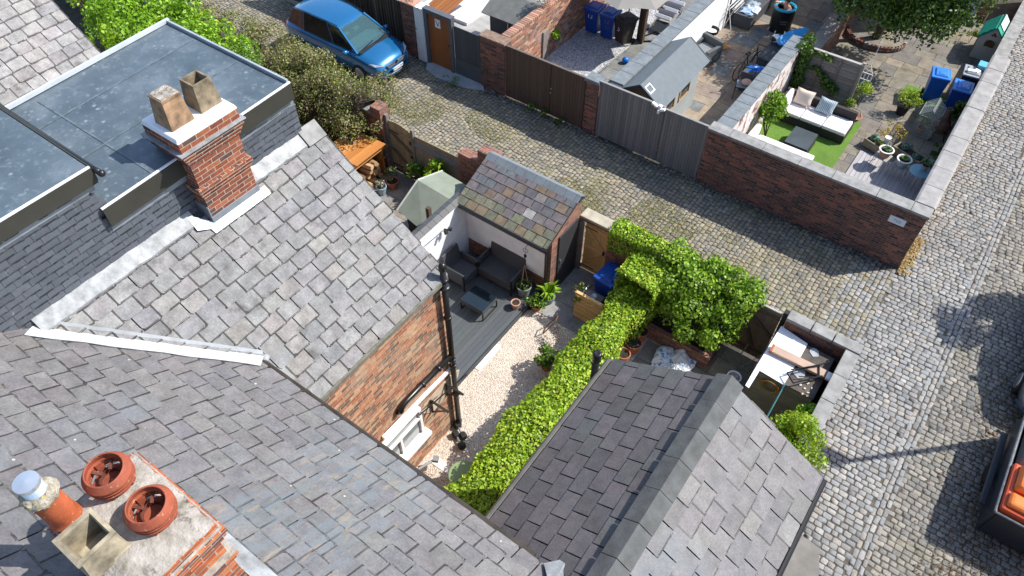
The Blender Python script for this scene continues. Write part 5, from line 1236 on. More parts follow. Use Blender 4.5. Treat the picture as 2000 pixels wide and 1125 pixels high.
for (x,z,r) in ((-14.87,1.73,.022),(-14.85,1.68,.02),(-14.82,1.635,.025),(-14.785,1.60,.032),(-14.75,1.70,.022)): b.lathe((x,16.325,z), [(r,0),(r,.002),(0,.002)], 10, M=Matrix.Rotation(PI/2,4,'X'))
part(sg, 'sign_motif', b, plain('navy_ink',(.01,.03,.09),.5))
part(t, 'knob', MB().sphere((-14.37,16.32,1.0),.03,8,6), m_dmetal)
t = thing('fence_panel', 'dark grey boarded panel right of the orange brown door', 'fence', (-13.6,16.4,0))
gate_leaf(t, -14.15,-13.03,16.36,1.80,.095,[(.065,.075,.085),(.075,.085,.095)])
b = MB(); b.box(-14.15,-13.03,16.335,16.344,.04,.62); part(t, 'kick_board', b, plain('kick_grey',(.085,.095,.105),.6,.15,5))
b = MB(); b.box(-13.02,-12.06,FY0,16.62,-.05,1.86); t = thing('brick_pier', 'broad red brown brick pier left of the brown double gate', 'pier', (-12.5,16.4,0)); part(t, 'brickwork', b, m_brD)
b = MB(); b.box(-13.05,-12.03,16.24,16.68,1.861,1.93); part(t, 'pier_cap', b, plain('mossy_brick_cap',(.22,.15,.11),.9,.5,9,.5,30), bevel=.02)
t = thing('double_gate', 'wide dark brown boarded double gate onto the alley', 'gate', (-10.5,16.4,0))
gate_leaf(t, -12.05,-10.32,16.33,1.86,.10,W_BRN, 'leaf'); gate_leaf(t, -10.30,-9.08,16.33,1.86,.10,W_BRN, 'leaf')
b = MB(); b.box(-12.06,-9.07,16.30,16.37,1.861,1.90); part(t, 'capping', b, plain('brown_capping',(.14,.11,.09),.7,.2,6))
part(t, 'cover_strip', MB().box(-10.36,-10.27,16.345,16.37,.04,1.85), plain('brown_strip',(.08,.055,.042),.6)); b = MB(); b.tube([(-10.28,16.30,.9),(-10.28,16.27,.9)],.03,10); b.box(-10.30,-10.26,16.30,16.312,1.0,1.06); part(t, 'lock', b, m_metal)
t = thing('brick_pier', 'narrow brick pier between the brown and grey gates', 'pier', (-8.8,16.4,0))
part(t, 'brickwork', MB().box(-9.05,-8.62,FY0,16.60,-.05,1.86), m_brF); b = MB(); b.box(-9.1,-8.58,16.22,16.66,1.862,1.95,taper=.02); part(t, 'pier_cap', b, m_stoneB, bevel=.01)
t = thing('double_gate', 'grey boarded double gate with white security light', 'gate', (-6.8,16.4,0))
gate_leaf(t, -8.60,-6.46,16.33,1.95,.088,W_GRY, 'leaf'); gate_leaf(t, -6.44,-5.12,16.33,1.90,.088,W_GRY, 'leaf')
b = MB(); b.box(-8.61,-6.455,16.30,16.37,1.951,1.99); b.box(-6.445,-5.11,16.30,16.37,1.901,1.94); part(t, 'capping', b, plain('grey_capping',(.25,.25,.245),.7,.2,6))
part(t, 'cover_strip', MB().box(-6.50,-6.40,16.346,16.37,.04,1.9), plain('grey_strip',(.15,.15,.155),.6)); b = MB(); b.tube([(-6.45,16.29,.5),(-6.45,16.26,.5)],.03,8); part(t, 'bolt', b, plain('orange_bolt',(.4,.15,.03),.5))
l = MB(); l.ob((-6.60,16.26,1.98),(.10,.10,.10)); l.ob((-6.76,16.24,1.99),(.20,.10,.07),ry=.4); l.ob((-6.50,16.22,1.94),(.16,.10,.07),ry=-.5); l.ob((-6.60,16.2,1.86),(.07,.1,.12))
solo('security_light', 'white twin security light on top of the grey gate', 'outdoor light', l, m_white, bevel=.015)
t = thing('brick_wall', 'tall dark brick wall with weathered coping on the alley corner', 'wall', (-2.1,16.4,0))
part(t, 'brickwork', MB().box(-5.09,.80,FY0,FY1,-.05,1.88), m_brF)
c = MB(); x = -5.11
for L in (.62,.95,1.0,.9,1.15,.85,.47): c.box(x+.004,x+L-.004,16.22,16.61,1.881,1.955+random.uniform(0,.006)); x += L
part(t, 'coping', c, m_stone, bevel=.012)
b = MB(); b.box(0,.40,0,.012,0,.21); t = thing('street_sign', 'small white notice plate on the dark corner wall', 'sign', (.02,16.262,1.36)); part(t, 'plate', b, plain('white_plate',(.70,.76,.80),.35,.06), local=True)
text_part(t, 'lettering', 'PRIVATE', .05, plain('blue_lettering',(.05,.10,.35),.5), (.20,-.003,.125), (PI/2,0,0)); text_part(t, 'lettering', 'ROAD', .04, plain('blue_lettering',(.05,.10,.35),.5), (.24,-.003,.075), (PI/2,0,0))
SW = thing('brick_wall', 'long street side brick wall with round edged pale coping', 'wall', (.58,20.5,0))
b = MB(); b.box(.42,.80,FY1+.002,24.75,-.05,1.84); part(SW, 'brickwork', b, m_brO)
c = MB(); y = 16.62
while y < 24.6:
    L = min(random.uniform(.75,.95),24.8-y); h = random.uniform(0,.012); pr = [(.34,1.85),(.86,1.85),(.86,1.93+h),(.80,1.965+h),(.40,1.965+h),(.34,1.93+h)]
    c.prism(pr, y+.005, y+L-.005, fn=lambda a,z,q: (a,q,z)); y += L
part(SW, 'coping', c, plain('pale_rounded_coping',(.31,.30,.29),.9,.3,4,.4,30), bevel=.01)
wall('brick_wall','lower street wall carrying on past the playhouse',.42,.74,24.8,33,1.05,m_brO,copm=m_stone,segs=1.2)
# yard dividing walls
W1 = thing('brick_wall', 'old red brick wall dividing the gravel yard from concrete yard', 'wall', (-12.3,20,0))
part(W1, 'brickwork', MB().box(-12.46,-12.2,16.63,27,-.05,1.84), brick('sunny_old_brick', BR_MIX+BR_OLD, (.45,.36,.29), (.45,.40,.37), 1.6, .56, .70, .5, bstr=.6))
c = MB(); y = 16.7
while y < 27: c.box(-12.48,-12.18,y,y+.10,1.842,1.93,jc(random.choice([(.38,.20,.13),(.42,.24,.17),(.30,.17,.12)]),.15)); y += .112
part(W1, 'brick_coping', c, m_col, bevel=.008)
W2 = wall('brick_wall','white rendered yard wall with long slate blue coping',-8.42,-8.06,16.63,30,1.84,m_render,copm=m_stoneB,segs=.6,ov=.05)
W3 = wall('brick_wall','flaking whitewashed wall behind the pale corner sofa',-5.0,-4.62,16.62,22.15,1.84,m_brWW,copm=m_stoneB,segs=.42,ov=.04)
wall('brick_wall','low ruined wall continuing under the tree',-4.75,-4.35,22.2,29,1.0,m_brO,copm=plain('dusty_cap',(.30,.25,.21),.95,.4,5),segs=2)
# yard surfaces
FL = [(.215,.193,.157),(.24,.215,.172),(.19,.172,.148),(.255,.222,.168),(.187,.177,.16)]
FL3 = [(.29,.222,.165),(.32,.265,.20),(.25,.203,.165),(.22,.207,.193),(.31,.245,.175),(.20,.207,.207)]
pv = MB(); flags(pv,-8.05,-5.02,16.62,29,.045,FL3,rows=(.4,.8),wid=(.5,1.0)); struct('patio', pv, m_flag)
pv = MB(); flags(pv,-4.6,.42,16.62,30.2,.045,FL,rows=(.4,.75),wid=(.45,.95), keep=lambda x,y: not (-4.7 < x < -2.7 and 17.6 < y < 21.2)); struct('patio', pv, m_flag)
struct('patio', flags(MB(),-10.2,-8.43,16.62,29,.045,[(.22,.225,.215),(.25,.25,.236),(.20,.207,.20)],rows=(.55,.65),wid=(.55,.65)), m_flag)
pp = MB(); pp.prism([(-12.2,16.6),(-10.2,16.6),(-10.35,18.5),(-10.2,21.2),(-10.4,24),(-12.2,24)], -.05, .035); struct('gravel', pp, m_gravelg, kind='stuff')
struct('concrete_yard', MB().box(-22,-12.47,16.63,30,-.05,.04), m_conc)
struct('white_step', MB().box(-17.9,-15.7,18.9,26,.041,.16), plain('white_floor_paint',(.62,.64,.66),.7,.08,2))
tf = MB().box(-4.61,-2.02,17.1,21.75,.0,.06); struct('artificial_lawn', tf, m_turf)
struct('artificial_lawn', MB().box(-1.5,-.15,23.95,24.75,.046,.06), m_turf)
dk = MB(); x = -1.62
while x < .4: dk.box(x+.004,min(x+.115,.41),16.9,20.4,.05,.085,jc((.40,.385,.39),.08)); x += .12
struct('deck', dk, attr('bleached_decking',.8,.2,8,.3,50,.25,streak=(14,1,14)))
# ---- yard 1 (concrete) : small shed, orange boards
YS = thing('garden_shed', 'small dark shed with grey felt roof in the concrete yard', 'shed', (-13.6,18.9,0))
part(YS, 'body', MB().box(-14.2,-12.62,18.35,19.6,.04,1.36), plain('blue_black_shed',(.030,.036,.048),.6,.2,5))
rf = MB(); rf.slab([(-14.32,18.02,1.46),(-12.52,18.02,1.46),(-12.52,18.95,1.86),(-14.32,18.95,1.86)],.04); rf.slab([(-14.32,19.75,1.46),(-12.52,19.75,1.46),(-12.52,18.95,1.86),(-14.32,18.95,1.86)],.04); part(YS, 'felt_roof', rf, plain('grey_green_felt',(.15,.155,.145),.9,.25,4,.3,60))
b = MB(); b.box(-14.1,-13.42,18.32,18.345,.1,1.3); b.box(-13.40,-12.72,18.32,18.345,.1,1.3); part(YS, 'door', b, plain('shed_door',(.042,.05,.062),.55,.2,5)); b = MB(); b.box(-13.42,-13.39,18.30,18.318,.1,1.38); part(YS, 'batten', b, m_metal)
b = MB(); b.box(-14.15,-12.9,17.5,18.0,.04,.34,taper=.03); solo('crate', 'bright blue plastic crate in front of the small dark shed', 'crate', b, m_bright, bevel=.02)
b = MB()
for k in range(6): b.bar((-17.6+.17*k,18.2,.06),(-17.0+.17*k,20.2,.9),.15,.03,jc((.42,.17,.06),.15))
solo('timber_stack', 'orange brown timber boards leaning in the concrete yard', 'timber', b, m_wood)
bush('potted_flowers','pink and red flowering plant on the old brick pier','plant',(-16.0,16.5,1.95),.3,.35,260,.05,[(.30,.06,.06),(.12,.20,.04),(.22,.26,.06),(.40,.20,.18)],nb=9,stem=.006)
# ---- yard 2 (gravel): bins, parasol, recliner
m_ink = plain('white_numerals',(.70,.74,.80),.5); m_redn = plain('red_numerals',(.50,.06,.08),.5); m_grn = plain('green_numerals',(.05,.25,.22),.5)
wheelie('blue wheelie bin numbered 12 next to the old brick wall', (-11.78,21.35,.035), .05, m_blue, m_blueL, (('12',.22,-.03,.72,m_ink),))
wheelie('blue wheelie bin with red and green numerals, middle of three', (-11.14,21.35,.035), .05, m_blue, m_blueL, (('12',.20,.02,.74,m_redn),('11',.18,.04,.50,m_grn)))
wheelie('faded black wheelie bin numbered 5 beside the timber post', (-10.52,21.35,.035), -.35, m_brownbin, m_brownbin, (('5',.26,.0,.62,m_ink),))
tp = MB(); tp.box(-10.22,-10.02,21.75,21.87,.03,1.5); tp.box(-10.02,-9.92,21.62,21.80,.03,1.4); solo('timber_post', 'dark timber upright beside the black wheelie bin', 'post', tp, plain('dark_timber',(.085,.055,.035),.8,.35,7))
um = thing('parasol', 'large stone grey parasol over the three wheelie bins', 'parasol', (-10.45,21.35,.03))
cv = MB(); n = 8; Rr = 1.62; ce = Vector((0,0,2.62))
ring = [Vector((Rr*math.cos(2*PI*k/n-1.35),Rr*math.sin(2*PI*k/n-1.35),2.12)) for k in range(n)]
mid = [ce.lerp(r,.5)+Vector((0,0,.06)) for r in ring]
vs = [ce]+mid+ring; fs = []
for k in range(n):
    j = (k+1)%n; em = (ring[k]+ring[j])/2*.955; em.z = 2.15; vs.append(em)
    fs += [(0,1+k,1+j),(1+k,1+n+k,1+2*n+k),(1+k,1+2*n+k,1+j),(1+2*n+k,1+n+j,1+j)]
cv.add(vs,fs); part(um, 'canopy', cv, plain('stone_canvas',(.25,.24,.215),.85,.08,3), local=True)
part(um, 'pole', MB().tube([(0,0,0),(0,0,2.65)],.024,8), m_metal, local=True); part(um, 'base', MB().lathe((0,0,0),[(.24,0),(.24,.06),(.05,.10),(.0,.1)],16), m_conc, local=True)
for k in range(n): part(um, 'rib', MB().tube([(0,0,2.58),tuple(ring[k]-Vector((0,0,.02)))],.008,5), m_metal, local=True)
rc = thing('recliner', 'black tube framed recliner with grey and white cushion', 'chair', (-9.6,22.8,.05))
b = MB(); b.tube([(-.45,-1.1,.03),(.35,-.5,.03),(.52,-.2,.06),(.5,.35,.30),(.2,.5,.62),(-.5,.35,.65)],.024,8); b.tube([(-.5,-.75,.03),(.0,.4,.05),(.2,.8,.6)],.022,8); part(rc, 'frame', b, m_black, local=True, smooth=True)
b = MB()
for k in range(5): b.ob((-.25+.05*k,.15+.13*k,.45+.10*k),(.62,.15,.07),rx=.75,col=((.62,.64,.68),(.16,.17,.20))[k%2])
b.add([(-.4,-.35,.12),(.22,-.25,.12),(.05,.1,.34),(-.45,.05,.34)],[(0,1,2,3)],(.03,.035,.04)); part(rc, 'cushion', b, m_col, local=True, bevel=.02)
solo('ball', 'small bright blue ball on the grey path', 'ball', MB().sphere((-9.80,20.25,.16),.12,16,10), m_bright, smooth=True)
bush('flowering_climber','pale pink flowering climber on top of the brick wall','plant',(-12.33,19.1,1.75),.42,.75,900,.05,[(.55,.42,.38),(.62,.50,.46),(.16,.17,.06),(.40,.26,.22),(.10,.13,.04)],nb=16,stem=.008)
bush('wall_fern','small bright fern growing at the foot of the brick wall','plant',(-12.05,19.2,.55),.24,.4,260,.08,BRIGHT,nb=8,stem=.006)
hb = MB(); hb.box(-12.195,-12.14,18.62,18.95,.1,1.15); solo('drainpipe_board','weathered grey board fixed down the sunny brick wall','board',hb,plain('grey_board',(.22,.19,.17),.9,.35,6))
for (x,y) in ((-11.2,16.95),(-10.95,17.3)): pass
# ---- yard 3: summer house, tub, seats, clutter
SM = thing('summer_house', 'grey summer house with felt roof and two side windows', 'summer house', (-7.45,18.1,0))
sx0, sx1, sy0, sy1 = -8.02, -6.86, 16.82, 19.5
m_sh = plain('sage_grey_boarding',(.33,.37,.37),.7,.1,4)
b = MB()
for k in range(12): b.box(sx1-.02+(.004 if k%2 else 0),sx1,sy0,sy1,.05+k*.133,.05+(k+1)*.133)
b.box(sx0,sx1-.021,sy0,sy1,.04,1.63); part(SM, 'wall', b, m_sh)
gb = MB(); gb.prism([(sx0,1.631),(sx1,1.631),(-7.46,2.08)],sy0,sy1,fn=lambda a,z,h:(a,h,z)); part(SM, 'gable', gb, plain('bare_brown_gable',(.20,.13,.08),.8,.2,6))
rf = MB(); rf.slab([(-8.32,16.60,1.62),(-8.32,19.72,1.62),(-7.46,19.72,2.16),(-7.46,16.60,2.16)],.03); rf.slab([(-6.66,16.60,1.62),(-6.66,19.72,1.62),(-7.46,19.72,2.16),(-7.46,16.60,2.16)],.03)
part(SM, 'felt_roof', rf, plain('blue_grey_felt',(.14,.165,.18),.85,.12,5,.25,120))
b = MB(); b.bar((-8.33,16.60,1.58),(-7.46,16.60,2.12),.03,.09); b.bar((-6.65,16.60,1.58),(-7.46,16.60,2.12),.03,.09); b.bar((-6.65,19.72,1.58),(-7.46,19.72,2.12),.03,.09); part(SM, 'bargeboard', b, plain('navy_barge',(.03,.036,.045),.6))
b = MB(); q = Vector((-7.22,16.72,2.03)); b.add([],[]); 
for (a0,b0,a1,b1) in ((0,0,.22,.03),(0,.25,.22,.28),(0,.03,.03,.25),(.19,.03,.22,.25)): b.slab([(-7.34+a0,16.66+b0,2.095-(a0)*.675),(-7.34+a1,16.66+b0,2.095-a1*.675),(-7.34+a1,16.66+b1,2.095-a1*.675),(-7.34+a0,16.66+b1,2.095-a0*.675)],.012)
part(SM, 'roof_vent_frame', b, m_white)
for (ya,yb) in ((17.25,17.85),(18.25,18.85)):
    f = MB(); f.box(sx1+.002,sx1+.03,ya-.05,yb+.05,.88,.93); f.box(sx1+.002,sx1+.03,ya-.05,ya,.93,1.5); f.box(sx1+.002,sx1+.03,yb,yb+.05,.93,1.5); f.box(sx1+.002,sx1+.03,ya,yb,1.45,1.5)
    wn = part(SM, 'window', f, plain('golden_frame',(.48,.30,.14),.6,.15,6)); part(wn, 'pane', MB().box(sx1+.004,sx1+.012,ya,yb,.93,1.45), m_glass)
def box_chair(name, label, loc, rz, mat, cmat):
    t = thing(name, label, 'armchair', loc, rz)
    part(t, 'base', MB().box(-.42,.42,-.40,.40,.05,.34), mat, local=True, bevel=.02); part(t, 'cushion', MB().box(-.29,.29,-.40,.26,.342,.47), cmat, local=True, bevel=.05)
    part(t, 'backrest', MB().box(-.42,.42,.28,.42,.342,.72), mat, local=True, bevel=.02)
    for s in (-1,1): part(t, 'armrest', MB().box(min(s*.42,s*.30),max(s*.42,s*.30),-.40,.278,.342,.60), mat, local=True, bevel=.02)
    return t
box_chair('rattan_armchair', 'bulky grey rattan armchair behind the summer house', (-7.72,22.05,.05), -.25, plain('mid_grey_rattan',(.09,.10,.105),.7,.3,60,.5,140), plain('grey_cushion',(.19,.205,.215),.9,.2,6,.2,30))
gr = thing('kettle_grill', 'small round black grill with ash beside the grey armchair', 'grill', (-7.95,22.95,.05)); part(gr, 'bowl', MB().lathe((0,0,.42),[(.10,0),(.22,.10),(.25,.22),(.235,.22),(.20,.12),(0,.1)],18), m_black, local=True); part(gr, 'ash', MB().lathe((0,0,.57),[(.001,.02),(.17,.0),(.17,-.01)],12), plain('ash',(.6,.6,.6),.9,.4,20), local=True)
for k in range(3): part(gr, 'leg', MB().tube([(.1*math.cos(k*2.09),.1*math.sin(k*2.09),.44),(.22*math.cos(k*2.09),.22*math.sin(k*2.09),0)],.012,6), m_black, local=True)
HT = thing('plunge_tub', 'black inflatable plunge tub with blue rim on the patio', 'tub', (-6.36,25.45,.05))
part(HT, 'wall', MB().lathe((0,0,0),[(.375,0),(.385,.05),(.385,.82),(.38,.84),(.30,.84),(.30,.03),(0,.03)],32), plain('black_pvc',(.010,.011,.012),.35,.15,5), local=True, smooth=False)
rg = MB(); pr = [(.345+.055*math.cos(a),.865+.05*math.sin(a)) for a in [2*PI*i/10 for i in range(11)]]; rg.lathe((0,0,0),pr,32); part(HT, 'rim', rg, plain('turquoise_pvc',(.02,.33,.50),.3,.1,4), local=True, smooth=True)
part(HT, 'water', MB().lathe((0,0,.62),[(.299,0),(.0,.003)],24), plain('dim_water',(.02,.08,.09),.05,.1,3,spec=.7), local=True)
for (s_, z) in (('ICE BATH',.50),('recovery',.42)):
    cu = text_part(HT, 'lettering', s_, .06, plain('grey_lettering',(.35,.37,.38),.5), (.18,-.355,z), (PI/2,0,.46))
for k in range(3): a = -2.4+.85*k; part(HT, 'foot', MB().tube([(.39*math.cos(a),.39*math.sin(a),.12),(.42*math.cos(a),.42*math.sin(a),.0)],.018,6), m_whitep, local=True)
# person sitting in the tub, head bowed, one arm along the rim
def person():
    V = {'pelvis':((.07,.03,.40),.15),'belly':((.08,.03,.58),.145),'chest':((.06,.02,.78),.165),'neck':((.04,.0,.94),.06),'chin':((.015,-.025,1.0),.065),'head':((.02,-.02,1.09),.098),'crown':((.035,-.01,1.165),.07),
         'rs':((.20,-.11,.87),.075),'re':((.10,-.32,.72),.05),'rw':((-.14,-.30,.82),.036),'rh':((-.23,-.27,.90),.038),
         'ls':((-.06,.17,.87),.075),'le':((-.24,.24,.80),.05),'lw':((-.32,.10,.90),.036),'lh':((-.34,.04,.935),.038),
         'rk':((-.20,-.09,.66),.075),'lk':((-.18,.12,.66),.075),'rf':((-.14,-.1,.2),.05),'lf':((-.14,.1,.2),.05)}
    E = [('pelvis','belly'),('belly','chest'),('chest','neck'),('neck','chin'),('chin','head'),('head','crown'),('chest','rs'),('rs','re'),('re','rw'),('rw','rh'),('chest','ls'),('ls','le'),('le','lw'),('lw','lh'),('pelvis','rk'),('rk','rf'),('pelvis','lk'),('lk','lf')]
    for sd, h in (('r',Vector((-.23,-.27,.90))),('l',Vector((-.34,.04,.935)))):
        base = Vector((-.06,.03,0)) if sd == 'r' else Vector((-.03,-.06,0))
        for i in range(4):
            o = Vector((base.y,-base.x,0)).normalized()*(i-1.5)*.022; L = (.8,1,.95,.72)[i]
            V[f'{sd}k{i}'] = (tuple(h+base*.35+o),.012); V[f'{sd}m{i}'] = (tuple(h+base*(.5+.55*L)+o+Vector((0,0,.005))),.0095); V[f'{sd}t{i}'] = (tuple(h+base*(.6+.95*L)+o+Vector((0,0,-.03))),.008)
            E += [(sd+'h',f'{sd}k{i}'),(f'{sd}k{i}',f'{sd}m{i}'),(f'{sd}m{i}',f'{sd}t{i}')]
        o = Vector((base.y,-base.x,0)).normalized(); V[sd+'th'] = (tuple(h+o*.045+base*.3),.011); V[sd+'tt'] = (tuple(h+o*.055+base*.7),.009); E += [(sd+'h',sd+'th'),(sd+'th',sd+'tt')]
    K = list(V); me = bpy.data.meshes.new('person'); me.from_pydata([V[k][0] for k in K],[(K.index(a),K.index(b)) for a,b in E],[])
    me.materials.append(m_skin); o = bpy.data.objects.new('body', me); COL.objects.link(o)
    o.modifiers.new('skin','SKIN'); me.skin_vertices.new() if not me.skin_vertices else None
    for i, k in enumerate(K): me.skin_vertices[0].data[i].radius = (V[k][1],V[k][1]); me.skin_vertices[0].data[i].use_root = (k == 'pelvis')
    s = o.modifiers.new('sub','SUBSURF'); s.levels = 2; s.render_levels = 2
    for p in me.polygons: p.use_smooth = True
    return o
pr_ = thing('person', 'bare chested person sitting in the black plunge tub with bowed head', 'person', (-6.36,25.45,.06))
bd_ = person(); bd_.parent = pr_
h = MB(); h.sphere((.035,-.012,1.125),.098,14,8,sc=(1,1,.85)); part(pr_, 'hair', h, plain('short_brown_hair',(.06,.035,.02),.8), local=True, smooth=True)
h = MB()
for yy in (-.06,.02): h.sphere((-.068,yy,1.09),.011,8,6)
part(pr_, 'eyes', h, m_black, local=True); h = MB(); h.sphere((-.085,-.02,1.065),.018,8,6,sc=(1,.8,1.3)); h.sphere((.03,-.125,1.08),.022,8,6,sc=(1,.5,1.4)); h.sphere((.03,.085,1.08),.022,8,6,sc=(1,.5,1.4)); part(pr_, 'nose_and_ears', h, m_skin, local=True, smooth=True); part(pr_, 'mouth', MB().sphere((-.066,-.02,1.03),.02,8,6,sc=(.5,1.2,.35)), plain('lips',(.35,.12,.10),.6), local=True)
sf = thing('garden_sofa', 'dark rattan sofa piled with laundry beside the plunge tub', 'sofa', (-7.5,25.6,.05)); part(sf, 'base', MB().box(-.4,.3,-.95,1.0,.03,.5), m_rattan, local=True, bevel=.02); part(sf, 'backrest', MB().box(-.55,-.41,-.95,1.0,.03,.8), m_rattan, local=True, bevel=.02)
for i, (x,y,c_) in enumerate(((-7.52,25.0,(.30,.42,.62)),(-7.55,25.55,(.28,.36,.42)),(-7.4,25.25,(.62,.66,.72)))):
    m = MB(); vs = []; fs = []
    for a in range(7):
        for b_ in range(7): vs.append((x-.24+a*.08+random.uniform(-.03,.03), y-.24+b_*.08+random.uniform(-.03,.03), .57+random.uniform(0,.10)-.03*((a-3)**2+(b_-3)**2)/9))
    for a in range(6):
        for b_ in range(6): fs.append((a*7+b_,(a+1)*7+b_,(a+1)*7+b_+1,a*7+b_+1))
    m.add(vs,fs); solo('laundry', ['crumpled blue laundry at the near end of the dark sofa','grey green laundry on the middle of the dark sofa','white laundry heaped between the blue and grey laundry'][i], 'clothes', m, plain('cloth%d'%i,c_,.9,.2,6))
dr = thing('drying_rack', 'white wire clothes drying rack against the white yard wall', 'rack', (-7.85,24.6,.05))
b = MB()
for (p,q) in (((-.15,-.55,0),(.12,-.45,.95)),((.25,-.55,0),(-.1,-.45,.95)),((-.15,.55,0),(.12,.45,.95)),((.25,.55,0),(-.1,.45,.95)),((.12,-.45,.95),(.12,.45,.95)),((-.1,-.45,.95),(-.1,.45,.95))): b.tube([p,q],.012,6)
part(dr, 'frame', b, m_white, local=True); b = MB()
for k in range(7): b.tube([(-.12+.04*k,-.45,.92-.05*abs(k-3)),(-.12+.04*k,.45,.92-.05*abs(k-3))],.006,5)
part(dr, 'rail', b, m_white, local=True)
tp = MB(); tp.tube([(-8.0,24.35,.05),(-7.98,24.3,2.2)],.03,8); solo('wooden_pole', 'tall dark wooden pole standing by the white yard wall', 'pole', tp, plain('pole_wood',(.07,.045,.03),.8))
CB = thing('covered_bench', 'dark grey covered table against the whitewashed wall', 'table', (-5.55,23.0,.05)); part(CB, 'cover_top', MB().box(-.42,.36,-.85,.95,.60,.72), plain('charcoal_cover',(.05,.055,.062),.6,.3,4), local=True, bevel=.04); part(CB, 'cover_skirt', MB().box(-.40,.34,-.83,.93,.0,.6), plain('charcoal_cover2',(.06,.068,.078),.6,.3,4), local=True, bevel=.02)
hm = MB(); hm.sphere((0,0,0),.15,16,10,sc=(1.15,1,.9)); hm.move(Matrix.Translation((-5.82,23.35,.90))); ht = thing('helmet','white and black helmet resting on the grey covered table','helmet',(-5.82,23.35,.78)); part(ht,'shell',hm,m_white,smooth=True); part(ht,'visor',MB().sphere((-5.88,23.27,.91),.125,14,8,sc=(1,1,.62)),m_black,smooth=True)
sb = MB(); n = 20; pts = []
for i in range(n): a = 2*PI*i/n; pts.append((.85*math.cos(a)*(1 if math.cos(a) < 0 else .8), .21*math.sin(a)*(1-.35*math.cos(a))))
sb.prism(pts,-.03,.03); sb.move(Matrix.Translation((-5.35,23.75,.98)) @ Matrix.Rotation(1.25,4,'Z') @ Matrix.Rotation(.45,4,'X')); solo('bodyboard', 'bright blue bodyboard leaning on the whitewashed wall', 'board', sb, plain('cyan_foam',(.05,.36,.75),.4,.08,4), bevel=.015)
bk = thing('bicycle', 'black bicycle leaning beside the grey covered table', 'bicycle', (-6.15,22.1,.05), rz=1.35)
for (x,nm) in ((-.5,'wheel'),(.5,'wheel')):
    w = MB(); w.lathe((x,0,.33),[(.315,-.02),(.335,0),(.315,.02),(.30,0),(.315,-.02)],28,M=Matrix.Rotation(PI/2,4,'X')); 
    for k in range(10): a = k*PI/5; w.tube([(x,0,.33),(x+.31*math.cos(a),0,.33+.31*math.sin(a))],.003,4)
    part(bk,'wheel',w,m_blackm,local=True)
b = MB()
for (p,q) in (((-.5,0,.33),(-.05,0,.30)),((-.5,0,.33),(-.18,0,.78)),((-.05,0,.30),(-.2,0,.85)),((-.05,0,.30),(.33,0,.70)),((-.18,0,.76),(.33,0,.80)),((.31,0,.88),(.5,0,.33))): b.tube([p,q],.018,8)
part(bk,'frame',b,m_black,local=True); b = MB(); b.tube([(.30,0,.88),(.33,0,1.0),(.36,.28,1.02)],.013,6); b.tube([(.33,0,1.0),(.36,-.28,1.02)],.013,6); part(bk,'handlebar',b,m_black,local=True); part(bk,'saddle',MB().box(-.32,-.10,-.06,.06,.86,.91,taper=.02),m_blackm,local=True,bevel=.015)
tr = MB(); vs = []; fs = []
for a in range(9):
    for b_ in range(7): vs.append((-6.0+a*.075, 21.15+b_*.085+.02*a, .80+random.uniform(-.02,.035)-.02*(a-4)**2/4-.02*(b_-3)**2/3))
for a in range(8):
    for b_ in range(6): fs.append((a*7+b_,(a+1)*7+b_,(a+1)*7+b_+1,a*7+b_+1))
tr.add(vs,fs); solo('tarpaulin','crumpled bright blue tarpaulin near the bicycle wheel','tarpaulin',tr,m_bright)
sp_ = MB(); sp_.box(-6.0,-5.35,21.1,21.75,.05,.76); solo('storage_box','grey storage box underneath the blue tarpaulin','box',sp_,plain('charcoal_cover3',(.075,.08,.088),.6,.3,4),bevel=.02)
mc = thing('metal_chair','black framed metal chair with pink cushion by the whitewashed wall','chair',(-5.75,20.85,.05),rz=.3)
b = MB(); 
for (p,q) in (((-.25,-.25,0),(-.25,-.25,.45)),((.25,-.25,0),(.25,-.25,.45)),((-.25,.25,0),(-.25,.25,.9)),((.25,.25,0),(.25,.25,.9)),((-.25,.25,.9),(.25,.25,.9)),((-.25,-.25,.45),(.25,-.25,.45)),((-.25,-.25,.45),(-.25,.25,.45)),((.25,-.25,.45),(.25,.25,.45))): b.tube([p,q],.014,6)
part(mc,'frame',b,m_black,local=True); part(mc,'seat',MB().box(-.24,.24,-.24,.24,.44,.46),plain('grey_mesh',(.20,.22,.24),.6),local=True); part(mc,'cushion',MB().sphere((.06,.02,.53),.17,14,8,sc=(1,1,.5)),plain('pink_cushion',(.62,.38,.28),.9),local=True,smooth=True)
b = MB(); b.lathe((-7.55,23.15,.05),[(.26,0),(.24,.05),(.1,.07),(0,.07)],14); solo('doormat','orange brown round mat on the patio near the grill','mat',b,plain('orange_mat',(.40,.19,.05),.9,.3,12))
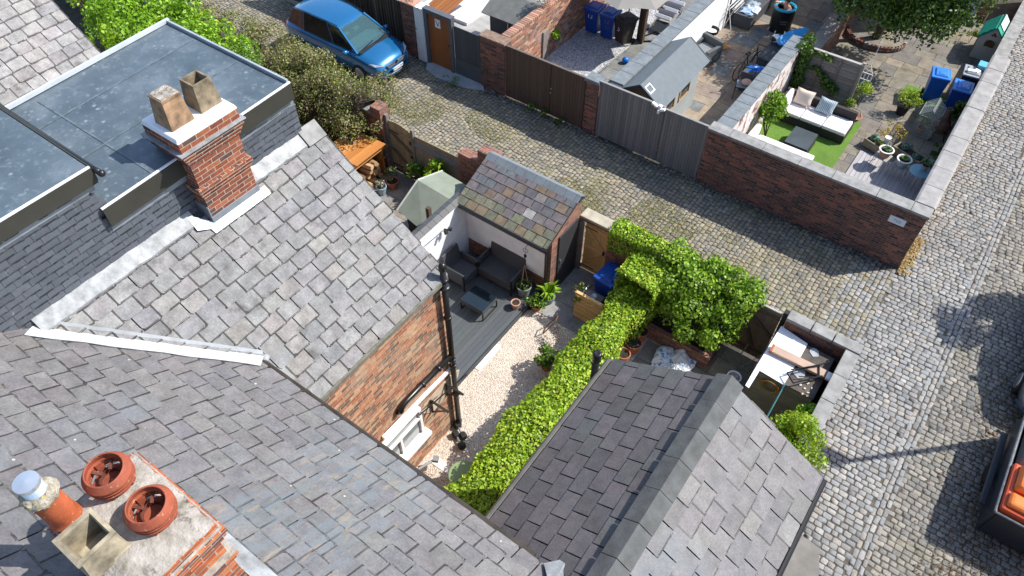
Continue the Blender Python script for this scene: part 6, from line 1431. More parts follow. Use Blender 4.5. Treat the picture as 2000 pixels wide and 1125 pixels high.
# ---- yard 4: lawn lounge, planters, playhouse, bins
def rsofa():
    t = thing('corner_sofa','charcoal rattan sofa with white seat cushions on the lawn','sofa',(-3.33,20.75,.06))
    part(t,'base',MB().box(-1.12,1.14,-.42,.50,.02,.30),m_dkrattan,local=True,bevel=.015); part(t,'backrest',MB().box(-1.12,1.14,.36,.50,.301,.68),m_dkrattan,local=True,bevel=.02)
    part(t,'armrest',MB().box(-1.12,-.98,-.30,.355,.301,.62),m_dkrattan,local=True,bevel=.02)
    for (a,b_) in ((-.97,-.32),(-.30,.38),(.40,1.12)): part(t,'seat_cushion',MB().box(a,b_,-.44,.33,.302,.42),m_cush,local=True,bevel=.035)
    part(t,'back_cushion',MB().ob((-.90,-.02,.62),(.13,.60,.40),ry=-.25),m_cush,local=True,bevel=.05)
    return t
rsofa()
def pillow(name,label,c,size,rot,mat):
    m = MB(); n = 10; vs = []; fs = []
    for sd in (1,-1):
        o = len(vs)
        for i in range(n+1):
            for j in range(n+1):
                u, v = i/n*2-1, j/n*2-1; k = ((1-u**4)*(1-v**4))**.6; pin = 1-.10*(1-abs(u))*abs(v)-.10*(1-abs(v))*abs(u)
                vs.append((u*size[0]/2*pin, v*size[1]/2*pin, sd*size[2]/2*k))
        for i in range(n):
            for j in range(n):
                f = (o+i*(n+1)+j,o+(i+1)*(n+1)+j,o+(i+1)*(n+1)+j+1,o+i*(n+1)+j+1); fs.append(f if sd > 0 else f[::-1])
    cc = (1,1,1); m.add(vs,fs,cc); m.move(Matrix.Translation(c) @ Matrix.Rotation(rot[2],4,'Z') @ Matrix.Rotation(rot[0],4,'X'))
    return solo(name,label,'cushion',m,mat,smooth=True)
pillow('cushion','plump cream scatter cushion on the charcoal rattan sofa',(-3.85,20.98,.72),(.58,.50,.20),(1.05,0,.0),m_cream)
def stripes():
    m = bpy.data.materials.new('blue_striped_cloth'); nt = NT(m); w = nt.n('ShaderNodeTexWave'); w.inputs['Scale'].default_value = 6; w.inputs['Distortion'].default_value = .3; nt.l(pos(nt), w.inputs['Vector'])
    out(nt, nt.ramp(w.outputs['Fac'],[(.3,(.58,.62,.60)),(.6,(.22,.34,.42))]), .9, 0, .2); return m
pillow('cushion','blue striped scatter cushion in the middle of the sofa',(-3.12,20.98,.70),(.54,.48,.18),(1.0,0,-.08),stripes())
CT2 = thing('coffee_table','low charcoal rattan table with glass top on the lawn','table',(-3.22,19.42,.06)); part(CT2,'base',MB().box(-.36,.36,-.46,.46,.0,.36),m_dkrattan,local=True,bevel=.015); part(CT2,'glass_top',MB().box(-.355,.355,-.455,.455,.362,.374),plain('grey_glass',(.07,.085,.095),.12,.2,3,spec=.7),local=True)
bs = thing('bench_sofa','rattan bench sofa with long white cushion behind the front wall','sofa',(-3.5,18.16,.06)); part(bs,'base',MB().box(-.95,.95,-.5,.42,.0,.34),m_dkrattan,local=True,bevel=.015); part(bs,'cushion',MB().box(-.94,.94,-.45,.60,.342,.46),m_cush,local=True,bevel=.04); part(bs,'side_cushion',MB().box(-.98,-.80,-.2,.62,.46,.80),m_cush,local=True,bevel=.06)
PF = thing('fence_panel','grey weathered fence panel with ivy behind the corner sofa','fence',(-3.6,22.1,0)); b = MB()
for k in range(14): b.box(-4.52,-2.78,22.10+(.012 if k%2 else 0),22.13+(.012 if k%2 else 0),.12+k*.112,.12+(k+1)*.112-.008,jc((.28,.25,.23),.14))
part(PF,'boards',b,m_woodh); b = MB()
for x in (-4.53,-3.95,-3.37,-2.76): b.box(x-.025,x+.025,22.05,22.098,.05,1.70,(.23,.19,.16))
b.box(-4.55,-2.74,22.06,22.16,1.701,1.73,(.42,.40,.37)); part(PF,'frame',b,m_wood); b = MB(); b.box(-2.74,-2.66,22.06,22.14,0,1.80); part(PF,'post',b,plain('pale_post',(.30,.27,.24),.85))
iv = thing('ivy','ivy spreading over the fence panel and whitewashed wall end','plant',(-4.4,22.0,.0))
bl = [(-4.45,21.95,.3+.16*k,.2+.03*(k%3)) for k in range(10)]+[(-4.3+.2*k,22.02,1.55+.08*math.sin(k),.13) for k in range(4)]+[(-4.0+.14*k,22.0,1.15-.09*k,.14) for k in range(5)]+[(-3.45,21.98,.72,.24),(-3.25,21.98,.62,.2),(-3.6,21.98,.85,.16),(-4.55,21.6,1.9,.2),(-4.5,22.1,1.95,.22)]
P,N = blob_pts(bl,2300); P[:,1] = np.minimum(P[:,1],22.12); leaf_part(iv,'leaves',P,N,.085,[(.07,.15,.02),(.10,.19,.03),(.05,.11,.018),(.14,.24,.03)],m_leaf,.5,.8); part(iv,'stem',MB().tube([(-4.5,21.95,0),(-4.42,22.02,1.0),(-4.3,22.03,1.7)],.018,6),m_bark)
bush('shrub','bright leafy shrub between whitewashed wall and lawn','shrub',(-4.25,19.35,.05),.48,1.5,1700,.10,GREEN+BRIGHT,nb=24,rb=(.16,.26))
bush('shrub','yellow green spirea bush at the end of the fence panel','shrub',(-2.45,22.6,.05),.34,.85,700,.06,LIME,nb=14,stem=.01)
bush('shrub','low green shrub in front of the fence panel post','shrub',(-2.62,21.95,.05),.25,.55,380,.06,GREEN+LIME,nb=10,stem=.008)
potted('plant_pot','golden conifer like bush in a square black pot',(-1.2,23.0,.05),.2,.34,m_blackm,plant=(.42,.5,900,.05,LIME+[(.30,.36,.03)],'leaf'))
bw = thing('bird_bath','broken terracotta bowl on the pale flagstone','bowl',(-2.35,21.9,.05)); part(bw,'bowl',MB().lathe((0,0,0),[(.15,0),(.24,.09),(.25,.11),(.22,.10),(.12,.03),(0,.03)],16),m_terra2,local=True); part(bw,'hoop',MB().tube([(-.2,0,.1),(-.1,.02,.3),(.1,.02,.3),(.2,0,.1)],.008,5),m_dmetal,local=True)
# three bins
wheelie('bright blue wheelie bin standing alone on the green mat', (-.70,24.35,.06), .22, plain('vivid_blue_plastic',(.012,.10,.42),.38,.1,5), plain('vivid_blue_lid',(.05,.22,.70),.28,.1,5))
wheelie('deep blue wheelie bin close to the street wall and greenhouse', (.05,24.05,.05), .10, m_blue, plain('vivid_blue_lid',(.05,.22,.70)))
wheelie('dark bin with pale grey lid behind the deep blue bin', (.10,25.05,.05), .12, m_greybin, m_greylid)
b = MB(); q = (.05,24.95,1.06)
b.ob((q[0]+.02,q[1],q[2]+.02),(.34,.14,.06),rz=.3); b.ob((q[0]+.12,q[1]+.06,q[2]+.03),(.18,.2,.05),rz=-.4); solo('carrier_bag','crumpled white plastic bag on the grey bin lid','bag',b,m_whitep,bevel=.02)
b = MB(); b.box(.14,.42,25.2,25.5,1.05,1.2,taper=-.03); solo('basin','sky blue plastic basin at the back of the grey bin lid','basin',b,m_sky,bevel=.02)
# playhouse
PH = thing('playhouse','plastic playhouse with green roof and arched window by the street wall','playhouse',(.12,28.2,.05))
pw = plain('stone_grey_plastic',(.42,.42,.39),.5,.08,4)
fr_ = MB(); pts = [(-.40,0),(.40,0),(.38,.82),(0,1.18),(-.38,.82)]; hole = [(-.17,.50),(.17,.50)]+[(.17*math.cos(a),.66+.13*math.sin(a)) for a in [PI*i/8 for i in range(9)]]
fr_.prism(pts,-.50,-.44,fn=lambda a,z,h:(a,h,z)); part(PH,'front_wall',fr_,pw,local=True,bevel=.015)
part(PH,'window_opening',MB().prism(hole,-.508,-.503,fn=lambda a,z,h:(a,h,z)),plain('dark_amber_inside',(.10,.06,.02),.6,.6,9),local=True)
sf_ = MB()
for i in range(len(hole)): p,q = hole[i],hole[(i+1)%len(hole)]; sf_.tube([(p[0],-.51,p[1]),(q[0],-.51,q[1])],.016,6)
part(PH,'window_rim',sf_,pw,local=True)
part(PH,'body',MB().prism([(-.39,.0),(.39,.0),(.37,.80),(0,1.14),(-.37,.80)],-.44,.46,fn=lambda a,z,h:(a,h,z)),pw,local=True)
rf = MB()
for s in (-1,1): rf.slab([(s*.47,-.56,.76),(s*.47,.56,.76),(0,.56,1.25),(0,-.56,1.25)],.04)
part(PH,'roof',rf,plain('green_roof_plastic',(.01,.26,.17),.4,.1,4),local=True,bevel=.01)
rt = MB()
for k in range(8):
    for j in range(5): f0 = .12+j*.17; x = -.47*(1-f0); z = .76+.49*f0; rt.ob((x-.012,-.48+k*.137+.03*(j%2),z+.02),(.12,.118,.025),ry=-.806)
part(PH,'roof_tiles',rt,plain('green_tile_plastic',(.015,.32,.22),.35,.1,4),local=True,bevel=.006)
rt = MB(); rt.slab([(.02,-.3,1.275),(.02,.50,1.275),(.21,.50,1.07),(.21,-.3,1.07)],.012); part(PH,'skylight_panel',rt,plain('pale_mint_panel',(.62,.75,.72),.3,.05),local=True)
em = MB()
for (x,z,r) in ((0,.98,.05),(-.05,.93,.035),(.05,.93,.035)): em.lathe((x,-.503,z),[(r,0),(r,.006),(0,.006)],12,M=Matrix.Rotation(PI/2,4,'X'))
part(PH,'badge',em,plain('dark_red_badge',(.14,.04,.04),.5),local=True)
# greenhouse, troughs, stools, pots, chiminea
GH = thing('mini_greenhouse','small glazed mini greenhouse full of seedlings','greenhouse',(-.36,22.55,.05))
b = MB(); A = [(-.3,-.4),(.3,-.4),(.3,.4),(-.3,.4)]
for (x,y) in A: b.tube([(x,y,0),(x,y,.72)],.014,6)
for i in range(4): p,q = A[i],A[(i+1)%4]; b.tube([(*p,.72),(*q,.72)],.014,6); b.tube([(*p,.02),(*q,.02)],.014,6)
b.tube([(0,-.4,.98),(0,.4,.98)],.014,6)
for y in (-.4,.4): b.tube([(-.3,y,.72),(0,y,.98)],.014,6); b.tube([(.3,y,.72),(0,y,.98)],.014,6)
part(GH,'frame',b,plain('green_grey_frame',(.22,.25,.23),.5),local=True)
def clear_plastic():
    m = bpy.data.materials.new('clear_sheet'); nt = NT(m); t_ = nt.n('ShaderNodeBsdfTransparent'); gl = nt.n('ShaderNodeBsdfPrincipled'); gl.inputs['Base Color'].default_value = (.60,.68,.66,1); gl.inputs['Roughness'].default_value = .18
    x = nt.n('ShaderNodeMixShader'); x.inputs[0].default_value = .22; nt.l(t_.outputs[0],x.inputs[1]); nt.l(gl.outputs[0],x.inputs[2]); o = nt.n('ShaderNodeOutputMaterial'); nt.l(x.outputs[0],o.inputs[0]); return m
b = MB(); b.add([(-.3,-.4,0),(.3,-.4,0),(.3,.4,0),(-.3,.4,0),(-.3,-.4,.72),(.3,-.4,.72),(.3,.4,.72),(-.3,.4,.72),(0,-.4,.98),(0,.4,.98)],[(0,1,5,4),(1,2,6,5),(2,3,7,6),(3,0,4,7),(4,5,8),(6,7,9),(4,8,9,7),(5,6,9,8)]); part(GH,'glazing',b,clear_plastic(),local=True)
potted('plant_pot','terracotta pot of leggy seedlings inside the mini greenhouse',(-.42,22.35,.06),.14,.22,m_terra,plant=(.2,.5,300,.06,GREEN+[(.5,.5,.5),(.45,.08,.05)],'leaf'))
CH = thing('chiminea','rusty brown chiminea on a stand by the street wall','chiminea',(.05,22.35,.05)); part(CH,'body',MB().lathe((0,0,.28),[(.08,0),(.22,.10),(.26,.24),(.20,.40),(.09,.52),(.075,.80),(.10,.83),(.06,.83),(.05,.5),(0,.45)],20),plain('rusty_clay',(.11,.065,.05),.8,.4,8,.3,30),local=True,smooth=True)
for k in range(3): part(CH,'leg',MB().tube([(.15*math.cos(k*2.09),.15*math.sin(k*2.09),.36),(.27*math.cos(k*2.09),.27*math.sin(k*2.09),0)],.014,6),m_dmetal,local=True)
part(CH,'stand_ring',MB().lathe((0,0,.33),[(.20,-.01),(.23,0),(.20,.01),(.19,0),(.2,-.01)],18),m_dmetal,local=True)
def trough(label,c,rz,L,plants):
    t = thing('stone_trough',label,'planter',c,rz); part(t,'trough',MB().box(-L/2,L/2,-.19,.19,0,.20).box(-L/2,L/2,-.19,-.14,.201,.26).box(-L/2,L/2,.14,.19,.201,.26).box(-L/2,-L/2+.05,-.139,.139,.201,.26).box(L/2-.05,L/2,-.139,.139,.201,.26),plain('mossy_trough_stone',(.26,.225,.155),.9,.4,7,.4,30),local=True,bevel=.012)
    part(t,'soil',MB().box(-L/2+.05,L/2-.05,-.138,.138,.2,.235),m_dirt,local=True)
    for (x,r,col) in plants:
        P,N = blob_pts([(c[0]+x*math.cos(rz),c[1]+x*math.sin(rz),c[2]+.27,r)],170); leaf_part(t,'succulent',P,N,.075,col,m_leaf,.4,.45)
    return t
BG = [(.18,.30,.26),(.25,.38,.34),(.12,.22,.18)]
trough('mossy stone trough nearest the lawn with grey succulents',(-1.33,20.75,.08),-.35,.62,((-.12,.13,BG),(.18,.09,GREEN)))
trough('long mossy stone trough with two blue green succulents',(-.35,20.85,.08),-.35,.95,((-.2,.17,BG),(.26,.12,BG)))
b = MB(); b.lathe((-1.08,20.85,.34),[(.07,0),(.09,.2),(.10,.2),(.08,.18),(0,.18)],14); solo('planter_can','white metal flower can standing on the nearest trough','pot',b,m_white)
def stool(label,c,matp,rz):
    t = thing('garden_stool',label,'stool',c,rz); part(t,'seat',MB().box(-.21,.21,-.2,.2,.36,.385),plain('grey_stool',(.33,.33,.31),.7,.2,6),local=True,bevel=.006)
    for sx_ in (-1,1):
        for sy_ in (-1,1): part(t,'leg',MB().tube([(sx_*.17,sy_*.16,.36),(sx_*.21,sy_*.19,0)],.012,6),m_metal,local=True)
    return t
for (x,y,mm,lb,lb2) in ((-.95,20.0,m_terra2,'pale pink terracotta bowl pot on the left garden stool','grey garden stool under the pink terracotta pot'),(-.40,19.88,plain('blue_white_glaze',(.36,.46,.50),.4,.1,5),'blue grey glazed bowl pot on the right garden stool','grey garden stool under the blue grey pot')):
    stool(lb2,(x,y,.085),None,-.2); t = potted('plant_pot',lb,(x+.02,y,.47),.185,.24,mm,plant=(.12,.12,40,.07,GREEN+BG,'blade')); b = MB(); b.lathe((x+.02,y,.47),[(.172,.222),(.215,.225),(.215,.25),(.172,.25),(.172,.222)],22); part(t,'white_rim',b,plain('chalk_white',(.74,.72,.70),.6))
TB = thing('round_table','pale blue round metal table in the corner of the deck','table',(.16,19.75,.085)); part(TB,'table_top',MB().lathe((0,0,.52),[(.31,0),(.32,.012),(.31,.024),(0,.026)],32),plain('duck_egg_metal',(.20,.40,.48),.4,.1,4),local=True)
for k in range(3): part(TB,'leg',MB().tube([(.1*math.cos(k*2.09+.4),.1*math.sin(k*2.09+.4),.52),(.24*math.cos(k*2.09+.4),.24*math.sin(k*2.09+.4),0)],.012,6),m_metal,local=True)
potted('plant_pot','small grey pot of spiky succulents on the pale blue table',(.20,19.84,.635),.10,.16,m_concB,plant=(.16,.22,60,.05,BG+GREEN,'blade'))
bush('flower_patch','sparse yellow flowered plants between the stone troughs','flowers',(-1.05,21.55,.05),.55,.4,420,.05,[(.62,.42,.02),(.70,.50,.03),(.14,.18,.04),(.55,.36,.02)],nb=22,rb=(.06,.12),stem=.004,stems=14)
bush('sapling','yellow green leaved sapling over the front wall coping','plant',(-.75,17.35,.08),.55,1.15,190,.15,LIME,nb=16,rb=(.10,.16),stem=.012,aspect=.45,stems=10)
bush('fern','green fern in the dark corner by both walls','plant',(.05,17.3,.08),.33,.7,420,.09,GREEN,nb=10,stem=.008,aspect=.35)
bush('flower_patch','pale yellow weeds behind the front wall coping','flowers',(-1.85,17.4,.05),.3,.45,200,.05,LIME+[(.60,.55,.10)],nb=9,stem=.004)
bush('ivy','dark green climber along the inside of the street wall','plant',(.30,22.6,.05),.28,1.45,700,.09,DARKG,nb=12,stem=.01)
bush('ivy','dark leafy plant between the chiminea and street wall','plant',(.30,21.0,.05),.22,.9,420,.08,DARKG,nb=9,stem=.01)
b = MB()
for k in range(5): b.tube([(-2.72,22.05,1.75),(-2.5,22.0,1.66)],.008,5)
q = Vector((-2.55,22.35,1.25))
for (s_) in (-1,1):
    b.tube([(q.x-.17,q.y,q.z+s_*.11),(q.x+.17,q.y,q.z+s_*.11)],.016,6)
    b.tube([(q.x+s_*.17,q.y,q.z-.11),(q.x+s_*.17,q.y,q.z+.11)],.016,6)
b.tube([(q.x-.05,q.y,q.z-.11),(q.x-.05,q.y,q.z+.11)],.012,6); b.tube([(q.x+.06,q.y,q.z-.11),(q.x+.06,q.y,q.z+.11)],.012,6)
b.tube([(q.x-.17,q.y,q.z+.11),(q.x,q.y,q.z+.42),(q.x+.17,q.y,q.z+.11)],.010,6); b.tube([(q.x,q.y,q.z+.42),(q.x-.02,q.y+.3,q.z+1.2)],.006,5); b.tube([(q.x,q.y,q.z-.11),(q.x-.05,q.y-.08,q.z-.35)],.010,5)
solo('swing_seat','white plastic child swing seat hanging by the fence panel','swing',b,m_white)
# tree, brick ring, back house
tree('tree','spreading green tree shading the far end of the patios',(-3.3,27.0,.05),1.7,(-2.75,25.8,3.5),(2.5,2.0,1.95),110,(.38,.62),24000,.125,DARKG+[(.13,.22,.03),(.17,.26,.04)],.16,skirt=((-2.7,24.75,2.35),(2.0,.8,.55),34))
b = MB()
for k in range(22):
    a = PI*1.05+k*PI*.95/21
    for j in range(2): b.ob((-3.3+1.0*math.cos(a),26.9+.8*math.sin(a),.12+j*.08),(.2,.1,.07),rz=a+PI/2,col=jc(random.choice([(.22,.08,.05),(.15,.10,.09),(.26,.22,.20)]),.2))
solo('brick_ring','curved edging of loose bricks under the tree','edging',b,m_col,bevel=.006)
FH = thing('terraced_house','far brick house at the top edge behind the tree','house',(-5,32,0))
part(FH,'wall',MB().box(-9.3,-.42,30.3,36,0,6.4),m_brO)
rf = MB(); rf.slab([(-9.5,30.15,6.4),(-.3,30.15,6.4),(-.3,33.2,8.2),(-9.5,33.2,8.2)],.1); rf.slab([(-9.5,36.2,6.4),(-.3,36.2,6.4),(-.3,33.2,8.2),(-9.5,33.2,8.2)],.1); part(FH,'roof',rf,m_under)
dd = part(FH,'door',MB().box(-1.75,-.8,30.24,30.295,.25,2.2),plain('pale_blue_white_door',(.55,.62,.66),.4,.05)); part(dd,'step',MB().box(-1.9,-.65,29.75,30.24,.046,.22),plain('dark_step',(.10,.105,.11),.8))
t = bush('potted_flowers','small pot plant with yellow flowers beside the playhouse','plant',(-.5,28.6,.05),.2,.5,200,.07,[(.4,.4,.05),(.15,.25,.04)],nb=7,stem=.006)
# weeds along the gates
for i,(px,py,R_,h_) in enumerate(((882,165,.32,.22),(1040,215,.22,.25),(1062,225,.2,.18),(1098,240,.2,.16))):
    q = PZ(px,py,.02); bush('weed',['dark green weed clump at the edge of the concrete apron','taller weed against the brown gate','small weed right of the taller gate weed','low weed near the bottom edge of the brown gate'][i],'weed',(q.x,min(q.y,16.15),.02),R_,h_,170,.07,DARKG+GREEN,nb=8,stem=.005,aspect=.4)
def scatter(name, n, fn, size, cols, label=None):
    P = np.array([fn() for _ in range(n)]); N = np.tile(np.array([[0,0,1.0]]),(n,1)); V,F,C = leaf_arrays(P,N,size,cols,.35,.7)
    me = np_mesh(name,V,F,C,(0,0,0)); me.materials.append(m_leafd); o = bpy.data.objects.new(name,me); COL.objects.link(o); o['kind'] = 'stuff'; return o
def moss_pt():
    while True:
        x = random.uniform(-15,-3); c = 13.6+.5*math.sin(x*.9); y = random.gauss(c,.75)
        if 11.7 < y < 16 and (math.sin(x*2.1+y*1.3)+math.sin(x*.7-y*2.3)) > .3: return (x,y,.03+random.uniform(0,.012))
scatter('moss', 9000, moss_pt, .035, [(.16,.17,.035),(.20,.19,.05),(.11,.14,.025),(.24,.20,.07)])
def edge_pt():
    y = random.uniform(16.2,25); k = random.random()**2
    return (.86+k*.28,y,.03+.02*(1-k)+random.uniform(0,.01))
scatter('dry_moss', 700, edge_pt, .05, [(.36,.27,.13),(.42,.32,.15),(.28,.22,.12)])
scatter('dry_moss', 900, lambda: (.84+random.random()**2*.26,random.uniform(16.1,17.7),.04+random.uniform(0,.05)), .05, [(.42,.29,.11),(.48,.35,.15),(.34,.25,.11)])
scatter('leaf_litter', 2600, lambda: (random.gauss(4.35,.45),random.uniform(8.5,14.5),.045+random.uniform(0,.01)), .045, [(.16,.09,.045),(.11,.07,.04),(.22,.13,.06)])
scatter('dry_moss', 1300, lambda: (random.uniform(-30,-8.6) if random.random()<.4 else random.uniform(-9,.7),11.66+abs(random.gauss(0,.14)),.03), .045, [(.26,.21,.12),(.18,.17,.06),(.30,.25,.14)])
scatter('grit', 2600, lambda: (random.uniform(-16,.7),16.27-abs(random.gauss(0,.16)),.036+random.uniform(0,.01)), .05, [(.05,.045,.04),(.075,.068,.06),(.16,.15,.14)])
# ============================================================ CARS
def tinted():
    if 'tint' in _mc: return _mc['tint']
    m = bpy.data.materials.new('tinted_windscreen'); nt = NT(m); t_ = nt.n('ShaderNodeBsdfTransparent'); t_.inputs[0].default_value = (.62,.82,.84,1)
    gl = nt.n('ShaderNodeBsdfPrincipled'); gl.inputs['Base Color'].default_value = (.10,.20,.22,1); gl.inputs['Roughness'].default_value = .04; gl.inputs['Specular IOR Level'].default_value = .9
    x = nt.n('ShaderNodeMixShader'); x.inputs[0].default_value = .30; nt.l(t_.outputs[0],x.inputs[1]); nt.l(gl.outputs[0],x.inputs[2]); o = nt.n('ShaderNodeOutputMaterial'); nt.l(x.outputs[0],o.inputs[0]); _mc['tint'] = m; return m
def car(label, loc, rz, paint, plate=True, group=None):
    # local: front faces +x, centre of the footprint at the origin, length 4.64, width 1.84
    t = thing('parked_car', label, 'car', loc, rz, group)
    stn = [ # x, half width, sill z, shoulder z, deck z
        (-2.30,.70,.42,.86,.95),(-2.26,.80,.30,.95,1.02),(-2.0,.89,.24,1.0,1.04),(-1.3,.915,.22,1.0,1.04),(-.4,.92,.21,.98,1.03),(.5,.92,.21,.96,1.02),
        (1.1,.915,.22,.93,1.0),(1.45,.905,.22,.90,.985),(1.80,.885,.23,.84,.925),(2.05,.84,.25,.76,.845),(2.22,.76,.28,.66,.75),(2.31,.62,.32,.54,.62),(2.34,.45,.36,.48,.52)]
    V = []; F = []; m = 13
    for (x,w,z0,zs,zd) in stn:
        sec = [(-w*.86,z0),(-w*.97,z0+.10),(-w,z0+(zs-z0)*.55),(-w*.985,zs-.06),(-w*.94,zs),(-w*.72,zd-.02),(0,zd+.02)]
        sec = sec + [(-a,b) for a,b in sec[-2::-1]]
        V += [(x,a,b) for a,b in sec]
    n = len(stn)
    for i in range(n-1):
        for k in range(m-1): F.append((i*m+k,i*m+k+1,(i+1)*m+k+1,(i+1)*m+k))
        F.append((i*m+m-1,i*m,(i+1)*m,(i+1)*m+m-1))
    F.append(tuple(range(m-1,-1,-1))); F.append(tuple((n-1)*m+k for k in range(m)))
    F = [tuple(reversed(f)) for f in F]
    body = MB(); body.add(V,F); b = part(t,'body',body,paint,local=True,smooth=True)
    # greenhouse: pillars and roof as one painted shell, glass set in front of it
    def ring(x0,x1,w,z,k): return None
    base = [(1.36,.80),(.30,.86),(-1.2,.85),(-2.12,.74)]; roof = [(.42,.60),(-.1,.655),(-1.25,.65),(-1.86,.58)]
    zb = [.99,1.01,1.02,1.0]; zr = [1.545,1.63,1.62,1.53]
    V = []; F = []
    for (p,z) in ((base,zb),(roof,zr)):
        for s in (-1,1): V += [(x,s*w,zz) for (x,w),zz in zip(p,z)]
    # index: baseL 0-3, baseR 4-7, roofL 8-11, roofR 12-15
    for i in range(3): F += [(i,i+1,9+i,8+i),(5+i,4+i,12+i,13+i)]
    F += [(3,7,15,11)]
    cab = MB(); cab.add(V,F); part(t,'cabin',cab,paint,local=True)
    it = MB()
    it.box(.62,1.18,-.74,.74,1.03,1.06,(.26,.28,.29)); it.box(-1.9,.6,-.70,.70,1.045,1.05,(.03,.03,.032))
    for s in (-1,1):
        it.box(.02,.34,s*.36-.24,s*.36+.24,1.05,1.12,(.34,.36,.37)); it.ob((-.12,s*.36,1.24),(.12,.44,.42),ry=-.25,col=(.40,.42,.43)); it.ob((-.20,s*.36,1.47),(.09,.24,.12),ry=-.2,col=(.34,.36,.37))
    it.box(-1.1,-.9,-.65,.65,1.05,1.42,(.10,.11,.115)); it.lathe((.48,.36,1.14),[(.155,-.012),(.17,0),(.155,.012),(.145,0),(.155,-.012)],18,(.04,.04,.042),M=Matrix.Rotation(-.9,4,'Y'))
    part(t,'interior',it,m_col,local=True,bevel=.01)
    fp = MB()
    for s in (-1,1): fp.bar((1.36,s*.80,.99),(.42,s*.60,1.545),.06,.05)
    part(t,'windscreen_pillar',fp,paint,local=True)
    rf = MB(); R_ = []; nn = 8; xs = [.50,.42,.2,-.3,-.9,-1.4,-1.86,-1.95]; hs = [1.50,1.55,1.60,1.645,1.645,1.62,1.545,1.50]; ws = [.56,.605,.64,.66,.66,.645,.59,.55]
    for x,h,w in zip(xs,hs,ws):
        for k in range(9):
            u = k/4-1; R_.append((x - .05*u*u*(1 if x > 0 else -1), u*w, h-.035*u*u+.012))
    fs = [(i*9+k,i*9+k+1,(i+1)*9+k+1,(i+1)*9+k) for i in range(7) for k in range(8)]
    rf.add(R_,[tuple(f) for f in fs]); part(t,'roof',rf,paint,local=True,smooth=True)
    def pane(name, q, off, mat):
        q = [Vector(v) for v in q]; nr = (q[1]-q[0]).cross(q[3]-q[0]).normalized(); c = sum(q,Vector())/4
        if nr.dot(c-Vector((-.4,0,1.0))) < 0: nr = -nr
        m = MB(); v = [c+(p-c)*.93+nr*off for p in q]+[c+(p-c)*.93+nr*(off-.01) for p in q]; m.add(v,[(0,1,2,3),(7,6,5,4),(0,4,5,1),(1,5,6,2),(2,6,7,3),(3,7,4,0)]); return part(t,name,m,mat,local=True)
    gl = tinted(); gs = plain('dark_car_side_glass',(.012,.013,.014),.05,.3,3,spec=.8)
    B = lambda i,s: (base[i][0],s*base[i][1],zb[i]); T = lambda i,s: (roof[i][0],s*roof[i][1],zr[i])
    pane('windscreen',[B(0,-1),B(0,1),T(0,1),T(0,-1)],.012,gl); pane('rear_window',[B(3,-1),B(3,1),T(3,1),T(3,-1)],.012,gs)
    for s in (-1,1):
        for i in range(3): pane('side_window',[B(i,s),B(i+1,s),T(i+1,s),T(i,s)],.008,gs)
    wp = MB(); wp.bar((1.36,-.62,1.02),(1.28,.05,1.06),.02); wp.bar((1.40,.02,1.02),(1.32,.66,1.06),.02); part(t,'wiper',wp,m_black,local=True)
    sc = MB(); sc.slab([(1.46,-.74,1.005),(1.46,.74,1.005),(1.34,.76,1.022),(1.34,-.76,1.022)],.015); part(t,'scuttle',sc,m_blackm,local=True)
    rl = MB()
    for s in (-1,1): rl.tube([(.35,s*.615,1.60),(-.2,s*.655,1.655),(-1.2,s*.655,1.65),(-1.8,s*.60,1.58)],.014,6)
    part(t,'roof_rail',rl,m_black,local=True)
    for s in (-1,1):
        h = MB(); h.add([(2.245,s*.50,.70),(2.10,s*.78,.745),(1.86,s*.865,.80),(1.93,s*.84,.845),(2.13,s*.70,.805),(2.24,s*.46,.745)],[(0,1,2,3,4,5)] if s < 0 else [(5,4,3,2,1,0)]); h.move(Matrix.Translation((.02,s*.018,.012)))
        part(t,'headlight',h,plain('headlamp_glass',(.50,.55,.60),.1,.4,12,spec=.9),local=True)
        m = MB(); m.sphere((1.0,s*1.02,1.02),.11,12,8,sc=(.7,1,.75)); m.bar((1.02,s*.86,.99),(1.02,s*.98,1.0),.05); part(t,'mirror',m,paint,local=True,smooth=True)
        l = MB(); l.box(-2.285,-2.12,min(s*.66,s*.80),max(s*.66,s*.80),.70,.97); part(t,'tail_light',l,plain('tail_red',(.40,.015,.02),.25),local=True,bevel=.03)
        for x in (1.42,-1.40):
            w = MB(); w.lathe((x,s*.83,.32),[(.30,-.10),(.32,-.08),(.32,.08),(.30,.10),(.20,.10)],22,M=Matrix.Rotation(PI/2,4,'X')); ww = part(t,'wheel',w,m_blackm,local=True)
            r = MB(); r.lathe((x,s*.93,.32),[(.0,-.02),(.19,-.02),(.21,0),(.19,.02),(.0,.02)],16,M=Matrix.Rotation(PI/2,4,'X')); part(ww,'rim',r,m_metal,local=True)
    ch = plain('chrome',(.75,.77,.80),.12,.1,5,metal=.9)
    g_ = MB(); g_.add([(2.335,-.40,.60),(2.335,.40,.60),(2.30,.46,.70),(2.30,-.46,.70)],[(0,1,2,3)]); g_.move(Matrix.Translation((.025,0,.0))); part(t,'grille',g_,plain('mesh_grille',(.12,.12,.13),.4,.7,60),local=True)
    g_ = MB(); g_.bar((2.335,-.46,.705),(2.345,0,.68),.03,.03); g_.bar((2.345,0,.68),(2.335,.46,.705),.03,.03); part(t,'chrome_bar',g_,ch,local=True)
    part(t,'badge',MB().lathe((2.355,0,.68),[(.055,0),(.055,.015),(0,.02)],14,M=Matrix.Rotation(PI/2,4,'Y')),m_dmetal,local=True)
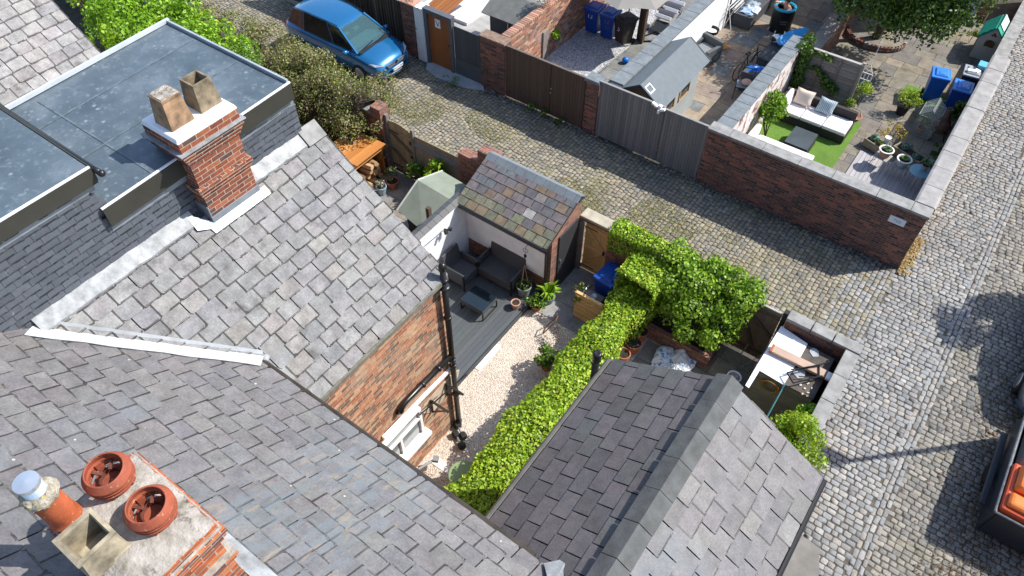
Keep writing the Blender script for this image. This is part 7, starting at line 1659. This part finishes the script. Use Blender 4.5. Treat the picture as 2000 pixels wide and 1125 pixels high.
    bp = MB(); bp.tube([(2.02,-.86,.36),(2.25,-.66,.34),(2.36,-.35,.33),(2.38,0,.33),(2.36,.35,.33),(2.25,.66,.34),(2.02,.86,.36)],.05,8); part(t,'bumper',bp,plain('bumper_blue',(.03,.06,.10),.35,.1,5),local=True,smooth=True)
    bp = MB(); bp.tube([(2.10,-.80,.30),(2.30,-.55,.285),(2.40,0,.28),(2.30,.55,.285),(2.10,.80,.30)],.018,6); part(t,'bumper_trim',bp,ch,local=True)
    if plate:
        p = MB(); p.box(2.385,2.40,-.26,.26,.42,.535); pp = part(t,'number_plate',p,m_white,local=True); p.move(Matrix())
        p = MB(); p.box(2.386,2.402,-.262,-.20,.421,.534); part(pp,'plate_band',p,plain('plate_blue',(.01,.20,.50),.4),local=True)
        text_part(pp,'plate_text','YV14 OEX',.10,m_blackm,(2.403,.03,.478),(PI/2,0,PI/2))
    return t
m_paint = plain('metallic_blue_paint',(.012,.14,.33),.26,.06,3,metal=.35,coat=1.0)
bc = car('metallic blue people carrier parked in the cobbled alley', (-17.82,14.98,.03), 0, m_paint); bc.scale = (.965,.965,.965)
car('black car just beyond the bottom right corner', (5.6,6.2,.03), -PI/2, plain('black_paint',(.012,.013,.016),.25,.06,3,coat=.8), plate=False)
car('silver grey car at the right edge of the street', (5.02,15.55,.03), -PI/2, plain('silver_paint',(.30,.31,.33),.3,.06,3,metal=.6,coat=.6), plate=False)
# trailer with load at the right edge
TR = thing('trailer', 'black open trailer parked at the right street edge', 'trailer', (5.03,11.30,.0))
nav = plain('blue_black_steel',(.018,.024,.034),.35,.35,6,spec=.6)
b = MB(); X0,X1,Y0,Y1 = -.83,.83,-1.30,1.35
for (x0,x1,y0,y1) in ((X0,X0+.05,Y0,Y1),(X1-.05,X1,Y0,Y1),(X0+.051,X1-.051,Y0,Y0+.05),(X0+.051,X1-.051,Y1-.05,Y1)): b.box(x0,x1,y0,y1,.25,1.03)
b.box(X0+.06,X1-.06,Y0+.06,Y1-.06,.40,.44); part(TR,'box_sides',b,nav,local=True,bevel=.02)
b = MB(); b.tube([(X0,Y0,1.05),(X0,Y1,1.05),(X1,Y1,1.05),(X1,Y0,1.05),(X0,Y0,1.05)],.028,8); part(TR,'top_rail',b,plain('scuffed_steel',(.22,.24,.26),.35,.5,9,metal=.5),local=True)
for s in (-1,1): part(TR,'wheel',MB().lathe((s*.86,.1,.28),[(.24,-.08),(.27,-.06),(.27,.06),(.24,.08),(.1,.08)],18,M=Matrix.Rotation(PI/2,4,'Y')),m_blackm,local=True)
b = MB(); b.box(X0-.16,X0-.03,Y0+.4,Y1-.3,.50,.56); part(TR,'mudguard',b,nav,local=True,bevel=.02)
OB = thing('toy_box', 'bright orange moulded plastic box lying in the black trailer', 'plastic box', (4.94,10.72,.72))
orp = plain('orange_plastic',(.78,.20,.04),.22,.12,4)
b = MB(); b.box(-.72,.7,-.66,.55,0,.44,taper=.02); part(OB,'tray',b,plain('red_orange_plastic',(.52,.08,.03),.35,.12,4),local=True,bevel=.05)
b = MB(); b.box(-.66,.64,-.58,-.20,.441,.55,taper=.05); b.box(-.62,.64,-.16,.50,.441,.62,taper=.06); part(OB,'lid',b,orp,local=True,bevel=.05)
b = MB(); b.box(-.34,-.26,-.04,.22,.621,.63); part(OB,'handle_recess',b,plain('dull_orange',(.62,.20,.06),.5),local=True)
part(OB,'black_knob',MB().lathe((.12,-.40,.551),[(.17,0),(.15,.06),(0,.08)],16),m_blackm,local=True)
GC = thing('child_seat', 'pale grey moulded child seat beside the orange box', 'seat', (5.0,12.02,.62)); part(GC,'shell',MB().box(-.62,.6,-.50,.5,0,.48,taper=.06),plain('pale_grey_shell',(.42,.43,.43),.5,.1,4),local=True,bevel=.08); part(GC,'padding',MB().box(-.5,.5,-.40,.4,.481,.56,taper=.08),m_greybin,local=True,bevel=.06); part(GC,'buckle',MB().box(-.3,-.1,-.14,.1,.561,.59),m_whitep,local=True,bevel=.02)
# ============================================================ ACROSS THE STREET (outside the picture; houses added to block the sky, lamp and tree shade the setts)
SUN = Vector((.665,.640,1.0))          # direction to the sun
RWH = thing('terraced_house','unseen brick houses added across the street to block sky light','house',(13,14,0))
part(RWH,'wall',MB().box(10.4,17,2,30,-.05,6.0),m_brO)  # unseen house mass, added to block sky light from the right
b = MB(); b.slab([(10.2,1.8,6.0),(10.2,30.2,6.0),(13.7,30.2,8.3),(13.7,1.8,8.3)],.1); b.slab([(17.2,1.8,6.0),(17.2,30.2,6.0),(13.7,30.2,8.3),(13.7,1.8,8.3)],.1); part(RWH,'roof',b,m_under)
SL = thing('street_lamp','tall street lamp outside the right edge','street lamp',(6.2,14.45,0))
part(SL,'column',MB().tube([(0,0,0),(0,0,7.0)],[.085,.055],10),m_metal,local=True); part(SL,'lantern',MB().box(-.62,.05,-.19,.19,6.95,7.08,taper=.03),m_metal,local=True,bevel=.03)
tree('tree','street tree beyond the right edge of the picture',(7.6,19.8,0),3.0,(7.1,19.25,5.35),(1.15,1.0,.9),30,(.22,.42),4200,.13,GREEN,.14)
# ============================================================ CAMERA, SUN, SKY
cd = bpy.data.cameras.new('camera'); cam = bpy.data.objects.new('camera',cd); COL.objects.link(cam)
cd.sensor_width = 36; cd.lens = FPX/2000*36; cd.clip_end = 600; cd.clip_start = .1
mw = Matrix(((_r2.x,_u2.x,-_F.x,0),(_r2.y,_u2.y,-_F.y,0),(_r2.z,_u2.z,-_F.z,CAMH),(0,0,0,1))); cam.matrix_world = mw
SC.camera = cam
el = math.atan2(1.0, math.hypot(SUN.x,SUN.y)); az = math.atan2(SUN.x,SUN.y)
W = bpy.data.worlds.new('World'); SC.world = W; W.use_nodes = True; nt = W.node_tree; nt.nodes.clear()
sk = nt.nodes.new('ShaderNodeTexSky'); sk.sky_type = 'NISHITA'; sk.sun_disc = False; sk.sun_elevation = el; sk.sun_rotation = az
bg = nt.nodes.new('ShaderNodeBackground'); bg.inputs[1].default_value = .15; ow = nt.nodes.new('ShaderNodeOutputWorld')
nt.links.new(sk.outputs[0],bg.inputs[0]); nt.links.new(bg.outputs[0],ow.inputs[0])
ld = bpy.data.lights.new('sun','SUN'); ld.energy = 4.3; ld.angle = R2(.5); ld.color = (1.0,.95,.88)
lo_ = bpy.data.objects.new('sun',ld); COL.objects.link(lo_); lo_.rotation_euler = SUN.to_track_quat('Z','Y').to_euler(); lo_.location = (20,20,40)
SC.view_settings.view_transform = 'Standard'; SC.view_settings.look = 'None'; SC.view_settings.gamma = 1.0; SC.view_settings.exposure = .68
SC.cycles.max_bounces = 6; SC.cycles.transparent_max_bounces = 8
